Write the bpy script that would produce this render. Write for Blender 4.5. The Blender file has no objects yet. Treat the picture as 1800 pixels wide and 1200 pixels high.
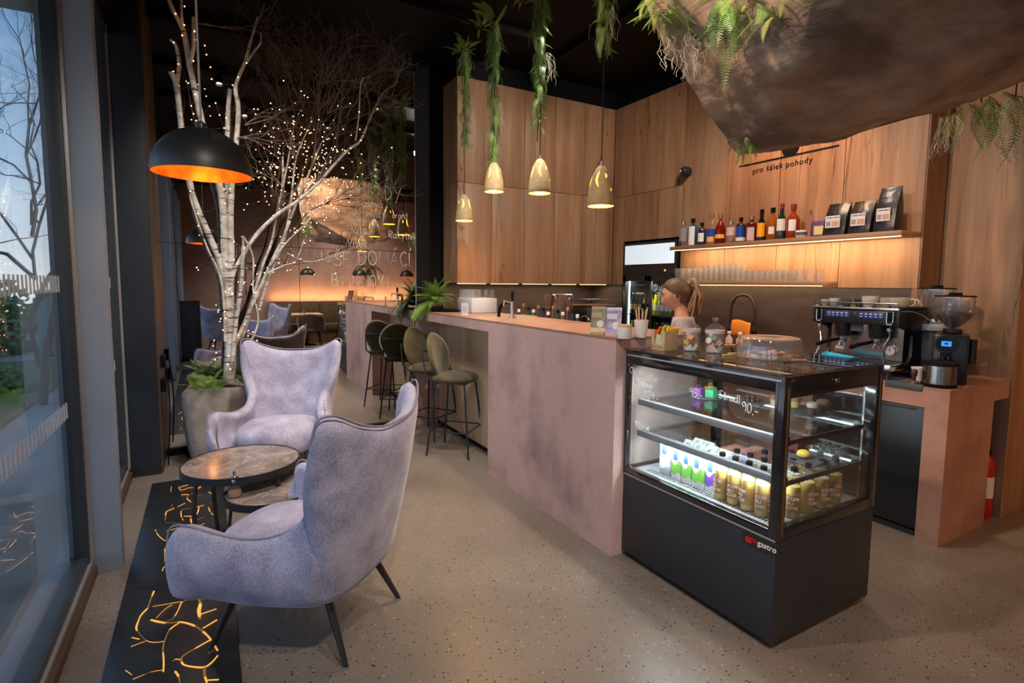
import bpy, bmesh, math, random
from mathutils import Vector, Matrix, noise
random.seed(7)
S = bpy.context.scene
COL = S.collection
PI = math.pi
# ------------------------------------------------------------------ camera
CAMZ = 1.5
FPX, CYP = 942.918, 581.966
def cam_axes(yaw, pitch, roll):
    cy, sy, cp, sp = math.cos(yaw), math.sin(yaw), math.cos(pitch), math.sin(pitch)
    F = Vector((sy*cp, cy*cp, -sp)); Rt = Vector((cy, -sy, 0)); U = Rt.cross(F)
    c, s = math.cos(roll), math.sin(roll)
    return Rt*c + U*s, U*c - Rt*s, F
AX_R, AX_U, AX_F = cam_axes(math.radians(29.7315), math.radians(5.0593), math.radians(0.5057))
cam = bpy.data.cameras.new('camera'); camo = bpy.data.objects.new('camera', cam); COL.objects.link(camo)
cam.sensor_width = 36; cam.sensor_fit = 'HORIZONTAL'; cam.lens = FPX/1800*36; cam.shift_y = -(600-CYP)/1800
cam.clip_start = 0.05; cam.clip_end = 300
m = Matrix((AX_R, AX_U, -AX_F)).transposed().to_4x4(); m.translation = Vector((0, 0, CAMZ)); camo.matrix_world = m
S.camera = camo
def ray(px, py): return AX_R*((px-900)/FPX) + AX_U*(-(py-CYP)/FPX) + AX_F
def aty(px, py, y): d = ray(px, py); return Vector((0, 0, CAMZ)) + d*(y/d.y)
def atx(px, py, x): d = ray(px, py); return Vector((0, 0, CAMZ)) + d*(x/d.x)
def atz(px, py, z): d = ray(px, py); return Vector((0, 0, CAMZ)) + d*((z-CAMZ)/d.z)
# ------------------------------------------------------------------ render view
S.view_settings.view_transform = 'Standard'; S.view_settings.look = 'None'
S.view_settings.exposure = 0.92; S.view_settings.gamma = 1.0; S.view_settings.use_curve_mapping = False
try:
    S.cycles.use_denoising = True
    S.cycles.max_bounces = 10; S.cycles.diffuse_bounces = 4; S.cycles.glossy_bounces = 5
    S.cycles.transmission_bounces = 8; S.cycles.transparent_max_bounces = 24
    S.cycles.sample_clamp_indirect = 6.0; S.cycles.caustics_reflective = False; S.cycles.caustics_refractive = False
except Exception: pass
# ------------------------------------------------------------------ sky
SKY = 1.15
w = bpy.data.worlds.new('sky'); S.world = w; w.use_nodes = True
nt = w.node_tree; N = nt.nodes; N.clear()
def nd(t, **k):
    n = N.new(t)
    for a, b in k.items():
        if a in n.inputs.keys(): n.inputs[a].default_value = b
        else: setattr(n, a, b)
    return n
out = nd('ShaderNodeOutputWorld'); bg = nd('ShaderNodeBackground', Strength=SKY)
tc = nd('ShaderNodeTexCoord'); sep = nd('ShaderNodeSeparateXYZ'); rp = nd('ShaderNodeValToRGB')
nt.links.new(tc.outputs['Generated'], sep.inputs[0]); nt.links.new(sep.outputs['Z'], rp.inputs[0])
cr = rp.color_ramp
cr.elements[0].position = 0.0; cr.elements[0].color = (0.85, 0.88, 0.92, 1)
cr.elements[1].position = 0.75; cr.elements[1].color = (0.12, 0.27, 0.55, 1)
e = cr.elements.new(0.12); e.color = (0.50, 0.66, 0.86, 1)
e = cr.elements.new(0.32); e.color = (0.20, 0.40, 0.70, 1)
nz = nd('ShaderNodeTexNoise', Scale=2.4, Detail=7.0, Roughness=0.55)
mp = nd('ShaderNodeMapping'); mp.inputs['Scale'].default_value = (1, 1, 2.6)
nt.links.new(tc.outputs['Generated'], mp.inputs[0]); nt.links.new(mp.outputs[0], nz.inputs['Vector'])
r2 = nd('ShaderNodeValToRGB'); r2.color_ramp.elements[0].position = 0.52; r2.color_ramp.elements[1].position = 0.80
nt.links.new(nz.outputs['Fac'], r2.inputs[0])
mx = nd('ShaderNodeMix', data_type='RGBA')
nt.links.new(r2.outputs[0], mx.inputs[0]); nt.links.new(rp.outputs[0], mx.inputs[6]); mx.inputs[7].default_value = (0.86, 0.90, 0.96, 1)
nt.links.new(mx.outputs[2], bg.inputs[0]); nt.links.new(bg.outputs[0], out.inputs[0])
# ------------------------------------------------------------------ lamps of the room (ceiling track spots and strips are placed with their fixtures further down)
DIM = 3.7            # ceiling height
LAMP = {'track': 105.0, 'bar': 5.0, 'dome': 2.2, 'table_dome': 5.0, 'shelf': 5.5, 'cabinet': 0.9, 'case': 3.2, 'fridge': 2.0, 'logo': 60.0, 'bench': 20.0, 'rock': 130.0}
def lamp(kind, name, loc, energy, color, parent=None, aim=None, size=0.1, size_y=None, spot=60, blend=0.6, rot=None):
    l = bpy.data.lights.new(name, kind); l.energy = energy; l.color = color
    if kind == 'AREA':
        l.shape = 'RECTANGLE' if size_y else 'DISK'; l.size = size
        if size_y: l.size_y = size_y
    else: l.shadow_soft_size = size
    if kind == 'SPOT': l.spot_size = math.radians(spot); l.spot_blend = blend
    o = bpy.data.objects.new(name, l); COL.objects.link(o); o.location = loc
    if aim is not None: o.rotation_euler = (Vector(aim)-Vector(loc)).to_track_quat('-Z', 'Y').to_euler()
    if rot is not None: o.rotation_euler = rot
    if parent is not None: o.parent = parent
    return o
WARM, NEUT, AMBER = (1.0, 0.72, 0.45), (1.0, 0.89, 0.78), (1.0, 0.55, 0.18)
# ------------------------------------------------------------------ helpers
class MB:
    def __init__(s): s.v = []; s.f = []; s.mi = []; s.m = 0; s.T = Matrix()
    def add(s, vs, fs):
        o = len(s.v); s.v += [s.T @ Vector(p) for p in vs]
        s.f += [[o+i for i in f] for f in fs]; s.mi += [s.m]*len(fs); return s
    def box(s, a, b, M=None):
        x0, y0, z0 = a; x1, y1, z1 = b
        vs = [Vector(p) for p in ((x0,y0,z0),(x1,y0,z0),(x1,y1,z0),(x0,y1,z0),(x0,y0,z1),(x1,y0,z1),(x1,y1,z1),(x0,y1,z1))]
        if M is not None: vs = [M @ p for p in vs]
        return s.add(vs, [(3,2,1,0),(4,5,6,7),(0,1,5,4),(1,2,6,5),(2,3,7,6),(3,0,4,7)])
    def cbox(s, c, d, M=None):
        c = Vector(c); h = Vector(d)/2
        if M is None: return s.box(c-h, c+h)
        return s.box(-h, h, Matrix.Translation(c) @ M)
    def tube(s, pts, r, n=8, cap=True, closed=False):
        pts = [Vector(p) for p in pts]; k = len(pts)
        if not hasattr(r, '__len__'): r = [r]*k
        tg = []
        for i in range(k):
            a = pts[i-1] if (i > 0 or closed) else pts[i]; b = pts[(i+1) % k] if (i < k-1 or closed) else pts[i]
            t = (b-a); tg.append(t.normalized() if t.length > 1e-9 else Vector((0,0,1)))
        u = tg[0].orthogonal().normalized(); vs = []; fs = []
        for i in range(k):
            u = (u - tg[i]*u.dot(tg[i])); u = u.normalized() if u.length > 1e-6 else tg[i].orthogonal().normalized()
            w_ = tg[i].cross(u)
            for j in range(n):
                a = 2*PI*j/n; vs.append(pts[i] + (u*math.cos(a)+w_*math.sin(a))*r[i])
        for i in range(k if closed else k-1):
            i2 = (i+1) % k
            for j in range(n): fs.append((i*n+j, i*n+(j+1)%n, i2*n+(j+1)%n, i2*n+j))
        if cap and not closed: fs += [tuple(range(n-1,-1,-1)), tuple((k-1)*n+j for j in range(n))]
        return s.add(vs, fs)
    def cyl(s, p0, p1, r0, r1=None, n=16, cap=True): return s.tube([p0, p1], [r0, r0 if r1 is None else r1], n, cap)
    def lathe(s, prof, n=24, c=(0,0,0), M=None, sx=1, sy=1):
        vs = []; idx = []; c = Vector(c)
        for r, z in prof:
            if r < 1e-6: idx.append([len(vs)]); vs.append(Vector((0,0,z)))
            else:
                idx.append(list(range(len(vs), len(vs)+n)))
                vs += [Vector((sx*r*math.cos(2*PI*j/n), sy*r*math.sin(2*PI*j/n), z)) for j in range(n)]
        if M is not None: vs = [M @ v for v in vs]
        vs = [v+c for v in vs]; fs = []
        for a, b in zip(idx, idx[1:]):
            for j in range(n):
                q = [a[j % len(a)], a[(j+1) % len(a)], b[(j+1) % len(b)], b[j % len(b)]]
                f = [];
                for i in q:
                    if i not in f: f.append(i)
                if len(f) > 2: fs.append(f)
        return s.add(vs, fs)
    def grid(s, fn, nu, nv, cu=False, cv=False):
        vs = [fn(i/(nu if cu else nu-1), j/(nv if cv else nv-1)) for i in range(nu) for j in range(nv)]; fs = []
        for i in range(nu if cu else nu-1):
            for j in range(nv if cv else nv-1):
                i2 = (i+1) % nu; j2 = (j+1) % nv
                fs.append((i*nv+j, i2*nv+j, i2*nv+j2, i*nv+j2))
        return s.add(vs, fs)
    def ell(s, c, r, nu=16, nv=10, M=None):
        r = Vector(r) if hasattr(r, '__len__') else Vector((r, r, r))
        prof = [(math.sin(PI*i/nv), -math.cos(PI*i/nv)) for i in range(nv+1)]; prof[0] = (0,-1); prof[-1] = (0,1)
        D = Matrix.Diagonal((r.x, r.y, r.z, 1)); return s.lathe(prof, nu, c, (M @ D) if M is not None else D)
    def build(s, name, mats, par=None, ang=40, bev=0, seg=2, sub=0, sol=0, loc=None):
        me = bpy.data.meshes.new(name); me.from_pydata([tuple(v) for v in s.v], [], s.f)
        if not isinstance(mats, (list, tuple)): mats = [mats]
        for q in mats: me.materials.append(q)
        if max(s.mi or [0]) > 0: me.polygons.foreach_set('material_index', s.mi)
        bm = bmesh.new(); bm.from_mesh(me); bmesh.ops.recalc_face_normals(bm, faces=bm.faces)
        if bev:
            ed = [e for e in bm.edges if len(e.link_faces) == 2 and e.calc_face_angle(0) > 0.6]
            bmesh.ops.bevel(bm, geom=ed, offset=bev, segments=seg, profile=0.5, affect='EDGES', clamp_overlap=True)
        bm.to_mesh(me); bm.free()
        me.shade_smooth()
        if ang < 180 and not sub: me.set_sharp_from_angle(angle=math.radians(ang))
        o = bpy.data.objects.new(name, me); COL.objects.link(o)
        if sol: md = o.modifiers.new('solid', 'SOLIDIFY'); md.thickness = sol; md.offset = 0
        if sub: md = o.modifiers.new('sub', 'SUBSURF'); md.levels = sub; md.render_levels = sub
        if par is not None: o.parent = par
        if loc is not None: o.location = loc
        return o
def tag(o, label, cat, group=None, kind=None):
    if label: o['label'] = label
    if cat: o['category'] = cat
    if group: o['group'] = group
    if kind: o['kind'] = kind
    return o
def thing(name, label, cat, loc=(0,0,0), rz=0, group=None):
    o = bpy.data.objects.new(name, None); COL.objects.link(o); o.empty_display_size = .05
    o.location = loc; o.rotation_euler = (0, 0, rz); return tag(o, label, cat, group)
def struct(o): o['kind'] = 'structure'; return o
def copy_tree(o, parent=None):
    c = o.copy(); COL.objects.link(c)
    if parent is not None: c.parent = parent
    for ch in list(o.children): copy_tree(ch, c)
    return c
def dup(o, loc, rz=None, label=None, sc=None):
    c = copy_tree(o); c.location = loc
    if rz is not None: c.rotation_euler = (0, 0, rz)
    if label: c['label'] = label
    if sc: c.scale = (sc, sc, sc)
    return c
def catmull(P, n=8, closed=False):
    P = [Vector(p) for p in P]; out = []; k = len(P)
    for i in range(k if closed else k-1):
        p0 = P[i-1] if (i > 0 or closed) else P[0]; p1 = P[i]; p2 = P[(i+1) % k]; p3 = P[(i+2) % k] if (i+2 < k or closed) else P[-1]
        for j in range(n):
            t = j/n
            out.append(0.5*((2*p1)+(p2-p0)*t+(2*p0-5*p1+4*p2-p3)*t*t+(3*p1-p0-3*p2+p3)*t**3))
    if not closed: out.append(P[-1])
    return out
def hull(pts):
    bm = bmesh.new()
    for p in pts: bm.verts.new(p)
    r = bmesh.ops.convex_hull(bm, input=bm.verts)
    bmesh.ops.delete(bm, geom=[g for g in r['geom_interior'] if isinstance(g, bmesh.types.BMVert)], context='VERTS')
    return bm
# ------------------------------------------------------------------ materials
def newmat(name):
    q = bpy.data.materials.new(name); q.use_nodes = True; t = q.node_tree; return q, t, t.nodes['Principled BSDF'], t.nodes
def setc(b, col, rough, metal=0, spec=None):
    b.inputs['Base Color'].default_value = (*col, 1); b.inputs['Roughness'].default_value = rough; b.inputs['Metallic'].default_value = metal
    if spec is not None: b.inputs['Specular IOR Level'].default_value = spec
def P(name, col, rough=.5, metal=0, emit=0, ecol=None, spec=None, col2=None, scale=8, stretch=(1,1,1), detail=5, lo=.35, hi=.65, bump=0, bscale=None, coord='Object', sheen=0, coat=0, trans=0, alpha=None, rnd=0):
    q, t, b, n = newmat(name); setc(b, col, rough, metal, spec); L = t.links.new
    if emit: b.inputs['Emission Color'].default_value = (*(ecol or col), 1); b.inputs['Emission Strength'].default_value = emit
    if sheen: b.inputs['Sheen Weight'].default_value = sheen; b.inputs['Sheen Roughness'].default_value = .4
    if coat: b.inputs['Coat Weight'].default_value = coat; b.inputs['Coat Roughness'].default_value = .08
    if trans: b.inputs['Transmission Weight'].default_value = trans; b.inputs['IOR'].default_value = 1.35
    if alpha is not None: b.inputs['Alpha'].default_value = alpha
    if col2 or bump:
        tc = n.new('ShaderNodeTexCoord'); mp = n.new('ShaderNodeMapping'); mp.inputs['Scale'].default_value = stretch
        L(tc.outputs[coord], mp.inputs[0])
        if rnd:
            oi = n.new('ShaderNodeObjectInfo'); ml = n.new('ShaderNodeMath'); ml.operation = 'MULTIPLY'; ml.inputs[1].default_value = 37.0
            L(oi.outputs['Random'], ml.inputs[0]); cx = n.new('ShaderNodeCombineXYZ'); L(ml.outputs[0], cx.inputs[0]); L(ml.outputs[0], cx.inputs[1]); L(cx.outputs[0], mp.inputs['Location'])
    if col2:
        nz = n.new('ShaderNodeTexNoise'); nz.inputs['Scale'].default_value = scale; nz.inputs['Detail'].default_value = detail; nz.inputs['Roughness'].default_value = .6
        L(mp.outputs[0], nz.inputs['Vector']); r = n.new('ShaderNodeValToRGB')
        r.color_ramp.elements[0].position = lo; r.color_ramp.elements[1].position = hi
        r.color_ramp.elements[0].color = (*col, 1); r.color_ramp.elements[1].color = (*col2, 1)
        L(nz.outputs['Fac'], r.inputs[0]); L(r.outputs[0], b.inputs['Base Color'])
    if bump:
        nb = n.new('ShaderNodeTexNoise'); nb.inputs['Scale'].default_value = bscale or scale; nb.inputs['Detail'].default_value = 6
        L(mp.outputs[0], nb.inputs['Vector']); bp = n.new('ShaderNodeBump'); bp.inputs['Strength'].default_value = bump; bp.inputs['Distance'].default_value = .02
        L(nb.outputs['Fac'], bp.inputs['Height']); L(bp.outputs[0], b.inputs['Normal'])
    return q
def thin_glass(name, tint=(1,1,1), refl=.04, grazing=.85, rough=0.0, body=0.0, bodycol=(.5,.5,.5)):
    """A clear pane: see-through, with a mirror-like reflection that grows towards grazing angles."""
    q, t, b, n = newmat(name); L = t.links.new; n.remove(b)
    lw = n.new('ShaderNodeLayerWeight'); lw.inputs['Blend'].default_value = .5
    pw = n.new('ShaderNodeMath'); pw.operation = 'POWER'; pw.inputs[1].default_value = 4.0; L(lw.outputs['Facing'], pw.inputs[0])
    ma = n.new('ShaderNodeMath'); ma.operation = 'MULTIPLY_ADD'; ma.inputs[1].default_value = grazing; ma.inputs[2].default_value = refl; L(pw.outputs[0], ma.inputs[0])
    tr = n.new('ShaderNodeBsdfTransparent'); tr.inputs[0].default_value = (*tint, 1)
    gl = n.new('ShaderNodeBsdfGlossy'); gl.inputs['Roughness'].default_value = rough
    mx = n.new('ShaderNodeMixShader'); L(ma.outputs[0], mx.inputs[0]); L(gl.outputs[0], mx.inputs[2])
    if body:
        df = n.new('ShaderNodeBsdfDiffuse'); df.inputs[0].default_value = (*bodycol, 1); m2 = n.new('ShaderNodeMixShader'); m2.inputs[0].default_value = body
        L(tr.outputs[0], m2.inputs[1]); L(df.outputs[0], m2.inputs[2]); L(m2.outputs[0], mx.inputs[1])
    else: L(tr.outputs[0], mx.inputs[1])
    L(mx.outputs[0], n['Material Output'].inputs[0]); return q
def wood(name, c1, c2, c3, rough=.5, axis='Z', sc=1.0):
    q, t, b, n = newmat(name); setc(b, c1, rough); L = t.links.new
    tc = n.new('ShaderNodeTexCoord'); mp = n.new('ShaderNodeMapping')
    st = {'Z': (1,1,.07), 'X': (.07,1,1), 'Y': (1,.07,1)}[axis]; mp.inputs['Scale'].default_value = [k*sc for k in st]
    L(tc.outputs['Object'], mp.inputs[0])
    oi = n.new('ShaderNodeObjectInfo'); ml = n.new('ShaderNodeMath'); ml.operation = 'MULTIPLY'; ml.inputs[1].default_value = 53.0
    L(oi.outputs['Random'], ml.inputs[0]); cx = n.new('ShaderNodeCombineXYZ')
    for i in range(3): L(ml.outputs[0], cx.inputs[i])
    L(cx.outputs[0], mp.inputs['Location'])
    n1 = n.new('ShaderNodeTexNoise'); n1.inputs['Scale'].default_value = 9; n1.inputs['Detail'].default_value = 8; n1.inputs['Roughness'].default_value = .65; n1.inputs['Distortion'].default_value = .4
    n2 = n.new('ShaderNodeTexNoise'); n2.inputs['Scale'].default_value = 60; n2.inputs['Detail'].default_value = 4
    n3 = n.new('ShaderNodeTexNoise'); n3.inputs['Scale'].default_value = 2.6; n3.inputs['Detail'].default_value = 3
    for k in (n1, n2, n3): L(mp.outputs[0], k.inputs['Vector'])
    r = n.new('ShaderNodeValToRGB'); cr = r.color_ramp
    cr.elements[0].position = .30; cr.elements[0].color = (*c3, 1); cr.elements[1].position = .68; cr.elements[1].color = (*c2, 1)
    k = cr.elements.new(.47); k.color = (*c1, 1)
    L(n1.outputs['Fac'], r.inputs[0])
    mx = n.new('ShaderNodeMix'); mx.data_type = 'RGBA'; mx.blend_type = 'MULTIPLY'; mx.inputs[0].default_value = .30
    L(r.outputs[0], mx.inputs[6]); L(n2.outputs['Fac'], mx.inputs[7])
    m3 = n.new('ShaderNodeMix'); m3.data_type = 'RGBA'; m3.blend_type = 'OVERLAY'; m3.inputs[0].default_value = .35
    L(mx.outputs[2], m3.inputs[6]); L(n3.outputs['Fac'], m3.inputs[7]); L(m3.outputs[2], b.inputs['Base Color'])
    n4 = n.new('ShaderNodeTexNoise'); n4.inputs['Scale'].default_value = 5; n4.inputs['Detail'].default_value = 3; n4.inputs['Distortion'].default_value = .8; L(mp.outputs[0], n4.inputs['Vector'])
    r4 = n.new('ShaderNodeValToRGB'); c4 = r4.color_ramp; c4.elements[0].position = .488; c4.elements[0].color = (1,1,1,1); c4.elements[1].position = .512; c4.elements[1].color = (1,1,1,1); k4 = c4.elements.new(.5); k4.color = (.25,.2,.17,1); L(n4.outputs['Fac'], r4.inputs[0])
    m4 = n.new('ShaderNodeMix'); m4.data_type = 'RGBA'; m4.blend_type = 'MULTIPLY'; L(m3.outputs[2], m4.inputs[6]); L(r4.outputs[0], m4.inputs[7])
    r5 = n.new('ShaderNodeMapRange'); r5.inputs[1].default_value = .50; r5.inputs[2].default_value = .62; L(n3.outputs['Fac'], r5.inputs[0]); L(r5.outputs[0], m4.inputs[0]); L(m4.outputs[2], b.inputs['Base Color'])
    bp = n.new('ShaderNodeBump'); bp.inputs['Strength'].default_value = .12; bp.inputs['Distance'].default_value = .004
    L(n2.outputs['Fac'], bp.inputs['Height']); L(bp.outputs[0], b.inputs['Normal']); return q
def terrazzo(name):
    q, t, b, n = newmat(name); setc(b, (.3,.27,.24), .3); L = t.links.new
    tc = n.new('ShaderNodeTexCoord')
    n1 = n.new('ShaderNodeTexNoise'); n1.inputs['Scale'].default_value = 1.3; n1.inputs['Detail'].default_value = 5; L(tc.outputs['Object'], n1.inputs['Vector'])
    r1 = n.new('ShaderNodeValToRGB'); r1.color_ramp.elements[0].color = (.155,.125,.100,1); r1.color_ramp.elements[1].color = (.232,.195,.162,1)
    r1.color_ramp.elements[0].position = .3; r1.color_ramp.elements[1].position = .7; L(n1.outputs['Fac'], r1.inputs[0])
    base = r1.outputs[0]
    for sc, th, col in ((62, .16, (.030,.027,.025,1)), (80, .05, (.42,.38,.34,1)), (105, .20, (.075,.062,.052,1))):
        v = n.new('ShaderNodeTexVoronoi'); v.inputs['Scale'].default_value = sc; L(tc.outputs['Object'], v.inputs['Vector'])
        wn = n.new('ShaderNodeTexWhiteNoise'); L(v.outputs['Color'], wn.inputs['Vector'])
        a = n.new('ShaderNodeMath'); a.operation = 'LESS_THAN'; a.inputs[1].default_value = .28; L(v.outputs['Distance'], a.inputs[0])
        c = n.new('ShaderNodeMath'); c.operation = 'LESS_THAN'; c.inputs[1].default_value = th; L(wn.outputs['Value'], c.inputs[0])
        d = n.new('ShaderNodeMath'); d.operation = 'MULTIPLY'; L(a.outputs[0], d.inputs[0]); L(c.outputs[0], d.inputs[1])
        x = n.new('ShaderNodeMix'); x.data_type = 'RGBA'; L(d.outputs[0], x.inputs[0]); L(base, x.inputs[6]); x.inputs[7].default_value = col; base = x.outputs[2]
    L(base, b.inputs['Base Color']); return q
def stone_top(name):
    q, t, b, n = newmat(name); setc(b, (.2,.17,.15), .12); L = t.links.new
    tc = n.new('ShaderNodeTexCoord')
    n1 = n.new('ShaderNodeTexNoise'); n1.inputs['Scale'].default_value = 6; n1.inputs['Detail'].default_value = 9; n1.inputs['Distortion'].default_value = 1.2; L(tc.outputs['Object'], n1.inputs['Vector'])
    r1 = n.new('ShaderNodeValToRGB'); r1.color_ramp.elements[0].color = (.15,.13,.12,1); r1.color_ramp.elements[0].position = .35; r1.color_ramp.elements[1].color = (.36,.28,.25,1); r1.color_ramp.elements[1].position = .7; L(n1.outputs['Fac'], r1.inputs[0])
    n2 = n.new('ShaderNodeTexNoise'); n2.inputs['Scale'].default_value = 5; n2.inputs['Detail'].default_value = 6; n2.inputs['Distortion'].default_value = 2.2; L(tc.outputs['Object'], n2.inputs['Vector'])
    r2 = n.new('ShaderNodeValToRGB'); cr = r2.color_ramp; cr.elements[0].position = .49; cr.elements[0].color = (0,0,0,1); cr.elements[1].position = .53; cr.elements[1].color = (0,0,0,1); k = cr.elements.new(.51); k.color = (1,1,1,1); L(n2.outputs['Fac'], r2.inputs[0])
    x = n.new('ShaderNodeMix'); x.data_type = 'RGBA'; L(r2.outputs[0], x.inputs[0]); L(r1.outputs[0], x.inputs[6]); x.inputs[7].default_value = (.46,.36,.31,1); L(x.outputs[2], b.inputs['Base Color']); return q
def velvet(name, c1, c2, c3, sc=60):
    q, t, b, n = newmat(name); setc(b, c1, .8); L = t.links.new; b.inputs['Sheen Weight'].default_value = .5; b.inputs['Sheen Roughness'].default_value = .35
    tc = n.new('ShaderNodeTexCoord'); n1 = n.new('ShaderNodeTexNoise'); n1.inputs['Scale'].default_value = sc; n1.inputs['Detail'].default_value = 6; n1.inputs['Roughness'].default_value = .7
    n2 = n.new('ShaderNodeTexNoise'); n2.inputs['Scale'].default_value = 7; n2.inputs['Detail'].default_value = 4
    for k in (n1, n2): L(tc.outputs['Object'], k.inputs['Vector'])
    ad = n.new('ShaderNodeMath'); ad.operation = 'MULTIPLY_ADD'; ad.inputs[1].default_value = .45; L(n2.outputs['Fac'], ad.inputs[0])
    mu = n.new('ShaderNodeMath'); mu.operation = 'MULTIPLY'; mu.inputs[1].default_value = .6; L(n1.outputs['Fac'], mu.inputs[0]); L(mu.outputs[0], ad.inputs[2])
    r = n.new('ShaderNodeValToRGB'); cr = r.color_ramp; cr.elements[0].position = .38; cr.elements[0].color = (*c3,1); cr.elements[1].position = .66; cr.elements[1].color = (*c2,1); k = cr.elements.new(.5); k.color = (*c1,1)
    L(ad.outputs[0], r.inputs[0]); L(r.outputs[0], b.inputs['Base Color'])
    bp = n.new('ShaderNodeBump'); bp.inputs['Strength'].default_value = .25; bp.inputs['Distance'].default_value = .003; L(n1.outputs['Fac'], bp.inputs['Height']); L(bp.outputs[0], b.inputs['Normal']); return q
def bark(name):
    q, t, b, n = newmat(name); setc(b, (.6,.56,.5), .75); L = t.links.new
    tc = n.new('ShaderNodeTexCoord'); mp = n.new('ShaderNodeMapping'); mp.inputs['Scale'].default_value = (9,9,55); L(tc.outputs['Object'], mp.inputs[0])
    n1 = n.new('ShaderNodeTexNoise'); n1.inputs['Scale'].default_value = 1; n1.inputs['Detail'].default_value = 3; L(mp.outputs[0], n1.inputs['Vector'])
    n2 = n.new('ShaderNodeTexNoise'); n2.inputs['Scale'].default_value = 14; n2.inputs['Detail'].default_value = 5; L(tc.outputs['Object'], n2.inputs['Vector'])
    r = n.new('ShaderNodeValToRGB'); cr = r.color_ramp; cr.elements[0].position = .60; cr.elements[0].color = (1,1,1,1); cr.elements[1].position = .66; cr.elements[1].color = (.10,.08,.07,1); L(n1.outputs['Fac'], r.inputs[0])
    r2 = n.new('ShaderNodeValToRGB'); r2.color_ramp.elements[0].color = (.36,.32,.28,1); r2.color_ramp.elements[1].color = (.68,.65,.60,1); r2.color_ramp.elements[0].position = .35; r2.color_ramp.elements[1].position = .6; L(n2.outputs['Fac'], r2.inputs[0])
    x = n.new('ShaderNodeMix'); x.data_type = 'RGBA'; x.blend_type = 'MULTIPLY'; x.inputs[0].default_value = 1; L(r2.outputs[0], x.inputs[6]); L(r.outputs[0], x.inputs[7]); L(x.outputs[2], b.inputs['Base Color']); return q
M_ = {}
M_['plaster'] = P('pink_plaster', (.62,.40,.36), .62, col2=(.30,.20,.185), scale=2.0, detail=10, lo=.46, hi=.74, bump=.10, bscale=14)
M_['plaster_esp'] = P('pink_plaster_dim_orange_light', (.46,.25,.19), .6, col2=(.24,.125,.09), scale=2.4, detail=9, lo=.40, hi=.72, bump=.1, bscale=14)  # same pink plaster as the bar, with the low orange light painted into its colour
M_['plaster_top'] = P('worktop_plaster', (.38,.20,.135), .35, col2=(.29,.16,.115), scale=5, detail=6)
M_['plaster_wall'] = P('wall_plaster', (.36,.23,.19), .8, col2=(.24,.155,.13), scale=2, detail=8, lo=.35, hi=.7, bump=.12, bscale=6)
M_['floor'] = terrazzo('terrazzo')
M_['black'] = P('black_paint', (.005,.005,.006), .65, spec=.12)
M_['ceil'] = P('black_ceiling', (.003,.0028,.0028), .6, spec=.12)
M_['blackmetal'] = P('black_metal', (.014,.015,.017), .38, metal=0, spec=.6)
M_['navy'] = P('dark_column', (.014,.020,.030), .5)
M_['grey'] = P('grey_frame', (.29,.35,.43), .45)
M_['dkframe'] = P('dark_frame', (.035,.043,.052), .4)
M_['alu'] = P('aluminium', (.40,.41,.43), .38, metal=.45)
M_['steel'] = P('steel', (.62,.61,.60), .2, metal=1)
M_['brown'] = P('brown_sill', (.075,.045,.032), .5)
M_['oak'] = wood('oak_panel', (.385,.205,.108), (.49,.29,.165), (.25,.122,.060))
M_['oaklight'] = wood('oak_light', (.74,.50,.30), (.82,.60,.39), (.55,.33,.18))
M_['oakdark'] = wood('oak_side', (.16,.075,.035), (.22,.11,.055), (.10,.045,.02))
M_['oakY'] = wood('oak_shelf', (.40,.215,.115), (.50,.30,.17), (.27,.13,.065), axis='Y')
M_['splash'] = P('dark_splash', (.055,.04,.036), .38, col2=(.085,.065,.06), scale=3, stretch=(1,1,5))
M_['mirror'] = P('mirror_glass', (.86,.85,.84), .0, metal=1)
M_['glass'] = thin_glass('pane_glass', (.93,.96,.96), .05, .8)
M_['win'] = thin_glass('window_glass', (.90,.93,.94), .075, .85)
M_['clear'] = thin_glass('clear_glass', (.975,.98,.98), .06, .8, body=.03, bodycol=(.8,.85,.85))
M_['acryl'] = thin_glass('acrylic', (.97,.97,.97), .10, .8, body=.05, bodycol=(.85,.85,.85))
M_['white'] = P('white', (.75,.74,.72), .5)
M_['lilac'] = velvet('lilac_chenille', (.36,.34,.475), (.60,.58,.72), (.21,.19,.285), 150)
M_['brownv'] = velvet('brown_velvet', (.085,.06,.05), (.13,.095,.08), (.05,.035,.03))
M_['olive'] = velvet('olive_velvet', (.056,.043,.015), (.092,.072,.028), (.029,.022,.008), 140)
M_['olivedk'] = velvet('bench_velvet', (.075,.052,.02), (.11,.08,.035), (.045,.03,.012), 90)
M_['pipe'] = P('piping', (.27,.25,.34), .8)
M_['stone'] = stone_top('stone_top')
M_['rock'] = P('rock', (.60,.42,.30), .9, col2=(.20,.135,.10), scale=2.6, stretch=(.7,.9,2.4), detail=15, lo=.38, hi=.62, bump=1.0, bscale=5)
M_['trough'] = P('trough_rock', (.34,.285,.235), .9, col2=(.25,.20,.165), scale=3, detail=9, bump=.5, bscale=16)
M_['soil'] = P('soil', (.035,.025,.017), .95, col2=(.06,.05,.02), scale=30, bump=.8)
M_['bark'] = bark('birch_bark')
M_['twig'] = P('twig', (.20,.14,.12), .8)
M_['leaf'] = P('fern_green', (.12,.25,.035), .5, col2=(.22,.36,.06), scale=30)
M_['leafdk'] = P('fern_dark', (.075,.17,.045), .5, col2=(.12,.23,.06), scale=30)
M_['leafye'] = P('leaf_yellow', (.42,.36,.05), .55, col2=(.20,.28,.05), scale=20)
M_['moss'] = P('pale_moss', (.42,.40,.31), .9, col2=(.55,.52,.42), scale=40)
M_['gold'] = P('gold_leaf', (.90,.26,.015), .45, metal=.5, col2=(.60,.11,.008), scale=14, detail=6, emit=0)
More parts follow.
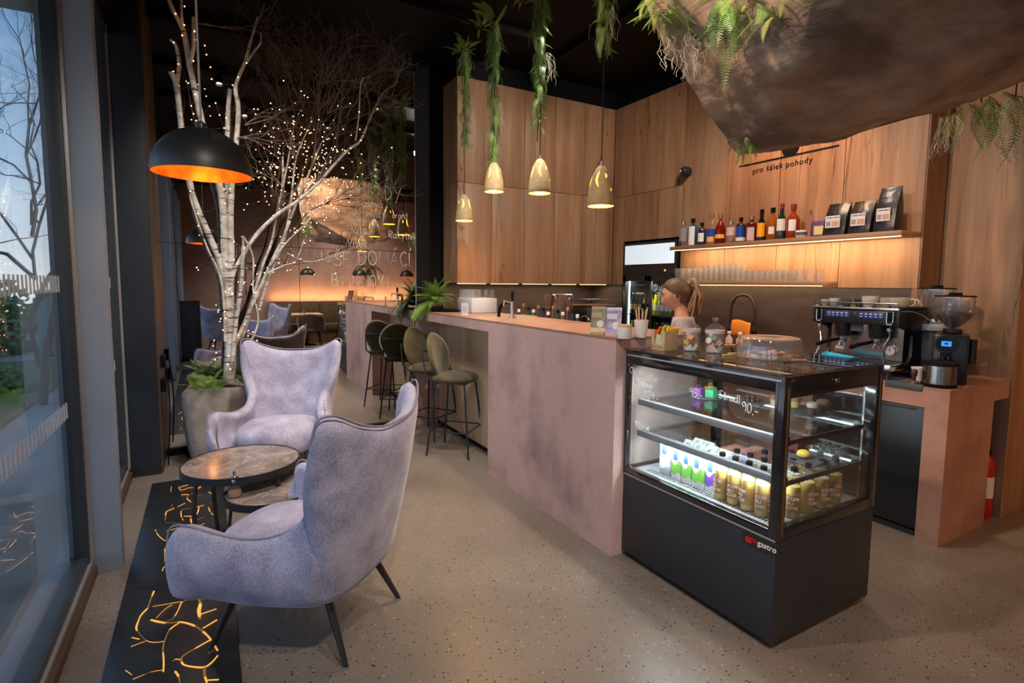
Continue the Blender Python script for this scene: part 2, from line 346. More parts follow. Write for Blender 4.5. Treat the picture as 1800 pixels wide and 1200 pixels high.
M_['glow'] = P('gold_glow', (.9,.5,.1), .5, emit=.42, ecol=(1,.42,.07), col2=(.7,.3,.05), scale=30)
M_['dimglow'] = P('dim_gold', (.30,.15,.03), .5, emit=.05, ecol=(1,.42,.07))
M_['bulb'] = P('fairy_bulb', (1,.6,.3), .5, emit=9, ecol=(1,.47,.17))
M_['led'] = P('led_strip', (1,.8,.5), .5, emit=1.6, ecol=(1,.60,.28))
M_['ledw'] = P('led_white', (1,1,1), .5, emit=2.0, ecol=(.80,.93,1))
M_['slate'] = P('slate', (.07,.078,.085), .5)
M_['ink'] = P('chalk_pen', (.80,.72,.60), .6, emit=0)
M_['inkw'] = P('white_pen', (.85,.86,.86), .6)
M_['ceramic'] = P('cone_ceramic', (.46,.33,.17), .75, col2=(.36,.25,.12), scale=25, bump=.1)
# ================================================================== ROOM SHELL
YM = 5.38            # plane of the mirrored end wall
XW = -0.56           # inner face of the glazing
XS = 4.175           # face of the oak shelf wall
YC = 4.944           # face of the wall cabinets
XB = 4.462           # set-back oak wall behind the grinders
HEAD = 3.30
def one(name, a, b, mt, par=None, bev=0): return MB().box(a, b).build(name, mt, par, bev=bev)
struct(one('floor', (-0.66, -3.9, -.1), (6.4, 5.6, 0), M_['floor']))
struct(one('ceiling', (-0.75, -3.9, DIM), (6.4, 5.6, DIM+.1), M_['ceil']))
# ---- left: glazed wall
wl = struct(thing('wall_left', None, None))
one('header', (-.75, -3.9, HEAD), (-.50, 5.5, DIM), M_['black'], wl)
one('plinth', (-.75, -3.9, -.1), (-.66, 5.5, .02), M_['grey'], wl)
def window(n, y0, y1, dashes=True):
    w_ = struct(thing('window_%d' % n, None, None))
    one('sill', (-.62, y0, 0), (-.53, y1, .05), M_['brown'], w_, .003)
    one('frame_rail', (-.62, y0, .05), (-.548, y1, .075), M_['alu'], w_, .002)
    one('frame_rail', (-.64, y0, .075), (-.56, y1, .11), M_['dkframe'], w_, .002)
    one('frame_rail', (-.64, y0, HEAD-.06), (-.545, y1, HEAD), M_['dkframe'], w_, .002)
    for ya, yb, mt in ((y0, y0+.03, 'dkframe'), (y1-.03, y1, 'dkframe'), (y1-.010, y1+.002, 'alu')):
        one('frame_stile', (-.615, ya, .075), (-.555 if mt == 'dkframe' else -.540, yb, HEAD-.0), M_[mt], w_, .002)
    one('pane', (-.606, y0+.025, .10), (-.594, y1-.025, HEAD-.05), M_['win'], w_)
    if dashes:
        for zc, hh in ((.90, .075), (1.5, .075)):
            mb = MB(); y = y0+.06
            while y < y1-.07: mb.box((-.593, y, zc-hh/2-.02), (-.5915, y+.026, zc+hh/2-.02)); y += .052
            k = mb.build('safety_dashes', P('dash_film', (.62,.66,.70), .7, alpha=.75) if 'dash' not in M_ else M_['dash'], w_); M_['dash'] = k.data.materials[0]; k['kind'] = 'stuff'
wins = [(1.33, 3.33), (3.42, 4.88), (.24, 1.24), (-2.04, -1.04), (-3.13, -2.13)]
for i, (a, b) in enumerate(wins): window(i+1, a, b)
k = 1
for y0, y1, mt in ((3.33, 3.42, 'grey'), (1.24, 1.33, 'grey'), (.15, .24, 'grey'), (-1.04, -.95, 'grey'), (-2.13, -2.04, 'grey'), (-3.9, -3.13, 'grey')):
    struct(one('trim_%d' % k, (-.64, y0, 0), (-.425, y1, HEAD), M_[mt], None, .003)); k += 1
dr = struct(thing('door_1', None, None))
for a, b in (((-.62, -.95, 0), (-.50, -.86, HEAD)), ((-.62, .06, 0), (-.50, .15, HEAD)), ((-.62, -.86, HEAD-.1), (-.50, .06, HEAD)), ((-.62, -.86, .0), (-.50, .06, .12)), ((-.62,-.86,2.2),(-.50,.06,2.28))):
    one('frame_stile', a, b, M_['alu'] if a[1] < .0 and b[1] > -.8 and a[2] == 0 else M_['grey'], dr, .003)
one('pane', (-.59, -.86, .12), (-.578, .06, 2.2), M_['win'], dr); one('pane', (-.59, -.86, 2.28), (-.578, .06, HEAD-.1), M_['win'], dr)
for z in (.25, 1.1, 1.95): MB().cyl((-.48, -.85, z), (-.48, -.85, z+.12), .014, n=10).build('hinge', M_['steel'], dr)
mb = MB(); mb.tube([(-.5,0,.95),(-.45,0,.95),(-.45,0,1.35),(-.5,0,1.35)], .012, 8).build('handle', M_['steel'], dr)
struct(one('trim_8', (-.64, 4.88, 0), (-.345, YM+.02, DIM), M_['navy'], None, .004))
MB().box((-.345, 4.90, 0), (-.335, YM, DIM)).build('side_board', M_['brown'], bpy.data.objects['trim_8'])
mb = MB(); mb.box((-.335, 5.02, .62), (-.30, 5.12, .72)).box((-.335, 5.10, .80), (-.30, 5.2, .9)); mb.tube(catmull([(-.30,5.15,.80),(-.285,5.1,.55),(-.29,5.05,.3),(-.31,5.02,.02)], 6), .005, 6)
tag(mb.build('wall_socket', M_['black']), 'black sockets with a hanging cable on the dark column by the planter', 'socket')
# ---- front end wall with the mirror
wf = struct(thing('wall_front', None, None))
one('wall_core', (-.6, YM+.012, 0), (2.19, YM+.2, DIM), M_['black'], wf); one('wall_core', (1.915, YM-.02, 0), (2.19, YM+.012, DIM), M_['black'], wf)
one('wall_core', (2.19, 5.32, 0), (XS+.3, 5.5, DIM), M_['black'], wf)
one('splash_panel', (2.19, 5.31, .9), (XS, 5.325, 1.52), M_['splash'], wf)
one('top_band', (2.19, YC+.03, 3.5), (XS+.3, 5.33, DIM), M_['black'], wf)
struct(one('baseboard_front', (-.335, YM-.03, 0), (1.9, YM+.012, .06), M_['black']))
mir = thing('wall_mirror', 'tall frameless wall mirror in four panels with hand lettered drinks', 'mirror', (0, YM, 0))
for x0, x1 in ((-.335, .770), (.774, 1.912)):
    for z0, z1 in ((.06, 1.816), (1.82, 3.62)): one('mirror_panel', (x0, 0, z0), (x1, .012, z1), M_['mirror'], mir)
one('edge_strip', (1.910, -.006, .06), (1.917, .012, 3.62), M_['alu'], mir)
# ---- right: oak shelf wall
wr = struct(thing('wall_right', None, None))
one('wall_core', (XS+.02, 1.815, 0), (XB+.2, 3.93, 3.5), M_['black'], wr); one('wall_core', (XS+.02, 4.76, 0), (XB+.2, 5.4, 3.5), M_['black'], wr)
one('wall_core', (XS+.02, 3.93, 1.99), (XB+.2, 4.76, 3.5), M_['black'], wr); one('wall_core', (XS+.04, 1.81, 3.5), (XB+.4, 5.4, DIM), M_['black'], wr); one('wall_core', (XS+.75, 3.9, 0), (XS+.8, 4.8, 2.0), M_['black'], wr)
g = .0025
def opanel(y0, y1, z0, z1, mt='oak'): one('panel', (XS, y0+g, z0+g), (XS+.02, y1-g, z1-g), M_[mt], wr)
ys = [4.944, 4.42, 3.90]
for a, b in ((4.944, 4.42), (4.42, 3.90)): opanel(b, a, 2.495, 3.5); opanel(b, a, 1.985, 2.495) if a < 4.9 else (opanel(4.76, 4.944, 1.5, 2.495), opanel(4.42, 4.76, 1.985, 2.495))
for a, b in ((3.90, 3.37), (3.37, 2.85), (2.85, 2.33), (2.33, 1.80)): opanel(b, a, 1.49, 3.5)
one('splash_panel', (XS+.004, 1.835, .9), (XS+.02, 3.93, 1.49), M_['splash'], wr); one('splash_panel', (XS+.004, 4.76, .9), (XS+.02, 5.31, 1.5), M_['splash'], wr)
one('edge_strip', (XS, 1.80, .9), (XS+.02, 1.833, 1.49), M_['oak'], wr)
one('panel', (XS, 1.790, 0), (XB+.2, 1.80, DIM), M_['oakdark'], wr)
w2 = struct(thing('wall_side', None, None))
one('panel', (XB, 1.357, 0), (XB+.02, 1.79, DIM), M_['oak'], w2)
for a, b in ((XB+.02, 5.0), (5.0, 5.55), (5.55, 6.25)): one('panel', (a+g, 1.357, 0), (b-g, 1.377, DIM), M_['oak'], w2)
one('wall_core', (XB+.022, 1.378, 0), (6.3, 1.78, DIM), M_['black'], w2)
struct(one('wall_far', (6.25, -3.9, 0), (6.4, 1.4, DIM), M_['plaster_wall']))
struct(one('wall_back', (-.7, -3.9, 0), (6.4, -3.72, DIM), M_['plaster_wall']))
# ---- ceiling tracks
def track(name, a, b, label):
    t = MB(); t.box(a, b); return tag(t.build(name, M_['black'], bev=.004), label, 'track')
track('ceiling_track', (-.4, 4.18, 3.64), (2.6, 4.215, 3.70), 'black ceiling track running from the window past the birch tree')
track('ceiling_track', (-.4, 3.10, 3.64), (4.4, 3.135, 3.70), 'black ceiling track nearest the camera, above the tables')
track('ceiling_track', (3.00, 1.2, 3.64), (3.035, 4.9, 3.70), 'black ceiling track running along the bar aisle')
def track_spot(loc, aim, energy, label, col=NEUT, spot=70, size=.055):
    t = thing('track_spotlight', label, 'spotlight', loc, 0, 'track spotlights')
    d = (Vector(aim)-Vector(loc)).normalized(); R = d.to_track_quat('Z', 'Y').to_matrix().to_4x4()
    mb = MB(); mb.cyl((0,0,0), (0,0,.07), .012, n=10); mb.T = R; mb.lathe([(0,-.075),(.034,-.07),(.038,-.06),(.038,.07),(.033,.07),(.030,.03),(0,.03)], 18)
    mb.build('housing', M_['blackmetal'], t)
    mb = MB(); mb.T = R; mb.lathe([(0,.045),(.03,.045),(.03,.04),(0,.04)], 16); mb.build('lens', P('lens', (1,.9,.8), .3, emit=1.5) if 'lens' not in M_ else M_['lens'], t)
    lamp('SPOT', 'spot_light', d*.09, energy, col, t, size=size, spot=min(spot+20,110), aim=d, blend=1.0)
    return t
# ================================================================== BAR COUNTER AND CABINETS
XC0, XC1 = 1.896, 2.50
bc = thing('bar_counter', 'long pink plastered bar counter with an oak recess for the stools', 'counter', (XC0, 2.197, 0))
Lx, Ly = XC1-XC0, YM-.012-2.197
mb = MB(); mb.box((0,0,0), (Lx,1.493,1.20)).box((0,1.493,1.127), (Lx,Ly,1.20)).box((0,Ly-.035,0), (.245,Ly,1.127)).box((.265,1.493,0), (Lx,Ly,1.127))
mb.build('body', M_['plaster'], bc)
one('top', (0,0,1.2), (Lx,Ly,1.215), M_['plaster_top'], bc)
n_pl = 8
for i in range(n_pl):
    a = 1.493+(Ly-.035-1.493)*i/n_pl; b = 1.493+(Ly-.035-1.493)*(i+1)/n_pl
    one('plank', (.247,a+.0015,.0), (.265,b-.0015,1.127), M_['oaklight'], bc)
one('plinth', (.235,1.493,0), (.247,Ly-.035,.03), M_['black'], bc)
# oak wall cabinets over the back worktop
xs = [2.191, 2.572, 2.960, 3.342, 3.730, 4.172]
names = ['leftmost', 'second from the left', 'middle', 'fourth from the left', 'rightmost']
for r, (z0, z1, rn) in enumerate(((1.5, 2.495, 'lower'), (2.495, 3.5, 'upper'))):
    for i in range(5):
        c = thing('wall_cabinet', 'oak wall cabinet, %s of the %s row above the back worktop' % (names[i], rn), 'cabinet', (xs[i], YC, z0), 0, 'oak wall cabinets')
        wd = xs[i+1]-xs[i]; h = z1-z0
        one('carcass', (0 if i else .02, .022, .001), (wd-.001, .36, h-.001), M_['black'], c)
        one('door', (.002 if i else 0, 0, .002), (wd-.002, .02, h-.002), M_['oak'], c, .0015)
        if i == 0: one('side_panel', (0, .021, .002), (.02, .36, h-.002), M_['oak'], c)
        if r == 0: one('led_strip', (.03, .06, -.006), (wd-.03, .075, .0), M_['led'], c)
lamp('AREA', 'cabinet_light', (3.2, 5.05, 1.485), LAMP['cabinet']*4, WARM, None, None, 1.8, .03, rot=(0,0,0))
bw = thing('back_worktop', 'dark worktop with plastered front under the oak cabinets', 'worktop', (2.62, 4.72, 0))
one('body', (0, .03, 0), (1.55, .585, .88), M_['splash'], bw); one('top', (0, 0, .88), (1.55, .585, .92), M_['plaster_top'], bw, .003)
# espresso counter
ec = thing('espresso_counter', 'pink plastered counter under the espresso machine, with an open corner', 'counter', (3.632, 1.366, 0))
mb = MB(); mb.box((0,0,0), (.608,.118,.80)).box((.06,.84,0), (.53,2.53,.80)).box((0,0,.80), (.826,.42,.905)).box((0,.42,.80), (.53,2.53,.905)).box((.5,.118,0),(.53,.84,.8)).box((.03,.80,0),(.53,.86,.80))
mb.build('body', M_['plaster_esp'], ec)
mb = MB(); mb.box((0,0,.905), (.826,.42,.92)).box((0,.42,.905), (.53,2.53,.92)); mb.build('top', M_['plaster_top'], ec)
uf = thing('undercounter_fridge', 'black undercounter fridge below the espresso machine', 'fridge', (3.66, 1.487, 0))
one('cabinet', (.03,0,.03), (.46,.675,.795), M_['black'], uf)
one('door', (0,.004,.05), (.03,.671,.795), P('fridge_door', (.014,.018,.024), .35), uf, .004); one('handle', (-.008,.05,.77), (.0,.62,.785), M_['dkframe'], uf, .002); one('plinth', (.02,.01,.0), (.44,.66,.03), M_['dkframe'], uf)
fe = thing('fire_extinguisher', 'red fire extinguisher behind the espresso counter end', 'extinguisher', (4.39, 1.436, 0))
MB().lathe([(0,0),(.052,.0),(.055,.01),(.055,.34),(.045,.39),(.02,.415),(.02,.43),(0,.43)], 20).build('cylinder', P('red_paint', (.45,.015,.012), .35), fe)
MB().lathe([(.0555,.14),(.0562,.14),(.0562,.28),(.0555,.28)], 20).build('label_sleeve', M_['white'], fe)
mb = MB(); mb.cyl((0,0,.43),(0,0,.46),.022,.018,10).box((-.07,-.012,.455),(.02,.012,.47)).box((-.08,-.012,.485),(.0,.012,.495)); mb.tube(catmull([(.02,0,.45),(.07,0,.43),(.075,0,.3),(.065,0,.18)],5),.009,6); mb.build('valve', M_['black'], fe)
# shelves
us = thing('upper_shelf', 'long oak wall shelf with a light strip, holding bottles and coffee bags', 'shelf', (3.925, 1.805, 1.834))
one('board', (0,0,0), (.25,2.0,.034), M_['oakY'], us, .001); one('led_strip', (.010,.01,-.006), (.024,1.99,0), M_['led'], us)
ls = thing('lower_shelf', 'shorter oak wall shelf with a light strip, holding glasses', 'shelf', (3.975, 2.33, 1.506))
one('board', (0,0,0), (.2,1.52,.03), M_['oakY'], ls, .001); one('led_strip', (.010,.01,-.005), (.022,1.51,0), M_['led'], ls)
lamp('AREA', 'shelf_light', (3.99, 2.8, 1.825), LAMP['shelf'], (1, .68, .38), None, None, .03, 1.9, rot=(0,-.6,0))
lamp('AREA', 'shelf_light', (4.02, 3.08, 1.497), LAMP['shelf']*.22, (1, .62, .3), None, None, .03, 1.4, rot=(0,-.4,0))
# logo on the oak wall
def text(name, body, size, loc, rot, mt, par, ext=.0015, align='LEFT', sx=1, spacing=1.0):
    cu = bpy.data.curves.new(name, 'FONT'); cu.body = body; cu.size = size; cu.extrude = ext; cu.align_x = align; cu.space_character = spacing; cu.resolution_u = 3
    o = bpy.data.objects.new(name, cu); COL.objects.link(o)
    me = bpy.data.meshes.new_from_object(o.evaluated_get(bpy.context.evaluated_depsgraph_get())); bpy.data.objects.remove(o)
    me.materials.clear(); me.materials.append(mt); o = bpy.data.objects.new(name, me); COL.objects.link(o)
    o.location = loc; o.rotation_euler = rot; o.scale = (sx, 1, 1)
    if par is not None: o.parent = par
    return o
lg = thing('wall_sign', 'black lettered slogan and rule on the lit oak wall', 'sign', (XS, 3.13, 2.47))
text('lettering', 'pro šálek pohody', .067, (-.002, -.018, 0), (PI/2, 0, -PI/2), M_['black'], lg, spacing=1.12)
one('rule', (-.004, -.75, .080), (0, .12, .092), M_['black'], lg)
mb = MB(); mb.lathe([(0,.0),(.075,.0),(.075,.006),(0,.006)], 28, (0,0,0), Matrix.Rotation(-PI/2,4,'Y')); mb.build('cup_emblem', M_['black'], lg, loc=(0,-.36,.155))
wc = thing('security_camera', 'small black dome camera on the oak wall above the fridge', 'camera', (XS, 3.84, 2.61))
R90 = Matrix.Rotation(-PI/2, 4, 'Y')
MB().lathe([(0,0),(.05,0),(.05,.05),(.044,.07),(.03,.09),(0,.095)], 22, M=R90).build('housing', M_['blackmetal'], wc); MB().ell((-.095,.012,.0),.018,12,8).build('lens', M_['steel'], wc)
# drinks fridge
fr = thing('drinks_fridge', 'tall black two door drinks fridge with a lit header', 'fridge', (XS-.005, 3.945, 0))
D, Wd, Hh = .60, .80, 1.965
blk = M_['blackmetal']
mb = MB(); mb.box((.02,0,0),(D,.03,Hh)).box((.02,Wd-.03,0),(D,Wd,Hh)).box((D-.03,0,0),(D,Wd,Hh)).box((.02,0,Hh-.03),(D,Wd,Hh)).box((.02,0,0),(D,Wd,.18)).box((.02,0,1.60),(D,Wd,1.64)); mb.build('cabinet', blk, fr)
one('header_frame', (0,0,1.70), (.02,Wd,Hh), blk, fr, .003)
one('header_panel', (-.004,.03,1.725), (.0,Wd-.03,1.935), P('header_light', (.8,.9,1), .4, emit=.36, ecol=(.62,.76,.85)), fr)
one('control_strip', (0,0,1.60), (.02,Wd,1.70), blk, fr, .002); one('display', (-.002,.10,1.635), (0,.19,1.672), P('fridge_display', (.05,.01,.01), .3), fr); one('display_light', (-.003,.14,1.645), (-.001,.16,1.662), P('display_red', (1,.2,.05), .5, emit=2), fr)
for y0 in (0, .40):
    d = MB(); a, b = y0+.003, y0+.397
    d.box((0,a,.19),(.03,a+.045,1.597)).box((0,b-.045,.19),(.03,b,1.597)).box((0,a,.19),(.03,b,.26)).box((0,a,1.54),(.03,b,1.597))
    dd = d.build('door', blk, fr, bev=.003); one('pane', (.010,a+.04,.25), (.018,b-.04,1.55), M_['glass'], dd)
    hy = .36 if y0 == 0 else .44
    mb = MB(); mb.box((-.03,hy-.012,.75),(-.018,hy+.012,1.30)).box((-.02,hy-.01,.77),(0,hy+.01,.79)).box((-.02,hy-.01,1.26),(0,hy+.01,1.28)); mb.build('handle', M_['black'], dd)
mb = MB(); mb.box((.06,.035,.2),(.075,.045,1.58)).box((.06,.755,.2),(.075,.765,1.58)); mb.build('light_tube', M_['ledw'], fr)
one('lining', (D-.035,.03,.18),(D-.03,Wd-.03,1.6), P('fridge_lining', (.07,.075,.08), .5), fr)
for z in (.20,.52,.84,1.16): one('rack', (.06,.03,z), (D-.05,Wd-.03,z+.012), M_['dkframe'], fr)
mb = MB()
for yc in (.20,.12,.30):
    for k in range(6):
        a = k*PI/6; L_ = .075 if yc == .20 else .045; c = Vector((.008, yc, 1.42 if yc == .20 else (1.33 if yc < .2 else 1.47)))
        mb.box((0,-L_,-.004),(.0012,L_,.004), Matrix.Translation(c) @ Matrix.Rotation(a,4,'X'))
mb.build('snowflake_sticker', P('frost_print', (.55,.60,.62), .7), fr)
lamp('AREA', 'fridge_light', (XS+.1, 4.35, 1.55), LAMP['fridge'], (.85,.95,1), None, None, .1, .7, rot=(0,0,0))
# ================================================================== SEATING
def wing_chair(label, loc, rz, fab=None, withlegs=True):
    fab = fab or M_['lilac']
    t = thing('wing_armchair', label, 'armchair', loc, rz, 'lilac wing armchairs')
    T = [(0,-.385,.935),(.13,-.38,.942),(.25,-.355,.980),(.335,-.315,1.030),(.375,-.265,1.010),(.358,-.235,.88),(.312,-.205,.74),(.268,-.165,.63),(.268,-.06,.545),(.300,.06,.520),(.335,.18,.545),(.360,.275,.575),(.372,.33,.565),(.370,.352,.50),(.355,.355,.41),(.330,.345,.30)]
    B = [(0,-.25,.26),(.07,-.25,.26),(.13,-.247,.26),(.17,-.242,.26),(.20,-.233,.26),(.222,-.217,.26),(.237,-.195,.26),(.248,-.16,.255),(.258,-.09,.25),(.268,.0,.25),(.28,.10,.25),(.29,.18,.255),(.297,.23,.26),(.303,.265,.265),(.31,.29,.27),(.315,.315,.28)]
    Tt = catmull([Vector((-x,y,z)) for x,y,z in T[:0:-1]] + [Vector(p) for p in T], 3)
    Bb = catmull([Vector((-x,y,z)) for x,y,z in B[:0:-1]] + [Vector(p) for p in B], 3)
    n = len(Tt); rows = 8; vs = []; fs = []
    C = Vector((0,.05,0))
    def outn(i):
        d = ((Tt[i]+Bb[i])/2-C); d.z = 0; return d.normalized()
    for i in range(n):
        for j in range(rows):
            v = j/(rows-1); p = Bb[i].lerp(Tt[i], v) + outn(i)*(.045*math.sin(PI*v)**1.2)*(1 if Tt[i].z < .7 else .35); vs.append(p)
    for i in range(n-1):
        for j in range(rows-1): fs.append((i*rows+j, (i+1)*rows+j, (i+1)*rows+j+1, i*rows+j+1))
    sh = MB(); sh.add(vs, fs); sh.build('shell', fab, t, sub=1, sol=.072)
    for off, nm in ((.026,'piping'),):
        mb = MB(); mb.tube([Tt[i]+outn(i)*off+Vector((0,0,.004 if 4 < i < n-5 else 0)) for i in range(n)], .0045, 6); mb.build(nm, M_['pipe'], t)
    def seatf(u, v):
        a = 2*PI*u; ex = .78
        cx = math.copysign(abs(math.cos(a))**ex, math.cos(a)); sy = math.copysign(abs(math.sin(a))**ex, math.sin(a))
        k = [0.0, .55, .86, .97, 1.0, .99, .93, .80, .0][v]; z = [.470, .462, .440, .415, .375, .31, .262, .245, .245][v]
        y = .075 + sy*.315*k; zz = z + (.012 if v < 3 else 0) - (.030*max(0,-(y-.0))/.3 if v < 4 else 0)
        return Vector((cx*.283*k, y, zz))
    mb = MB(); nu = 32; vs = [seatf(i/nu, j) for i in range(nu) for j in range(9)]; fs = []
    for i in range(nu):
        for j in range(8): fs.append((i*9+j, ((i+1)%nu)*9+j, ((i+1)%nu)*9+j+1, i*9+j+1))
    mb.add(vs, fs); mb.build('seat', fab, t, sub=1)
    for sx in (-1, 1):
        for (x0, y0, x1, y1) in ((.215,.20,.285,.295), (.175,-.165,.235,-.285)):
            mb = MB(); mb.tube([(sx*x0,y0,.27),(sx*x1,y1,.012)], [.019,.0105], 14); lg_ = mb.build('leg', M_['blackmetal'], t)
            MB().cyl((sx*x1,y1,0),(sx*x1,y1,.012),.013,.011,12).build('foot_glide', M_['steel'], lg_)
    return t
wing_chair('lilac wing armchair beside the rock planter, facing the window', (.485,4.40,0), math.radians(157))
wing_chair('lilac wing armchair nearest the camera, its back turned to the bar', (.375,2.39,0), math.radians(47))
def bar_stool(label, loc, rz):
    t = thing('bar_stool', label, 'stool', loc, rz, 'olive bar stools')
    mb = MB()
    prof = [(0,.715),(.08,.716),(.145,.711),(.188,.698),(.205,.676),(.200,.655),(.18,.642),(.10,.638),(0,.638)]
    mb.lathe(prof, 30, sx=1.06, sy=1.0); mb.build('seat', M_['olive'], t, ang=80)
    def bp(side):
        def f(u, v):
            a = 2*PI*u; r = v
            x = .215*math.cos(a)*r; zz = .218*math.sin(a)*r
            if zz < 0: x *= 1-.20*(-zz/.218)
            y = -.185 - .05*(zz/.218) + .9*x*x*.9 + side*.028*math.sqrt(max(0,1-r**4))
            return Vector((x, y, .845+zz))
        return f
    mb = MB(); mb.grid(bp(1), 32, 10, cu=True); mb.grid(bp(-1), 32, 10, cu=True); o = mb.build('backrest', M_['olive'], t, ang=180)
    bm = bmesh.new(); bm.from_mesh(o.data); bmesh.ops.remove_doubles(bm, verts=bm.verts, dist=.0008); bmesh.ops.recalc_face_normals(bm, faces=bm.faces); bm.to_mesh(o.data); bm.free(); o.data.shade_smooth()
    r = .0085; feet = {}
    for sx in (-1, 1):
        for sy in (-1, 1):
            top = Vector((sx*.14, sy*.13, .64)); bot = Vector((sx*.205, sy*.195, 0)); feet[sx,sy] = (top, bot)
            mb = MB(); mb.cyl(top, bot, r, n=10); mb.build('leg', M_['blackmetal'], t)
    q = [feet[a][0].lerp(feet[a][1], .66) for a in ((-1,-1),(1,-1),(1,1),(-1,1))]
    MB().tube(q, .007, 8, closed=True).build('foot_ring', M_['blackmetal'], t)
    pts = [(-.14,-.13,.64),(-.15,-.225,.70),(-.13,-.268,.90),(.13,-.268,.90),(.15,-.225,.70),(.14,-.13,.64)]
    MB().tube(pts, .008, 8).build('back_bracket', M_['blackmetal'], t)
    MB().box((-.15,-.14,.63),(.15,.14,.64)).build('seat_plate', M_['blackmetal'], t)
    return t
def face(dx, dy): return math.atan2(-dx, dy)
bar_stool('olive velvet bar stool under the bar ledge, the one nearer the camera', (1.905,4.33,0), face(.70,-.71))
bar_stool('olive velvet bar stool under the bar ledge, the one beside the mirror', (1.90,4.93,0), face(.52,-.85))
# ================================================================== NEST OF TABLES
def nest_table(label, c, R, H, lets, gap_a):
    t = thing('side_table', label, 'table', (c[0], c[1], 0), 0, 'nesting side tables')
    MB().lathe([(0,H-.012),(R-.008,H-.012),(R-.008,H),(0,H)], 64).build('tabletop', M_['stone'], t)
    MB().lathe([(R-.010,H-.034),(R,H-.034),(R,H+.003),(R-.008,H+.003),(R-.008,H-.012),(R-.04,H-.014),(R-.04,H-.034),(R-.010,H-.034)], 64).build('rim', M_['blackmetal'], t)
    rb = R*.93
    a0, a1 = gap_a
    arc = [(rb*math.cos(a0+(a1-a0)*i/40), rb*math.sin(a0+(a1-a0)*i/40)) for i in range(41)]
    mb = MB()
    for z0, z1 in ((.0,.022),):
        vs = []; fs = []
        for i,(x,y) in enumerate(arc):
            k = math.hypot(x,y); ix, iy = x*(k-.026)/k, y*(k-.026)/k
            vs += [(x,y,z0),(x,y,z1),(ix,iy,z1),(ix,iy,z0)]
        for i in range(40):
            for j in range(4): fs.append((i*4+j, i*4+(j+1)%4, i*4+4+(j+1)%4, i*4+4+j))
        fs += [(3,2,1,0),(160,161,162,163)]; mb.add(vs, fs)
    mb.build('base_ring', M_['blackmetal'], t)
    for a in lets:
        ca, sa = math.cos(a), math.sin(a); pts = []
        for i in range(13):
            v = i/12; rr = R-.03 + .022*math.sin(PI*v) - (R-.03-rb+.013)*(1-v)**1.0*0 - .012*(1-v); pts.append((rr*ca, rr*sa, .01+(H-.04)*v))
        mb = MB(); vs = []; fs = []
        for p in pts:
            tx, ty = -sa*.011, ca*.011; rx, ry = ca*.005, sa*.005
            vs += [(p[0]+tx+rx,p[1]+ty+ry,p[2]),(p[0]-tx+rx,p[1]-ty+ry,p[2]),(p[0]-tx-rx,p[1]-ty-ry,p[2]),(p[0]+tx-rx,p[1]+ty-ry,p[2])]
        for i in range(12):
            for j in range(4): fs.append((i*4+j, i*4+(j+1)%4, i*4+4+(j+1)%4, i*4+4+j))
        mb.add(vs, fs); mb.build('leg', M_['blackmetal'], t)
    return t
T1, T2 = (.145,3.29), (.262,3.035)
R_ = math.radians
nest_table('taller round side table with a brown stone top and black rim', T1, .302, .50, (R_(215),R_(120),R_(20),R_(305)), (R_(20),R_(250)))
nest_table('lower round side table with a sugar shaker, half under the taller one', T2, .222, .40, (R_(195),R_(262),R_(75),R_(345)), (R_(-80),R_(200)))
sc_ = atz(413,872,.40)
ss = thing('sugar_shaker', 'glass sugar shaker with a chrome spout on the lower side table', 'shaker', (sc_.x, sc_.y, .40))
MB().lathe([(0,.001),(.032,.001),(.034,.006),(.034,.02),(.027,.065),(.027,.085),(.0265,.085),(.0265,.065),(.033,.02),(.033,.007),(0,.004)], 28).build('jar', M_['clear'], ss)
MB().lathe([(0,.005),(.031,.006),(.032,.02),(.030,.03),(.015,.038),(0,.034)], 24).build('sugar', P('sugar', (.50,.25,.11), .9, bump=.4, bscale=200), ss)
MB().lathe([(.0285,.078),(.0285,.094),(.026,.10),(.010,.106),(.0075,.108),(.0075,.130),(.0055,.130),(.0055,.108),(0,.104)], 22).build('spout_cap', M_['steel'], ss)
# ================================================================== DOME LAMP OVER THE TABLES
def dome(label, loc, R, cable_top, cat='lamp', energy=4, name='dome_pendant', cord='twisted', grp=None):
    t = thing(name, label, cat, loc, 0, grp)
    prof = [(R,0)]; n = 16
    for i in range(1,n+1): a = PI/2*i/n; prof.append((R*math.cos(a)**.92 if i < n else 0, R*.98*math.sin(a)))
    MB().lathe([(R-.004,.0)]+prof, 56).build('shade', M_['blackmetal'] if 'matte' not in M_ else M_['matte'], t, ang=60)
    pi = [(p[0]*.982, p[1]*.982) for p in prof]; pi[0] = (R-.004, .0)
    MB().lathe(pi, 56).build('inner_lining', M_['gold'], t, ang=60)
    MB().lathe([(0,.99*R),(.022,.98*R),(.02,R+.02),(.006,R+.03),(0,R+.03)], 16).build('cap', M_['blackmetal'], t)
    mb = MB(); mb.cyl((0,0,R*.9),(0,0,R*.62),.018,n=12); mb.build('socket', M_['black'], t)
    mb = MB(); mb.ell((0,0,R*.50),(.028,.028,.036),14,10); mb.build('bulb', P('bulb_glow', (1,.8,.5), .5, emit=14, ecol=(1,.62,.25)) if 'bulbg' not in M_ else M_['bulbg'], t)
    MB().cyl((0,0,R+.02),(0,0,cable_top-loc[2]),.0045,n=8).build('cable', M_['cable'] if 'cable' in M_ else M_['steel'], t)
    MB().lathe([(0,0),(.05,0),(.05,-.025),(0,-.025)], 20).build('ceiling_rose', M_['black'], t, loc=(0,0,cable_top-loc[2]))
    lamp('POINT', 'dome_light', (0,0,R*.30), energy, (1,.48,.12), t, size=.03)
    return t
M_['matte'] = P('matte_black', (.018,.018,.019), .42)
M_['cable'] = P('grey_cable', (.38,.37,.36), .7)
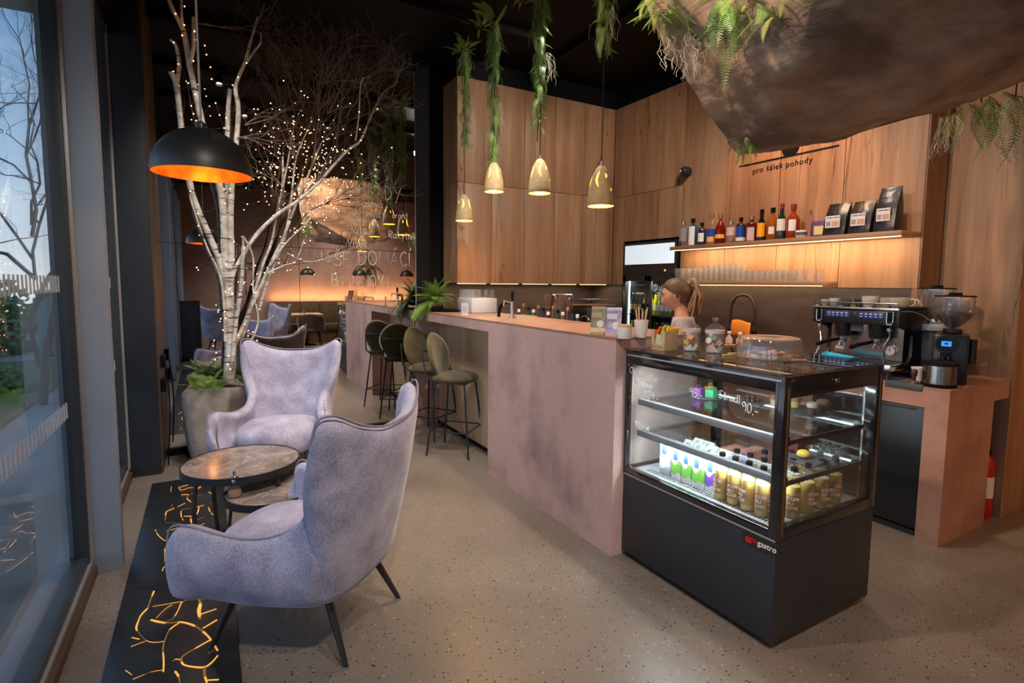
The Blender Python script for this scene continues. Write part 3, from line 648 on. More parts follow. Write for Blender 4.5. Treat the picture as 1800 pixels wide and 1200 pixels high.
M_['bulbg'] = P('bulb_glow', (1,.8,.5), .5, emit=6, ecol=(1,.55,.2))
dome('large black dome pendant with a gold leaf inside, hanging over the side tables', (.010,2.81,1.972), .202, DIM, energy=LAMP['dome'])
# ================================================================== CERAMIC PENDANTS OVER THE BAR
def cone(i, y, z, label):
    t = thing('cone_pendant', label, 'lamp', (2.07,y,z), 0, 'ceramic pendants above the bar')
    H = .235
    prof = [(.078,0),(.080,.004),(.079,.03),(.073,.09),(.062,.145),(.045,.195),(.028,.225),(.012,.238),(0,.240)]
    o = MB().lathe(prof, 36).build('shade', M_['ceramic'], t, ang=70)
    inn = [(.075,0),(.074,.03),(.068,.09),(.057,.143),(.04,.19),(.0,.215)]
    MB().lathe([(.078,0),(.075,.0)]+inn, 36).build('inner_lining', P('gold_inside', (.95,.62,.10), .5, emit=.5, ecol=(1,.50,.03)) if 'gin' not in M_ else M_['gin'], t, ang=70)
    # cut-outs shaped like coffee beans and leaves, glowing from within
    def slot(a, z0, z1, wd, bend):
        mb = MB(); L_ = []; R2 = []
        for k in range(9):
            v = k/8; zz = z0+(z1-z0)*v; rr = 0
            for (r0,za),(r1,zb) in zip(prof, prof[1:]):
                if za <= zz <= zb and zb > za: rr = r0+(r1-r0)*(zz-za)/(zb-za)
            h = wd*math.sin(PI*v)**.7/max(rr,.02); aa = a+bend*math.sin(PI*v)
            L_.append(((rr+.0012)*math.cos(aa-h),(rr+.0012)*math.sin(aa-h),zz)); R2.append(((rr+.0012)*math.cos(aa+h),(rr+.0012)*math.sin(aa+h),zz))
        mb.add(L_+R2, [(k,k+1,10+k,9+k) for k in range(8)]); mb.build('cutout', M_['slot'], t)
    base = math.radians(-120)
    for da, z0, z1, wd, bd in ((-.35,.10,.20,.007,-.25),(.30,.155,.185,.006,.1),(1.6,.09,.19,.007,.25),(2.6,.13,.17,.006,0),(-1.7,.10,.19,.007,.2),(-2.5,.15,.18,.005,0),(.75,.08,.10,.003,0)):
        slot(base+da+i*.5, z0, z1, wd, bd)
    MB().cyl((0,0,.236),(0,0,.262),.010,.009,12).build('cap', M_['steel'], t)
    MB().cyl((0,0,.26),(0,0,DIM-z),.003,n=6).build('cord', M_['black'], t)
    MB().ell((0,0,.125),(.024,.024,.032),12,8).build('bulb', M_['bulbg'], t)
    lamp('POINT', 'pendant_light', (0,0,.05), LAMP['bar'], AMBER, t, size=.02)
    return t
M_['gin'] = P('gold_inside', (.95,.62,.10), .5, emit=.5, ecol=(1,.50,.03))
M_['slot'] = P('slot_glow', (1,.7,.2), .5, emit=1.5, ecol=(1,.52,.05))
PEND = [(2.57,1.965,'ceramic cone pendant on a bare cord, nearest the hanging rock'),(3.25,2.135,'ceramic cone pendant below the second fern garland from the rock'),(3.94,2.243,'ceramic cone pendant half covered by a fern garland'),(4.52,2.065,'lowest hanging ceramic cone pendant, nearest the mirror')]
for i,(y,z,l) in enumerate(PEND): cone(i, y, z, l)
# ================================================================== FLOOR INLAY WITH GLOWING CRACKS
inl = thing('floor_inlay', 'black stone floor strip with glowing gold cracks along the window', 'floor inlay', (0,0,0))
for a, b in ((3.06,4.66),(1.62,3.057),(.2,1.617)): one('slab', (-.393,a,.0), (.068,b,.005), P('black_slab', (.012,.013,.016), .35, col2=(.03,.032,.036), scale=5, lo=.5, hi=.8, bump=.08, bscale=10) if 'bslab' not in M_ else M_['bslab'], inl, .002); M_['bslab'] = bpy.data.materials['black_slab']
CR = [  # crack polylines in photo crop units, width in mm
([(570,655),(553,690),(560,715),(575,760),(567,800),(575,848)],16),([(575,666),(662,647)],8),([(570,740),(662,727)],3),([(580,818),(665,789)],8),
([(668,850),(590,897)],9),([(300,850),(350,862),(400,868),(455,862),(500,868),(545,885),(590,915),(630,955),(672,1022)],11),([(455,868),(405,905),(378,965),(368,1010),(372,1080),(370,1140)],9),
([(633,960),(545,1010),(480,1050),(470,1075),(485,1100),(545,1112),(600,1112),(640,1085),(672,1048)],10),([(600,1112),(598,1150),(612,1200)],11),([(608,1185),(678,1182)],8),([(435,1135),(455,1165),(460,1200)],9),([(420,1080),(440,1068),(466,1072)],5),
([(318,690),(300,735),(282,785),(245,825),(220,890),(225,910)],8),([(195,948),(238,958)],6),([(225,910),(275,965),(330,975),(375,968)],4),([(190,998),(270,968)],3),([(487,650),(485,700),(490,742),(470,755),(450,800),(425,840),(385,862)],6),([(490,742),(555,735)],5),([(330,840),(380,790),(420,765)],2),([(470,748),(400,760),(310,775)],2),([(160,1130),(195,1155)],3),([(200,1180),(300,1140),(370,1128)],2),
([(325,350),(340,378),(370,405),(420,425),(470,425),(505,405)],6),([(520,280),(528,330),(525,380),(600,375),(655,385)],11),([(525,305),(598,280)],6),([(560,330),(600,315)],4),([(485,275),(545,272),(562,250),(568,225)],9),([(470,240),(560,222),(600,212)],6),([(388,360),(455,338)],4),([(380,300),(385,255),(395,245),(430,230)],6),([(470,240),(468,270),(480,298)],6),([(380,312),(450,312),(485,325)],3),
([(412,222),(420,210)],5),([(450,222),(490,203)],5),([(455,115),(505,100)],7),([(455,115),(470,130),(520,115),(560,118),(590,95)],6),([(520,95),(525,85)],6),([(520,155),(550,130),(580,112)],5),([(535,172),(580,155)],5),([(470,155),(510,155),(500,175),(530,200)],7),([(620,225),(630,250),(650,270)],6),([(620,140),(640,150)],5),([(625,205),(650,200)],5),([(410,140),(415,110)],3),
([(460,505),(490,455),(520,430),(545,432)],6),([(495,498),(590,428)],3),([(478,425),(545,425)],5),([(480,503),(590,492),(640,480)],6),([(608,492),(605,545),(615,555)],12),([(550,570),(575,545),(640,525)],7),([(640,440),(640,470),(628,480)],9),([(600,440),(650,435)],5),([(378,455),(380,525)],8),([(365,580),(375,555),(410,560)],7),([(380,525),(440,512)],3),([(444,512),(440,590)],5),([(640,385),(650,420),(640,440)],8),([(690,545),(686,570)],4)]
bm_c = MB()
for pl, wmm in CR:
    q = [atz(170+x/3.158, 820+y/3.158, .0055) for x, y in pl]; q = catmull(q, 3) if len(q) > 2 else q
    L_, R2 = [], []
    for i, p in enumerate(q):
        d = (q[min(i+1,len(q)-1)]-q[max(i-1,0)]); d.z = 0; d.normalize(); nn = Vector((-d.y,d.x,0))
        h = wmm*.00050*(.55+.7*abs(noise.noise(p*9+Vector((wmm,0,0)))))
        L_.append(p+nn*h); R2.append(p-nn*h)
    k = len(q); vs = [(*v[:2],.0052) for v in L_+R2]+[(*v[:2],.0066) for v in L_+R2]
    bm_c.m = 0
    for i in range(k-1):
        bm_c.m = 1 if noise.noise(q[i]*13+Vector((3,1,wmm))) > .16 else 0
        bm_c.add([vs[i],vs[i+1],vs[k+i],vs[k+i+1],vs[2*k+i],vs[2*k+i+1],vs[3*k+i],vs[3*k+i+1]], [(4,5,7,6),(0,1,5,4),(3,2,6,7)])
    continue
    bm_c.add(vs, [(2*k+i,2*k+i+1,3*k+i+1,3*k+i) for i in range(k-1)]+[(i,i+1,2*k+i+1,2*k+i) for i in range(k-1)]+[(k+i+1,k+i,3*k+i,3*k+i+1) for i in range(k-1)])
bm_c.build('glowing_cracks', [M_['glow'], M_['dimglow']], inl)['kind'] = 'stuff'
# ================================================================== ROCK PLANTER
def rocky(name, pts, mt, par, cuts=4, amp=.05, fq=2.2, round_=.06, noisefn=None):
    bm = hull([Vector(p) for p in pts]); bmesh.ops.triangulate(bm, faces=bm.faces)
    for k in range(cuts):
        bmesh.ops.subdivide_edges(bm, edges=[e for e in bm.edges if e.calc_length() > .05], cuts=1, use_grid_fill=True); bmesh.ops.triangulate(bm, faces=bm.faces)
        if k < 2: bmesh.ops.smooth_vert(bm, verts=bm.verts, factor=round_*4 if k else round_*3, use_axis_x=True, use_axis_y=True, use_axis_z=True)
    bm.normal_update(); big = name == 'boulder'
    for v in bm.verts:
        p = v.co; d = noise.fractal(p*fq, 1.0, 2.0, 5)*amp
        rid = 1-abs(noise.noise(Vector((p.x*1.3+5, p.y*1.3, p.z*3.2)))); d += (rid**4)*amp*.6
        d += noise.noise(p*11)*amp*.10
        if big:
            s_ = p.z*1.0+p.x*.42-p.y*.35; w__ = noise.noise(p*1.4)*.25
            d += .018*(1-abs(2*((s_+w__)*3.1 % 1)-1))**2 + .010*noise.noise(Vector((s_*9,p.x*1.2,p.y*1.2))) + .008*noise.fractal(p*8,1,2,3)
        v.co = p + v.normal*d
    me = bpy.data.meshes.new(name); bm.to_mesh(me); bm.free(); me.materials.append(mt); me.shade_smooth(); me.set_sharp_from_angle(angle=math.radians(50))
    o = bpy.data.objects.new(name, me); COL.objects.link(o)
    if par is not None: o.parent = par
    return o
pt = thing('rock_planter', 'boulder shaped taupe planter at the foot of the birch, by the mirror', 'planter', (0,0,0))
def trough(u, v):
    a = 2*PI*u; ca, sa = math.cos(a), math.sin(a); e = .52
    cx = math.copysign(abs(ca)**e, ca); sy = math.copysign(abs(sa)**e, sa)
    k, z = [(.90,0),(.95,.06),(.985,.18),(1,.34),(.99,.46),(.96,.56),(.91,.62),(.84,.645),(.77,.64),(.72,.60),(.70,.52)][int(round(v*10))]
    p = Vector((.29+.475*cx*k, 5.075+.262*sy*k, z))
    if .02 < z < .64 and v < .8:
        nrm = Vector((cx,sy,0)).normalized(); p += nrm*(noise.fractal(p*2.2, 1, 2, 4)*.06+(round(noise.noise(p*3.1)*3)/3)*.022); p.z += (noise.noise(p*3)*.05+noise.noise(p*9)*.012) if z > .3 else 0
        if ca > -.3 and sa < 0 and .30 < z < .50 and p.x > .12: p += Vector((0,.075+.02*noise.noise(p*30),0))      # the broken hollow in the front face
        p.y = min(p.y, YM-.035); p.x = max(p.x, -.20)
    return p
MB().grid(trough, 120, 11, cu=True).build('bowl', M_['trough'], pt, ang=70, sub=1)
MB().grid(lambda u,v: Vector((.29+.345*(u-.5)*2, 5.075+.19*(v-.5)*2, .585+.03*noise.noise(Vector((u*5,v*5,1))))), 20, 14).build('soil', M_['soil'], pt)
# ================================================================== BIRCH
bt = thing('birch_tree', 'bare white multi stemmed birch standing in the rock planter', 'tree', (.16,5.0,.55))
OFF = Vector((.16,5.0,.55))
def stem(pl, y0, y1, r0, r1, name='stem', mt='bark', n=12):
    q = []
    for i, (x, y) in enumerate(pl):
        t = i/(len(pl)-1); q.append(aty(x, y, y0+(y1-y0)*t)-OFF)
    q = catmull(q, 5); k = len(q)
    rr = [.62*(r0+(r1-r0)*i/(k-1))*(1+.10*noise.noise(q[i]*14)) for i in range(k)]
    mb = MB(); mb.tube(q, rr, n); mb.build(name, M_[mt], bt, ang=60); return q
ENDS = []
def S_(pl, y0, y1, r0, r1, **k): q = stem(pl, y0, y1, r0, r1, **k); ENDS.append(q)
S_([(403,672),(405,600),(402,530),(400,486)], 5.0, 4.99, .078, .066, name='trunk')
S_([(400,500),(395,465),(394,399),(390,348),(384,318),(368,262),(355,214),(342,156),(333,111),(325,64),(316,40),(304,18),(292,-12)], 4.99, 4.86, .052, .024)
S_([(335,108),(340,84),(340,64),(340,30)], 4.88, 4.86, .024, .018)
S_([(321,46),(319,20),(318,-12)], 4.87, 4.86, .017, .012)
S_([(401,500),(406,455),(405,400),(406,360),(409,300),(416,244),(419,189),(414,161),(417,142),(430,111),(439,78),(453,30)], 4.98, 4.9, .047, .014)
S_([(433,110),(446,91),(458,75),(458,58)], 4.93, 4.91, .018, .010)
S_([(397,505),(388,465),(366,411),(348,369),(336,333),(325,270),(318,219),(310,150),(300,126)], 4.99, 4.93, .045, .030)
S_([(311,145),(315,115),(310,82),(299,69)], 4.94, 4.92, .027, .020)
S_([(396,600),(394,545),(387,486),(363,432),(337,357),(334,340)], 4.96, 4.92, .020, .007, mt='bark')
S_([(400,470),(402,400),(398,300),(400,228),(401,194),(404,156)], 5.04, 5.02, .034, .027)
S_([(405,520),(412,476),(450,414),(486,378),(522,354),(560,321),(578,300),(611,264),(631,250),(644,225)], 4.96, 4.93, .029, .015)
S_([(625,247),(631,200),(635,144),(650,134)], 4.94, 4.94, .011, .004); S_([(642,228),(658,192),(675,161),(694,150)], 4.93, 4.93, .011, .004)
S_([(408,640),(415,564),(423,510),(427,450),(429,417)], 4.95, 4.93, .030, .021)
S_([(424,417),(430,419),(445,453),(445,510),(454,559),(446,590),(436,606),(425,640)], 4.90, 4.92, .010, .012)
S_([(408,610),(421,588),(444,534),(474,468),(498,417),(520,360),(545,300),(565,250)], 5.06, 5.05, .034, .010)
S_([(455,545),(470,495),(483,462),(501,414),(512,350),(520,280),(540,230)], 5.08, 5.04, .026, .008)
S_([(415,600),(430,580),(459,474),(477,426),(490,360),(505,290),(515,230)], 5.10, 5.06, .028, .008)
S_([(475,467),(500,430),(540,390),(575,350),(640,330)], 5.02, 5.0, .014, .005); S_([(470,480),(500,466),(520,458),(535,420)], 5.0, 4.99, .012, .005)
S_([(505,445),(540,460),(580,452),(610,440)], 4.98, 4.96, .007, .003); S_([(497,275),(497,300),(496,330)], 4.96, 4.98, .012, .010)
# fine twigs
tw = MB()
def twig(p, d, L, r, lev):
    q = [p]; n = 5
    for i in range(n):
        d = (d + Vector((random.uniform(-1,1), random.uniform(-.45,.45), random.uniform(-1,1)))*.33).normalized(); p = p + d*L/n
        if p.y > YM-.06-OFF.y: p.y = YM-.06-OFF.y; d.y = -abs(d.y)
        q.append(p)
        if lev > 0 and i > 0 and random.random() < .75: twig(p, (d+Vector((random.uniform(-1,1), random.uniform(-.5,.5), random.uniform(-.5,1)))*.9).normalized(), L*random.uniform(.45,.75), r*.6, lev-1)
    tw.tube(q, [r*(1-.8*i/n) for i in range(n+1)], 4, cap=False)
for (x, y, y_, dx, dz, L) in [(545,300,5.05,.2,1,.75),(540,230,5.04,.1,1,.7),(515,230,5.06,.2,1,.7),(565,250,5.05,.3,1,.6),(520,280,5.04,-.2,1,.6),(644,225,4.93,.1,1,.45),(694,150,4.93,.4,.6,.2),(650,134,4.94,.5,.5,.2),(600,340,5.0,.7,.3,.4),(500,330,5.0,-.5,.7,.4),(480,400,5.0,.3,.6,.3),(640,330,5.0,.7,.2,.3),(560,321,4.94,.1,1,.4),(430,220,4.92,.8,.6,.45),(417,242,4.92,.9,.4,.35),(452,40,4.9,.6,.8,.4),(340,40,4.86,1,.4,.5),(590,240,4.98,0,1,.7),(555,200,5.02,.3,1,.6),(575,200,5.02,.6,.7,.6),(530,180,5.02,-.3,1,.5),(610,440,4.96,.6,.2,.3),(560,150,5.02,.5,.7,.5)]:
    for rep in range(3): twig(aty(x, y, y_)-OFF, Vector((dx+random.uniform(-.3,.3), random.uniform(-.2,.2), dz)).normalized(), L, .0048, 3)
o = tw.build('twigs', M_['twig'], bt, ang=180); o['kind'] = 'stuff'
# string lights
sl = thing('string_lights', 'warm fairy lights wound through the birch branches', 'fairy lights', (.16,5.0,.55))
wi = MB(); bu = MB()
def bulb(p): bu.ell(p, .0042, 6, 4)
rs = random.Random(3)
spots = []
for q in ENDS:
    for i in range(2, len(q), 3):
        if rs.random() < .33: spots.append(q[i]+Vector((rs.uniform(-.03,.03), -.04-rs.random()*.02, rs.uniform(-.02,.02))))
for i in range(165):
    x = rs.gauss(545,52); y = rs.gauss(285,62)
    if 430 < x < 690 and 130 < y < 460: spots.append(aty(x, y, rs.uniform(4.85,5.2))-OFF)
for (x,y) in [(324,44),(342,55),(346,70),(360,80),(349,92),(363,96),(340,107),(370,118),(350,130),(372,139),(331,146),(379,181),(343,166),(386,202),(336,186),(340,200),(345,212),(394,225),(352,207),(346,470),(388,560),(384,545),(392,580),(402,625),(400,640),(380,620),(378,632),(430,570),(436,590),(470,470),(490,462),(505,475),(600,450),(541,470),(590,480)]:
    p = aty(x, y, 4.85); 
    spots.append(p-OFF)
for p in spots: bulb(p)
used = list(spots); cur = used.pop(0); path = [cur]
while used:
    used.sort(key=lambda p: (p-cur).length_squared); nx = used.pop(0)
    if (nx-cur).length > .3:
        if len(path) > 1: wi.tube(path, .0012, 4, cap=False)
        path = [nx]
    else: path.append((cur+nx)/2+Vector((0,0,-.01))); path.append(nx)
    cur = nx
if len(path) > 1: wi.tube(path, .0012, 4, cap=False)
wi.build('wire', P('wire_brown', (.05,.03,.02), .6), sl); bu.build('bulbs', M_['bulb'], sl)['kind'] = 'stuff'
# ================================================================== FERNS AND HANGING GREENERY
def frond_mesh(name, L, W, n, mt, droop=.5, curl=0.0, tip=.25, thick=.0012):
    mb = MB(); q = []
    for i in range(n+1): t = i/n; q.append(Vector((curl*t*t*L, L*t*(1-.22*droop*t), L*(.28*t-droop*.62*t*t))))
    mb.tube(q, [.0022*(1-.8*i/n)+.0004 for i in range(n+1)], 4, cap=False)
    for i in range(1, n+1):
        t = i/n; d = (q[i]-q[i-1]).normalized(); w_ = W*math.sin(PI*min(1,(t*.86+.13)))**.75*(1-.35*t)*1.15; up = Vector((1,0,0)).cross(d).normalized()
        for s in (-1,1):
            a = q[i]; e = a + (Vector((s,0,0))*.92+d*.45-up*.12).normalized()*w_; h = min(L/n*.40, w_*.3)
            mid = (a+e)/2 + up*w_*.06
            mb.add([a-d*h*.35, mid-d*h*.6, e, mid+d*h*.55, a+d*h*.35], [(0,1,3,4),(1,2,3)])
    me = mb.build(name, mt); d_ = me.data; bpy.data.objects.remove(me); return d_
FM = {'a': frond_mesh('frond', .26, .055, 20, M_['leaf'], .55), 'b': frond_mesh('frond', .22, .05, 18, M_['leafdk'], .9), 'c': frond_mesh('frond', .20, .035, 24, M_['leaf'], .3, .3),
      'y': frond_mesh('frond', .16, .022, 26, M_['leafye'], .9), 'h': frond_mesh('frond', .30, .052, 24, M_['leafdk'], 1.25), 'g': frond_mesh('frond', .30, .045, 24, M_['leaf'], 1.35)}
def fr_(par, key, loc, rx, rz, sc=1, ry=0):
    o = bpy.data.objects.new('frond', FM[key]); COL.objects.link(o); o.parent = par; o.location = loc; o.rotation_euler = (rx, ry, rz); o.scale = (sc,sc,sc); return o
def fern(label, loc, n, keys, sc=1, spread=.05, up=(.1,1.0), name='potted_fern', cat='fern', grp=None, arc=(0,2*PI), pot=None):
    t = thing(name, label, cat, loc, 0, grp)
    for i in range(n):
        a = arc[0]+(arc[1]-arc[0])*(i+random.uniform(-.4,.4))/n
        fr_(t, random.choice(keys), (-math.sin(a)*spread*random.random(), math.cos(a)*spread*random.random(), random.uniform(0,.03)), random.uniform(*up), a, sc*random.uniform(.75,1.15))
    return t
def moss_tuft(par, loc, L, w_, n, mt='moss', seed=1):
    r = random.Random(seed); mb = MB()
    for i in range(n):
        p = Vector((r.uniform(-w_,w_)*.5, r.uniform(-w_,w_)*.5, 0)); q = [p]; k = 7
        for j in range(k): p = p + Vector((r.gauss(0,.011), r.gauss(0,.011), -L/k*r.uniform(.5,1.15))); q.append(p)
        mb.tube(q, .0009, 3, cap=False)
    o = mb.build('moss', M_[mt], par, loc=loc, ang=180); o['kind'] = 'stuff'; return o
# ferns in the planter
for x, y, lab in ((355,640,'bright green fern at the left end of the rock planter'),(378,662,'low green fern spilling over the front of the rock planter'),(432,630,'bright fern between the birch stems and the armchair')):
    p = aty(x, y, 4.92 if x != 432 else 5.06); p.z = .61
    fern(lab, p, 16, ['a','c','a'], .85, .05, (.15,1.1), 'planter_fern', 'fern', 'ferns in the rock planter')
# hanging garlands above the bar: fronds spiral down a cord, with pale moss
def garland(label, x, y, z0, z1, seed, wide=.055, moss=True, keys=('h','c','g'), flare=True):
    r = random.Random(seed); t = thing('fern_garland', label, 'hanging plant', (x,y,z0), 0, 'hanging fern garlands over the bar')
    L = z0-z1; n = int(L/.0075)
    q = [Vector((.012*math.sin(i*.9), .012*math.cos(i*1.1), -L*i/12)) for i in range(13)]; MB().tube(q, .005, 5).build('vine', M_['twig'], t)
    for i in range(n):
        v = i/n; a = r.uniform(0,2*PI); fr_(t, r.choice(keys), (r.uniform(-.012,.012), r.uniform(-.012,.012), -L*v*.92), r.uniform(-.95,-.45), a, r.uniform(.40,.66)*(1.1-.30*v))
    if flare:
        for i in range(9): fr_(t, r.choice('cya'), (0,0,r.uniform(-.03,.05)), r.uniform(0,.7), r.uniform(0,2*PI), r.uniform(.6,1.05))
    if moss:
        moss_tuft(t, (0,.0,-.05), .16, .07, 16, seed=seed); moss_tuft(t, (.03,-.04,-L*.5), .22, .03, 12, seed=seed+9)
    return t
def zat(px, py, x=2.07): return atx(px, py, x)
for px, pt_, pb, sd, lab in ((818,85,270,11,'slim fern garland with pale moss, hanging nearest the mirror'),(868,40,318,12,'long fern garland reaching down over a ceramic pendant'),(950,-60,248,13,'dense fern garland hanging in front of the cabinets'),(1062,-70,100,14,'short fern garland nearest the hanging rock')):
    a = zat(px, pt_); b = zat(px, pb); garland(lab, 2.07, (a.y+b.y)/2+.0, a.z, b.z, sd)
for px, py, sd, lab in ((812,95,31,'loose leafy clump at the head of the slim garland'),(846,50,32,'yellow green leafy clump above the long garland'),(915,5,33,'leafy clump at the frame edge above the pendants')):
    p = zat(px, py); t = fern(lab, (2.07,p.y,p.z), 12, ['c','y','c'], .8, .04, (-.2,.9), 'hanging_fern', 'hanging plant'); MB().cyl((0,0,0),(0,0,DIM-p.z),.002,n=5).build('cord', M_['black'], t)
for t in [o for o in COL.objects if o.name.startswith('fern_garland')]: MB().cyl((0,0,0),(0,0,DIM-t.location.z),.003,n=5).build('cord', M_['black'], t)
# ================================================================== THE HANGING ROCK
rk = thing('hanging_rock', 'huge brown artificial boulder hung from the ceiling above the display case', 'boulder', (0,0,0))
RP = [(2.24,1.72,2.13),(1.92,1.69,2.27),(1.68,1.64,2.42),(1.50,1.58,2.57),(1.40,1.5,3.12),(1.95,1.40,2.17),(1.66,1.1,2.2),(1.52,.92,2.38),(1.46,.82,3.12),
      (2.45,1.70,2.17),(2.70,1.58,2.23),(2.86,1.30,2.29),(2.95,.95,2.37),(2.98,.4,2.72),(2.95,-.3,2.9),(1.75,.45,2.5),(2.0,.1,2.62),(2.3,-.3,2.88),(2.5,.6,2.40),(2.2,1.0,2.16),
      (1.8,.3,3.15),(2.2,-.3,3.15),(2.9,-.3,3.15),(2.98,.8,3.15),(2.6,1.65,3.15),(1.9,1.66,3.15)]
cR = Vector((2.2,.8,2.7)); RP = [tuple(cR+(Vector(p)-cR)*1.03) for p in RP]
rocky('boulder', RP, M_['rock'], rk, 6, .026, 1.9, .010)
for x, y in ((2.0,.3),(2.6,.3),(1.8,1.2),(2.6,1.2)): MB().cyl((x,y,3.0),(x,y,DIM),.008,n=6).build('hanger_rod', M_['black'], rk)
def on_rock(px, py, off=.03):
    d = ray(px, py).normalized(); dg = bpy.context.evaluated_depsgraph_get(); r_ = bpy.data.objects['boulder']
    ok, loc, nrm, idx = r_.ray_cast(Vector((0,0,CAMZ)), d)
    return loc - d*off if ok else None
for px, py, sd, n, keys, L, lab in ((1160,2,41,20,['y','c'],.3,'yellowing leafy plant hanging off the left edge of the rock'),(1285,8,42,14,['h','g','a'],.3,'green fern hanging down the front of the rock'),(1345,12,43,8,['c','y'],.2,'trailing sprig on the front of the rock'),(1276,250,44,10,['g','h'],.2,'small bright fern at the lower tip of the rock')):
    p = on_rock(px, py) or on_rock(px+35, py) or aty(px, py, 1.6)
    t = thing('rock_fern', lab, 'hanging plant', p)
    for i in range(int(n*1.6)): fr_(t, random.choice(keys), (random.uniform(-.05,.05), random.uniform(-.05,.05), random.uniform(-.06,.04)), random.uniform(-1.1,-.1), random.uniform(0,2*PI), random.uniform(.4,.8) if sd != 44 else random.uniform(.22,.36))
    if sd == 41: moss_tuft(t, (.05,.02,-.10), .14, .04, 8, seed=5)
p = on_rock(1212, 62) or aty(1212,62,1.55)
t = thing('hanging_moss', 'pale grey moss beard on the left face of the rock', 'hanging plant', p); moss_tuft(t, (0,0,0), .17, .05, 22, seed=77)
for px, py, z, lab, sd in ((1672,205,2.48,'grey moss tuft hanging behind the rock, the left one',51),(1785,175,2.5,'grey moss beard hanging behind the rock, the right one',52),(1725,180,2.48,'dark trailing leaves hanging behind the rock',53)):
    d = ray(px, py); s = (z-CAMZ)/d.z; p = Vector((0,0,CAMZ))+d*s
    p = atx(px, py, 3.35)
    t = thing('trailing_plant', lab, 'hanging plant', p)
    if sd == 53:
        for i in range(16): fr_(t, random.choice('yh'), (random.uniform(-.12,.12), random.uniform(-.12,.12), 0), random.uniform(-1.2,-.6), random.uniform(0,2*PI), random.uniform(.8,1.4))
    else: moss_tuft(t, (0,0,0), .22 if sd == 51 else .34, .08, 40, seed=sd)
    MB().cyl((0,0,0),(0,0,DIM-p.z),.003,n=5).build('cord', M_['black'], t)
# ================================================================== OUTSIDE
struct(tag(one('ground', (-30,-12,-.35), (-.75,26,-.05), P('paving', (.22,.22,.215), .85, col2=(.30,.30,.29), scale=1.5, bump=.2, bscale=40)), None, None))
struct(one('roof_overhang', (-2.6,-6,3.32), (-.75,5.0,3.6), P('concrete', (.20,.185,.165), .8, col2=(.26,.24,.22), scale=2, stretch=(1,.2,1))))
tag(one('grass_strip', (-9,-6,-.05), (-1.9,13.2,-.02), P('lawn', (.05,.10,.025), .9, col2=(.09,.13,.04), scale=30, bump=.6)), 'strip of lawn outside the window', 'grass')
def box_container(label, loc, d, col):
    t = thing('container', label, 'container', loc)
    mb = MB(); mb.box((0,0,0), d); mb.build('body', P('teal_paint', col, .6), t, bev=.02)
    for i in range(12):
        y = d[1]*(i+.5)/12; one('rib', (d[0], y-.04, .05), (d[0]+.03, y+.04, d[2]-.05), bpy.data.materials['teal_paint'], t)
    one('roof_edge', (-.02,-.02,d[2]-.06), (d[0]+.03,d[1]+.02,d[2]), M_['grey'], t); return t
box_container('teal site container on the far side of the lawn', (-2.95, 14.0, -.02), (2.1, 2.5, 1.3), (.02,.22,.21))
def bush(label, loc, R, n, mt, seed):
    r = random.Random(seed); t = thing('shrub', label, 'shrub', loc); mb = MB()
    for i in range(n):
        a = r.uniform(0,2*PI); k = r.random()**.5*R; p = Vector((k*math.cos(a), k*math.sin(a), r.random()*R*1.1*(1.1-k/R)))
        d1 = Vector((r.gauss(0,1), r.gauss(0,1), r.gauss(0,1))).normalized()*.10*R; d2 = d1.orthogonal()*.45
        mb.add([p-d1, p+d2, p+d1, p-d2], [(0,1,2,3)])
    mb.build('foliage', M_[mt], t, ang=180)['kind'] = 'stuff'; MB().cyl((0,0,0),(0,0,R*.6),.05,n=6).build('stem', M_['twig'], t)
for i,(x,y,R,l) in enumerate(((-4.6,15,1.3,'dark hedge shrub beyond the lawn, behind the container'),(-5.2,21,1.5,'broad shrub far beyond the lawn'),(-2.4,18.5,1.3,'small shrub at the end of the lawn'),(-2.55,9.6,.5,'low grassy shrub just outside the window'),(-8,24,2.2,'tall dark hedge shrub at the back of the lawn'))): bush(l, (x,y,-.05), R, 900, 'leafdk', 60+i)
def outer_tree(label, loc, H, seed):
    r = random.Random(seed); t = thing('willow_tree', label, 'tree', loc); mb = MB()
    def br(p, d, L, rad, lev):
        q = [p]; n = 7; rr = [rad]
        for i in range(n):
            d = (d + Vector((r.gauss(0,.30), r.gauss(0,.30), r.gauss(.06,.22)))).normalized(); p = p + d*L/n; q.append(p); rr.append(rad*(1-.7*(i+1)/n))
            if lev > 0 and i >= 1 and r.random() < .8: br(p, (d+Vector((r.gauss(0,.8), r.gauss(0,.8), r.gauss(.2,.4)))).normalized(), L*r.uniform(.5,.75), rr[-1]*.7, lev-1)
        mb.tube(q, rr, 5 if lev < 2 else 7, cap=False)
    br(Vector((0,0,0)), Vector((.05,0,1)), H, .05, 0); br(Vector((0,0,H*.28)), Vector((.3,.3,1)).normalized(), H*.62, .026, 3); br(Vector((0,0,H*.34)), Vector((-.4,.2,1)).normalized(), H*.6, .024, 3); br(Vector((0,0,H*.45)), Vector((.1,-.4,1)).normalized(), H*.5, .022, 3)
    mb.build('branches', P('dark_bark', (.05,.045,.042), .9) if 'dbark' not in M_ else M_['dbark'], t, ang=180); M_['dbark'] = bpy.data.materials['dark_bark']
outer_tree('bare curly willow outside the window, the near one', (-1.80,8.6,-.05), 4.6, 4)
outer_tree('bare curly willow outside the window, the far one', (-2.55,12.2,-.05), 5.5, 9)
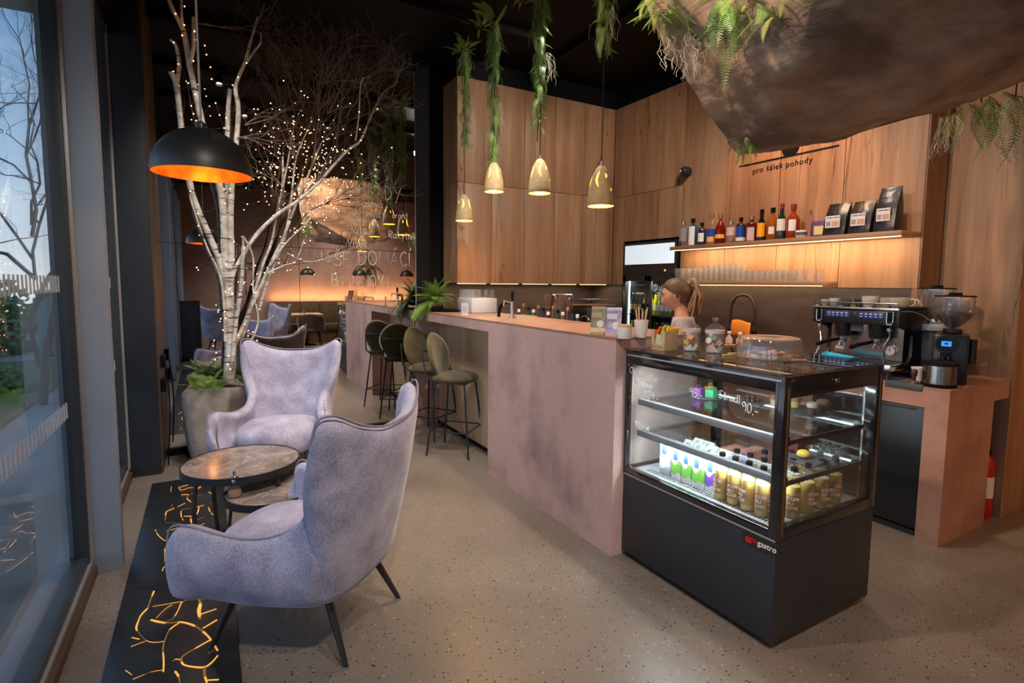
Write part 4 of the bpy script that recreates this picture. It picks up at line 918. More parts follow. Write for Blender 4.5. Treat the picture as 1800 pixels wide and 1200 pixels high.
# ================================================================== DISPLAY CASE
K0 = Vector((1.967, 1.277, 0)); KX, KY, KH = .735, .913, 1.156
M_['case'] = P('case_black', (.022,.024,.030), .36); M_['gloss'] = P('gloss_black', (.012,.011,.011), .08, coat=.6)
dc = thing('display_case', 'black glass fronted refrigerated display case at the end of the bar', 'display case', K0)
mb = MB(); mb.box((0,0,.03),(KX,KY,.474)); mb.build('base', M_['case'], dc, bev=.003)
for x in (.08,KX-.08):
    for y in (.10,KY-.1): MB().cyl((x,y,0),(x,y,.03),.018,n=12).build('foot', M_['steel'], dc)
one('base_trim', (-.003,.004,.466), (.0,KY-.004,.474), M_['alu'], dc)
fb = MB()
fb.box((-.004,-.004,.474),(.042,.036,KH-.012)).box((-.004,KY-.016,.474),(.03,KY,KH-.012)).box((KX-.05,-.004,.474),(KX,.045,KH-.012)).box((KX-.045,KY-.045,.474),(KX,KY,KH-.012))
fb.box((-.004,.036,.474),(.03,KY-.016,.51)).box((-.004,.036,1.078),(.03,KY-.016,KH-.012)).box((.042,-.004,.474),(KX-.05,.03,.520)).box((.042,-.004,1.055),(KX-.05,.03,KH-.012))
fb.box((.045,KY-.03,.474),(KX-.045,KY,.51)).box((.045,KY-.03,1.09),(KX-.045,KY,KH-.012)).box((KX-.03,.045,.474),(KX,KY-.045,.51)).box((KX-.03,.045,1.09),(KX,KY-.045,KH-.012)).box((KX-.025,.44,.5),(KX-.008,.475,1.1))
fb.build('frame', M_['gloss'], dc, bev=.002)
for nm, a, b in (('front_pane',(.004,.032,.505),(.010,KY-.012,1.082)),('side_pane',(.045,.004,.515),(KX-.045,.010,1.06)),('side_pane',(.045,KY-.016,.505),(KX-.045,KY-.010,1.095)),('rear_pane',(KX-.018,.04,.505),(KX-.012,.46,1.095)),('rear_pane',(KX-.012,.45,.505),(KX-.006,KY-.04,1.095))): one(nm, a, b, M_['glass'], dc)
one('top_pane', (-.012,-.012,KH-.012), (KX+.012,KY+.004,KH), thin_glass('top_glass', (.78,.80,.80), .10, .75), dc)
one('top_trim', (-.0065,.01,1.122), (-.004,KY-.01,1.130), M_['alu'], dc)
for x in (.022, KX-.024): one('corner_line', (x,-.0065,.50), (x+.004,-.004,1.10), P('copper_line', (.5,.28,.16), .35, metal=.8) if 'copper' not in M_ else M_['copper'], dc); M_['copper'] = bpy.data.materials['copper_line']
one('lock_knob', (.33,-.016,1.095), (.36,-.004,1.115), M_['steel'], dc, .004)
for z, xd in ((.702,.60),(.873,.58)):
    sh = one('glass_shelf', (.075,.03,z), (.075+xd-.02,KY-.035,z+.008), M_['glass'], dc)
    one('shelf_nose', (.055,.03,z-.022), (.082,KY-.035,z+.012), M_['alu'], sh, .004); one('end_cap', (.053,.018,z-.024), (.084,.03,z+.014), M_['black'], sh)
    one('bracket', (.075,.020,z-.022), (.64,.028,z-.002), M_['blackmetal'], sh); one('bracket', (.075,KY-.033,z-.022), (.64,KY-.027,z-.002), M_['blackmetal'], sh)
    one('light_strip', (.082,.05,z-.012), (.090,KY-.06,z-.004), M_['ledw'], sh)
    one('rear_strip', (.60,.05,z-.010), (.612,KY-.06,z-.002), M_['ledw'], sh)
one('top_light', (.05,.07,1.080), (.07,KY-.07,1.088), M_['ledw'], dc)
one('deck', (.03,.03,.474), (KX-.03,KY-.03,.498), P('case_deck', (.55,.58,.60), .25, metal=.6), dc)
mb = MB()
for i in range(46): y = .07+i*.0165; mb.box((.075,y,.498), (.115,y+.006,.4995), Matrix.Identity(4))
mb.build('deck_slots', M_['black'], dc)['kind'] = 'stuff'
mb = MB()
for y in (.035, KY-.04, .47): mb.box((KX-.045,y,.50),(KX-.035,y+.02,1.09))
mb.build('shelf_rail', M_['steel'], dc)
text('brand_plate_text', 'gastro', .034, (-.0062,.078,.425), (PI/2,0,-PI/2), M_['white'], dc); text('brand_plate_text', 'ggm', .034, (-.0062,.136,.425), (PI/2,0,-PI/2), P('red_print', (.75,.01,.02), .5), dc)
one('brand_plate', (-.005,-.0+.004,.412), (-.0003,.152,.458), M_['gloss'], dc)
for z, e in ((1.06,1.0),(.868,.8),(.676,.8)): lamp('AREA', 'case_light', K0+Vector((.09,KY/2,z)), LAMP['case']*e, (.86,.95,1), None, None, .03, .75, rot=(0,-.35,0))
# handwriting: single stroke letters, drawn as thin pen lines
G = {'A':'0,0 1.6,6 3.2,0|.6,2 2.6,2','B':'0,0 0,6 2,6 2.6,5 2,3.4 0,3.2|2,3.2 3,2 2.4,.3 0,0','C':'3,5 2,6 .6,5 0,3 .6,.8 1.8,0 3,.8','D':'0,0 0,6 1.8,5.4 3,3 1.8,.4 0,0','E':'3,6 0,6 0,0 3,0|0,3 2.4,3','I':'0,0 0,6','J':'2.4,6 2.4,1.2 1.4,0 .2,.8','L':'0,6 0,0 2.8,0','M':'0,0 .4,6 2,2 3.6,6 4,0','N':'0,0 0,6 3,0 3,6','O':'1.6,6 .3,5 0,3 .5,.8 1.8,0 3,1 3.4,3 2.8,5.2 1.6,6','R':'0,0 0,6 2,6 2.8,4.8 2,3.2 0,3 2.8,0','S':'3,5.2 1.8,6 .4,5 .8,3.6 2.4,2.6 3,1.2 1.6,0 0,.8','V':'0,6 1.6,0 3.2,6','Y':'0,6 1.6,3.2|3.4,6 .8,-1.6','P':'0,0 0,6 2,6 2.8,4.6 2,3 0,2.8',
 'a':'2.2,3 1,3.6 0,2.4 .2,.6 1.2,0 2.2,1.2 2.3,3.4 2.4,.6 3,0','b':'0,6 0,0 1.4,0 2.2,1.4 1.6,3 .2,2.8','c':'2.2,3 1,3.6 0,2 .6,.2 2.2,.4','d':'2.2,3 1,3.6 0,2 .5,.2 1.8,.6 2.3,2 2.4,6 2.4,.6 2.9,0','e':'.1,1.8 2.1,2.2 1.8,3.4 .7,3.4 0,1.8 .7,.1 2.2,.6','g':'2.2,3 1,3.6 0,2.2 .8,.6 2.2,2 2.3,-1.4 1,-2.2 .2,-1.4','h':'0,0 0,6|0,2.4 1.2,3.6 2,2.8 2.1,0','i':'0,3.6 0,0|0,5 .1,5.1','k':'0,0 0,6|2,3.6 .1,1.8 2.2,0','l':'0,6 0,.5 .6,0','m':'0,0 0,3.6|0,2.6 .9,3.6 1.5,2.8 1.5,0|1.5,2.6 2.4,3.6 3,2.8 3.1,0','n':'0,0 0,3.6|0,2.6 1.2,3.6 2,2.6 2.1,0','o':'1,3.6 0,2.2 .4,.3 1.4,0 2.3,1.4 2,3.2 1,3.6','r':'0,0 0,3.6|0,2.4 .9,3.5 1.8,3.4','s':'1.9,3.2 .9,3.6 .3,2.7 1.7,1.2 1,0 0,.4','t':'.8,5.2 .8,.5 1.6,0|0,3.6 1.8,3.6','u':'0,3.6 .1,.6 1,0 2,1.2 2.1,3.6 2.2,0','v':'0,3.6 1,0 2.1,3.6','z':'0,3.6 2,3.6 0,0 2.1,0','y':'0,3.6 1,.6|2.2,3.6 .4,-2','0':'1.4,6 0,4 .2,1 1.4,0 2.6,1.6 2.4,4.8 1.4,6','1':'0,3.6 1.4,6 1.4,0','2':'0,4.6 1.2,6 2.4,4.8 .2,.2 2.8,.2','5':'2.8,6 .6,6 .4,3.4 2,3.4 2.6,1.6 1.4,0 0,.6','9':'2.6,4.6 1.4,6 0,4.6 1,3 2.6,4.6 2.4,0','3':'.2,5.4 1.4,6 2.4,4.8 1.2,3.2 2.6,2 1.4,0 0,.6',',':'.3,.3 0,-1','-':'0,2 2,2','/':'0,0 1.6,6'}
ACC = {'á':('a','.9,4.6 1.8,5.8'),'é':('e','.9,4.6 1.8,5.8'),'ě':('e','.4,5.6 1.1,4.6 1.9,5.6'),'š':('s','.3,5.6 1,4.6 1.7,5.6'),'ž':('z','.3,5.6 1,4.6 1.7,5.6'),'ň':('n','.3,5.6 1,4.6 1.7,5.6'),'ů':('u','1,4.6 .6,5.2 1,5.8 1.5,5.2 1,4.6'),'í':('i','0,4.6 .7,5.8'),'ý':('y','.9,4.6 1.8,5.8'),'Š':('S','.8,7.6 1.6,6.6 2.4,7.6'),'Á':('A','1.6,6.6 2.6,7.8'),'Í':('I','0,6.6 .9,7.8')}
def scribble(mb, s, size, org, du, dv, r):
    x = 0; k = size/6
    for ch in s:
        if ch == ' ': x += 2.6*k; continue
        base, extra = ACC.get(ch, (ch, '')); st = G.get(base, '')
        if extra: st += '|'+extra
        mxx = 0
        for seg in st.split('|'):
            pts = [tuple(map(float, q.split(','))) for q in seg.split()]; mxx = max(mxx, max(q[0] for q in pts))
            w_ = [org+du*(x+q[0]*k)+dv*(q[1]*k+random.uniform(-.05,.05)*k) for q in pts]
            if len(w_) > 2 and base not in 'AEILMNVYk1': w_ = catmull(w_, 3)
            mb.tube(w_, r, 4)
        x += (mxx+1.1)*k
    return x
def note(par, lines, name='lettering', mt='ink', r=.0014):
    for s, size, org, du, dv in lines:
        mb = MB(); scribble(mb, s, size, Vector(org), Vector(du), Vector(dv), r); o = mb.build(name, M_[mt], par, ang=180)
    return o
def mir_at(px, py): p = aty(px, py, YM-.003); return (p.x, -.003, p.z)
ML = lambda s, size, px, py, tilt=0: (s, size, mir_at(px, py), (1,0,tilt), (0,0,1))
note(mir, [ML('LIMONADY',.125,591,340,-.03), ML('Jahodová',.075,611,361,0), ML('Dobromysl',.07,610,378,-.02), ML('Lemon',.075,611,391), ML('oranž',.06,690,383), ML('Máta',.075,611,409), ML('Rakytník',.07,684,418,-.02), ML('Višeň',.08,611,434), ML('NAŠE',.13,553,466), ML('DOMÁCÍ',.14,631,465), ML('BANÁNOVA',.105,584,502)], r=.0034)
kf = lambda s, size, px, py, tilt=0: (s, size, tuple(atx(px, py, K0.x-.0055)-K0), (0,-1,tilt), (0,0,1))
note(dc, [kf('Cheesecake',.036,1107,655,-.10), kf('Makový',.034,1117,674,-.1), kf('129,-',.040,1134,698,-.1), kf('95,-',.040,1212,696,0), kf('Štrúdl' if False else 'Strudl',.036,1264,699,-.05), kf('90,-',.042,1304,722,-.05), kf('Větrnik',.032,1117,750,-.05)], 'price_lettering', 'inkw', .0016)
# ---------------- contents of the case
DECK, SH1, SH2 = .4985, .711, .882
def lathe_bottle(name, label, loc, prof, glass, liquid=None, lvl=0, lab=None, cap=None, grp=None, rz=0, cat='bottle', sx=1, sy=1, txt=None):
    t = thing(name, label, cat, loc, rz, grp)
    MB().lathe(prof, 20, sx=sx, sy=sy).build('glass', glass, t, ang=60)
    if liquid:
        pin = []
        for r, z in prof:
            if z > lvl: break
            pin.append((max(0,r-.0022), max(z,.003)))
        rl = pin[-1][0] if pin else .02; pin += [(rl, lvl), (0, lvl)]
        MB().lathe(pin, 18, sx=sx, sy=sy).build('liquid', liquid, t, ang=60)
    if lab:
        z0, z1, mt, wrap = lab; r = max(q[0] for q in prof)+.0006; n = 18
        mb = MB(); a0 = PI-PI*wrap; a1 = PI+PI*wrap
        vs = [(sx*r*math.cos(a0+(a1-a0)*i/n), sy*r*math.sin(a0+(a1-a0)*i/n), z) for z in (z0,z1) for i in range(n+1)]
        mb.add(vs, [(i,i+1,n+2+i,n+1+i) for i in range(n)]); mb.build('label_wrap', mt, t)
    if cap:
        r, z0, z1, mt = cap; MB().lathe([(0,z0),(r,z0),(r,z1-.002),(r-.002,z1),(0,z1)], 14).build('cap', mt, t)
    return t
M_['amber_liq'] = P('kombucha', (.90,.62,.16), .2, trans=.3); M_['pale_liq'] = P('pale_kombucha', (.80,.66,.22), .15, trans=.3)
M_['kraft'] = P('kraft', (.52,.36,.22), .7); M_['kraftlab'] = P('kraft_label', (.50,.33,.17), .7)
kprof = [(0,0),(.029,0),(.0315,.006),(.0315,.125),(.028,.150),(.016,.178),(.0125,.195),(.0125,.215),(.0125,.218)]
bottles = []
for r in range(5):
    for c in range(5):
        x, y = .115+.105*r, .078+.072*c
        if c >= 4 and r > 1: continue
        if c == 3 and r > 3: continue
        bottles.append((x,y,r,c))
proto = None
for x, y, r, c in bottles:
    loc = K0+Vector((x,y,DECK+.001))
    if proto is None:
        proto = lathe_bottle('kombucha_bottle', 'clear bottle of amber kombucha with white print, packed on the bottom of the display case', loc, kprof, M_['clear'], M_['amber_liq'], .14, (.03,.105,thin_glass('kombucha_label', (.85,.62,.38), .03, .3, body=.30, bodycol=(.75,.45,.2)), .62), (.0145,.205,.222,M_['black']), 'kombucha bottles', 0)
        lb = [o for o in proto.children if o.name.startswith('label')][0]
        for i, s in enumerate(('KOM','BU','CHA')): text('print', s, .021, (-.0325,.019,.083-.020*i), (PI/2,0,-PI/2), M_['white'], lb, .0004)
    else: dup(proto, loc, rz=random.uniform(.3,1.3) if r > 0 else random.uniform(-.35,.35))
def carton(label, loc, d, side, band, rz=0, gable=True, grp=None):
    t = thing('drink_carton', label, 'carton', loc, rz, grp); mb = MB(); a, b, h = d
    mb.box((-a/2,-b/2,0),(a/2,b/2,h)); 
    if gable: mb.add([(-a/2,-b/2,h),(a/2,-b/2,h),(a/2,b/2,h),(-a/2,b/2,h),(-a/2*.1,-b/2,h+.03),(-a/2*.1,b/2,h+.03)],[(0,1,4),(2,3,5),(1,2,5,4),(3,0,4,5)])
    mb.build('box', side, t, bev=.002)
    mb = MB(); n = 8; e = .0008
    for sg in (-1,1):
        vs = [(-a/2-e, sg*(-b/2)+sg*b*i/n, h*.20+h*.05*math.sin(i*.8)) for i in range(n+1)]+[(-a/2-e, sg*(-b/2)+sg*b*i/n, h*.55+h*.10*math.sin(i*.7+1)) for i in range(n+1)]
        if sg == 1: mb.add(vs, [(i,i+1,n+2+i,n+1+i) for i in range(n)])
    mb.add([(-a/2,-b/2-e,h*.2),(a/2,-b/2-e,h*.2),(a/2,-b/2-e,h*.55),(-a/2,-b/2-e,h*.6)],[(0,1,2,3)])
    mb.build('printed_band', band, t)
    mb = MB(); mb.box((-a/2-.0012,-b*.15,h*.62),(-a/2-.0006,b*.3,h*.9)); mb.build('label_patch', P('blue_print', (.05,.12,.45), .6) if 'bprint' not in M_ else M_['bprint'], t); M_['bprint'] = bpy.data.materials['blue_print']
    if gable: MB().cyl((-a*.28,0,h+.012),(-a*.36,0,h+.026),.011,n=10).build('cap', M_['white'], t)
    return t
gr, pu, sa = P('green_print', (.16,.42,.05), .5), P('violet_print', (.16,.06,.45), .5), P('salmon_card', (.72,.27,.20), .6)
p0 = carton('white milk carton with a green band, on the bottom of the display case', K0+Vector((.14,.64,DECK+.001)), (.062,.062,.165), M_['white'], gr, 0, True, 'milk cartons')
for x, y in ((.14,.572),(.14,.504),(.21,.64),(.21,.572),(.21,.504),(.28,.64),(.28,.572)): dup(p0, K0+Vector((x,y,DECK+.001)), 0)
p1 = carton('white and violet milk carton beside the bottles in the display case', K0+Vector((.155,.435,DECK+.001)), (.062,.062,.165), M_['white'], pu, 0, True, 'violet cartons'); dup(p1, K0+Vector((.225,.435,DECK+.001)), 0)
p2 = carton('plain salmon coloured carton behind the milk cartons in the display case', K0+Vector((.42,.45,DECK+.001)), (.06,.06,.165), sa, sa, 0, False, 'salmon cartons')
for x, y in ((.49,.45),(.42,.52),(.36,.52)): dup(p2, K0+Vector((x,y,DECK+.001)), 0)
t = carton('tall pale grey carton at the left of the milk cartons', K0+Vector((.15,.725,DECK+.001)), (.07,.07,.178), P('pale_card', (.55,.60,.66), .5), M_['white'], 0, False)
def slab(name, label, px, py, z, d, rz, mt='slate', cat='plate', round_=False):
    p = atz(px, py, z); t = thing(name, label, cat, (p.x,p.y,z), rz); mb = MB()
    if round_: mb.lathe([(0,0),(d[0],0),(d[0],.005),(0,.005)], 36)
    else: mb.box((-d[0]/2,-d[1]/2,0),(d[0]/2,d[1]/2,.005))
    mb.build('board', M_[mt], t, bev=.001); return p
p = slab('slate_board', 'round slate plate with gift boxes on the upper shelf of the case', 1240, 697, SH2, (.085,0), 0, round_=True)
def giftbox(label, x, y, z, col, rz, s=.05):
    t = thing('sweet_box', label, 'box', (x,y,z), rz, 'little sweet boxes'); mb = MB(); mb.box((-s/2,-s/2,0),(s/2,s/2,s*.9)); q = P('sweet_card', col, .5); mb.build('box', q, t, bev=.003)
    mb = MB(); mb.tube(catmull([(-s*.3,0,s*.9),(-s*.2,0,s*1.25),(s*.2,0,s*1.25),(s*.3,0,s*.9)],4), .003, 5); mb.build('handle', q, t)
giftbox('violet folded sweet box on the upper case shelf', p.x-.035, p.y+.02, SH2+.006, (.24,.07,.33), .2); giftbox('green folded sweet box on the upper case shelf', p.x-.005, p.y-.045, SH2+.006, (.05,.42,.18), .1); giftbox('orange folded sweet box on the upper case shelf', p.x+.05, p.y+.01, SH2+.006, (.75,.27,.02), .1)
p = slab('slate_board', 'square slate board with chocolate pralines on the upper case shelf', 1318, 706, SH2, (.15,.17), .2)
for i in range(11):
    a, k = i*2.4, .012*i**.5; t = thing('praline', 'ridged chocolate praline piled on the square slate board', 'praline', (p.x+k*math.cos(a),p.y+k*math.sin(a),SH2+.006+(.016 if i < 4 else 0)), a, 'chocolate pralines'); MB().lathe([(0,0),(.013,0),(.015,.008),(.012,.015),(.006,.018),(0,.016)], 10).build('body', P('chocolate', (.055,.025,.012), .5) if 'choc' not in M_ else M_['choc'], t); M_['choc'] = bpy.data.materials['chocolate']
p = slab('slate_board', 'round slate plate with dessert cups on the upper case shelf', 1410, 722, SH2, (.125,0), 0, round_=True)
def cup(label, px, py, z, body, top, s=1):
    q = atz(px, py, z); t = thing('dessert_cup', label, 'dessert', (q.x,q.y,z), 0, 'dessert cups')
    MB().lathe([(0,0),(.020*s,0),(.029*s,.055*s),(.0275*s,.055*s),(.019*s,.003),(0,.003)], 20).build('cup', M_['clear'], t)
    MB().lathe([(0,.002),(.019*s,.002),(.0245*s,.032*s),(0,.032*s)], 18).build('cream', P('cream', body, .5), t); MB().lathe([(0,.033*s),(.0246*s,.033*s),(.0272*s,.052*s),(.015,.058*s),(0,.056*s)], 18).build('topping', P('topping', top, .6), t)
for px, py, b, tp, l in ((1362,712,(.62,.48,.30),(.20,.09,.04),'beige layered dessert cup, leftmost on the slate plate'),(1397,716,(.75,.52,.17),(.40,.24,.12),'yellow custard dessert cup behind the corner post'),(1427,727,(.06,.025,.015),(.62,.56,.48),'dark chocolate dessert cup with white top, in front'),(1445,722,(.07,.03,.018),(.30,.17,.08),'dark chocolate dessert cup at the right edge of the plate')): cup(l, px, py, SH2+.006, b, tp)
p = slab('slate_board', 'square slate board with one bun on the lower shelf of the case', 1412, 806, SH1, (.17,.17), .15)
t = thing('bun', 'small round bun with bright yellow icing on a slate board', 'bun', (p.x,p.y,SH1+.006)); MB().ell((0,0,.015),(.030,.030,.017),18,10).build('dough', P('dough', (.62,.36,.14), .6), t); MB().lathe([(0,.036),(.014,.035),(.025,.028),(.027,.022),(.022,.024),(0,.03)],16).build('icing', P('icing', (.85,.58,.03), .4), t)
t = thing('cake_block', 'dark red loaf cake under film on the lower case shelf', 'cake', K0+Vector((.42,.26,SH1+.009))); mb = MB(); mb.box((0,-.07,0),(.13,.12,.055)); mb.build('loaf', P('red_cake', (.13,.02,.03), .4), t, bev=.012)
for i in range(9): lathe_bottle('small_jar', 'small clear glass jar in the cluster at the back of the lower case shelf', K0+Vector((.45+.05*(i%3),.052+.042*(i//3),SH1+.009)), [(0,0),(.017,0),(.018,.03),(.013,.038),(.013,.046)], M_['clear'], None, 0, None, (.014,.044,.05,M_['steel']), 'small glass jars', cat='jar')
# ---------------- on top of the case
ZT = KH+.0005
p = atz(1160, 611, ZT)
bx = thing('tea_box', 'kraft counter box of bright tea packets on the display case', 'box', (2.115,2.065,ZT), math.radians(8))
mb = MB(); w_, d_, h_ = .105, .085, .105
mb.box((-.055,-.045,0),(.055,.045,.003)); mb.box((-.055,-.045,0),(-.0525,-.045+.02,h_)).box((-.055,.025,0),(-.0525,.045,h_)).box((-.055,-.045,0),(-.0525,.045,.035)).box((-.055,.0425,0),(.055,.045,h_)).box((-.055,-.045,0),(.055,-.0425,h_)).box((.0525,-.045,0),(.055,.045,h_))
mb.build('box', M_['kraft'], bx)
mb = MB(); mb.tube(catmull([(-.0558,.022,.012),(-.0558,.022,.022),(-.0558,.010,.024),(-.0558,0,.021),(-.0558,-.010,.024),(-.0558,-.022,.022),(-.0558,-.022,.012),(-.0558,-.010,.014),(-.0558,0,.011),(-.0558,.010,.014)],4,True), .0009, 4, closed=True); mb.build('logo', M_['black'], bx)
for i, (c, y, z) in enumerate((((.85,.10,.02),.028,.118),((.35,.75,.03),.012,.128),((.80,.12,.50),-.006,.122),((.90,.62,.02),-.024,.125),((.9,.55,.02),-.034,.112),((.40,.75,.05),.02,.11))):
    pk = MB(); pk.cbox((.01+.012*(i%3), y, z*.5+.02), (.075,.006,.09), Matrix.Rotation(.3,4,'X') @ Matrix.Rotation(.15*(i%2),4,'Y')); tag(pk.build('tea_packet', P('packet_colour', c, .4)), ['orange','lime green','pink','yellow','amber','light green'][i]+' tea packet standing in the kraft box', 'packet', 'tea packets').matrix_world = Matrix.Translation(bx.location) @ Matrix.Rotation(math.radians(8),4,'Z')
mb = MB(); mb.cbox((-.040,0,.048),(.012,.06,.07), Matrix.Rotation(.2,4,'Y')); tag(mb.build('tea_packet', P('printed_packet', (.55,.55,.48), .5, col2=(.25,.35,.12), scale=40)), 'white and green printed packet at the front of the kraft box', 'packet', 'tea packets').matrix_world = Matrix.Translation(bx.location) @ Matrix.Rotation(math.radians(8),4,'Z')
M_['ginger'] = P('gingerbread', (.36,.15,.05), .6)
def gflat(name, label, loc, rot, kind, col, s=.022, grp='decorated gingerbreads', cat='biscuit'):
    t = thing(name, label, cat, loc, 0, grp); t.rotation_euler = rot; n = 20; mb = MB(); vs = []
    for i in range(n):
        a = 2*PI*i/n
        r = s*(1+.28*math.cos(5*a)) if kind == 'star' else (s*(1-.35*abs(math.sin(a*.5-PI/4))) if kind == 'heart' else s)
        vs.append((r*math.cos(a), r*math.sin(a)))
    for k, (z0, z1, sc, mt) in enumerate(((0,.006,1,M_['ginger']),(.006,.008,.82,P('icing_'+kind, col, .5)))):
        m2 = MB(); m2.add([(x*sc,y*sc,z0) for x,y in vs]+[(x*sc,y*sc,z1) for x,y in vs], [tuple(range(n-1,-1,-1)), tuple(range(n,2*n))]+[(i,(i+1)%n,n+(i+1)%n,n+i) for i in range(n)]); m2.build('biscuit' if k == 0 else 'icing', mt, t)
    return t
def cookie_jar(label, loc, items):
    t = thing('cookie_jar', label, 'jar', loc); R = .046; H = .125
    MB().lathe([(0,0),(.040,0),(R,.010),(R,.09),(.0435,.10),(.0435,.11),(.0415,.11),(.0415,.10),(R-.0025,.088),(R-.0025,.012),(.038,.004),(0,.004)], 32).build('jar', M_['clear'], t)
    MB().lathe([(.047,.108),(.049,.112),(.049,.122),(.042,.130),(.026,.142),(.012,.150),(.008,.156),(.012,.164),(.018,.170),(.018,.176),(.012,.182),(0,.184),(0,.180),(.009,.178),(.014,.173),(.010,.166),(.0,.160)], 32).build('lid', M_['clear'], t)
    MB().lathe([(.0440,.098),(.0475,.100),(.0485,.108),(.0485,.116),(.046,.117),(.044,.108)], 28).build('lid_seal', P('lid_seal', (.55,.45,.45), .5) if 'seal' not in M_ else M_['seal'], t); M_['seal'] = bpy.data.materials['lid_seal']
    mb = MB()
    for k in range(5): a = k*2*PI/5; mb.add([(.040*math.cos(a-.6),.040*math.sin(a-.6),.006),(.040*math.cos(a+.6),.040*math.sin(a+.6),.006),(.042*math.cos(a),.042*math.sin(a),.040),(.02*math.cos(a),.02*math.sin(a),.006)],[(0,1,2),(0,2,3),(1,3,2)])
    mb.build('paper_lining', M_['white'], t)
    for (dx,dy,z,kind,col,lab) in items: gflat('gingerbread', lab, Vector(loc)+Vector((dx,dy,z)), (PI/2*.85,0,-PI/3+random.uniform(-.4,.4)), kind, col, .019, 'biscuits in the cookie jars')
cookie_jar('glass cookie jar with yellow flower biscuits, left of the pair', (2.215,1.975,ZT), ((-.022,.012,.045,'star',(.85,.50,.02),'yellow star biscuit low in the left cookie jar'),(-.020,-.016,.075,'star',(.90,.28,.01),'orange flower biscuit high in the left cookie jar'),(.014,.0,.07,'round',(.5,.2,.06),'plain brown biscuit in the left cookie jar'),(.0,.014,.08,'star',(.8,.6,.05),'pale yellow biscuit behind in the left cookie jar'),(.012,.014,.035,'round',(.45,.18,.05),'plain brown biscuit at the bottom of the left cookie jar')))
cookie_jar('glass cookie jar with a green heart biscuit, right of the pair', (2.262,1.862,ZT), ((-.022,-.014,.075,'heart',(.02,.28,.09),'green heart biscuit in the right cookie jar'),(-.024,.014,.062,'round',(.75,.75,.70),'white iced round biscuit in the right cookie jar'),(-.016,.004,.040,'round',(.75,.22,.22),'pink iced biscuit low in the right cookie jar'),(.012,.012,.07,'round',(.4,.16,.05),'plain brown biscuit in the right cookie jar'),(.012,-.014,.05,'star',(.7,.6,.5),'cream star biscuit in the right cookie jar'),(-.012,.014,.092,'heart',(.7,.65,.6),'white heart biscuit at the top of the right cookie jar')))
pc = atz(1352, 628, ZT)
ck = thing('cake_dome', 'clear plastic cake dome over gingerbreads on the display case', 'cake dome', (pc.x,pc.y,ZT))
MB().lathe([(0,0),(.155,0),(.158,.004),(.150,.007),(0,.006)], 48).build('plate', M_['acryl'], ck)
MB().lathe([(.150,.008),(.147,.04),(.140,.088),(.132,.098),(.118,.100),(.095,.096),(.06,.090),(.0,.089),(.0,.087),(.06,.088),(.095,.094),(.117,.097),(.130,.095),(.1375,.086),(.1445,.04),(.148,.008)], 56).build('dome', M_['acryl'], ck)
MB().lathe([(.096,.0965),(.118,.1005),(.131,.098),(.133,.095),(.118,.099)], 48).build('rim_band', P('tinted_rim', (.62,.40,.32), .2, alpha=.55), ck)
mb = MB(); mb.cbox((0,0,.094),(.06,.014,.012)); mb.build('handle', M_['acryl'], ck, bev=.004)
cols = [((.75,.12,.20),'red'),((.15,.25,.60),'blue'),((.85,.45,.03),'orange'),((.05,.30,.10),'green'),((.80,.75,.70),'white'),((.80,.35,.45),'pink')]
for i in range(22):
    a = i*2.399; k = .022*i**.55+.006; c, cn = cols[i%6]; z = ZT+.009+(.010 if i < 9 else 0)
    gflat('gingerbread', '%s iced gingerbread on the plate under the cake dome' % cn, (pc.x+k*math.cos(a),pc.y+k*math.sin(a),z), (random.uniform(-.25,.25),random.uniform(-.25,.25),a), ['star','round','heart'][i%3], c, random.uniform(.018,.026), '%s gingerbreads under the dome' % cn)
for i,(px,py,l) in enumerate(((1283,607,'gingerbread stick lying on the case, left of the dome'),(1290,622,'pale wafer stick on the case top nearest the camera'),(1279,625,'long wafer stick beside the pale one on the case top'))):
    q = atz(px,py,ZT); t = thing('wafer_stick', l, 'biscuit', q, -.5+.2*i, 'wafer sticks'); MB().cbox((0,0,.004),(.065,.012,.007)).build('wafer', P('wafer', (.62,.42,.18), .6) if 'waf' not in M_ else M_['waf'], t, bev=.002); M_['waf'] = bpy.data.materials['wafer']
# ================================================================== ON THE BAR
ZB = 1.2155
def at_bar(px, py): p = atz(px, py, ZB); return p
def tray(label, x, y, R): t = thing('serving_tray', label, 'tray', (x,y,ZB)); MB().lathe([(0,0),(R-.02,0),(R,.016),(R-.004,.016),(R-.022,.004),(0,.004)], 40).build('dish', M_['black'], t); return t
tray('round black serving tray on the bar beside the mirror, under the fern bowl', 2.11, 5.10, .20)
fp = thing('fern_bowl', 'lush fern in a glass bowl on the bar by the mirror', 'potted plant', (1.995,5.07,ZB+.017))
MB().lathe([(0,0),(.05,0),(.085,.04),(.09,.075),(.075,.105),(.071,.105),(.086,.075),(.08,.042),(.048,.004),(0,.004)], 28).build('bowl', M_['clear'], fp)
MB().ell((0,0,.055),(.074,.074,.04),16,10).build('soil', P('root_ball', (.05,.06,.025), .9), fp)
for i in range(95):
    a = i*2.4; fr_(fp, ['a','c','a','b'][i%4] if i % 7 else 'y', (0,0,.085+random.uniform(0,.05)), random.uniform(-.5,1.25), a, random.uniform(.8,1.3)*(1 if math.cos(a) < .2 else .62))
for i in range(22): fr_(fp, 'ba'[i%2], (-.06,-.01+random.uniform(-.06,.06),.09), random.uniform(-1.5,-.5), PI/2+random.uniform(-.6,.6), random.uniform(.9,1.45))
p = at_bar(817, 556)
cs = thing('card_stand', 'small white table card in a wooden foot on the bar, beside the tap', 'card', p, math.radians(-62))
one('foot', (-.035,-.012,0), (.035,.012,.016), M_['oaklight'], cs, .002); one('card', (-.036,-.0015,.012), (.036,.0015,.115), P('card_white', (.62,.62,.70), .5), cs)
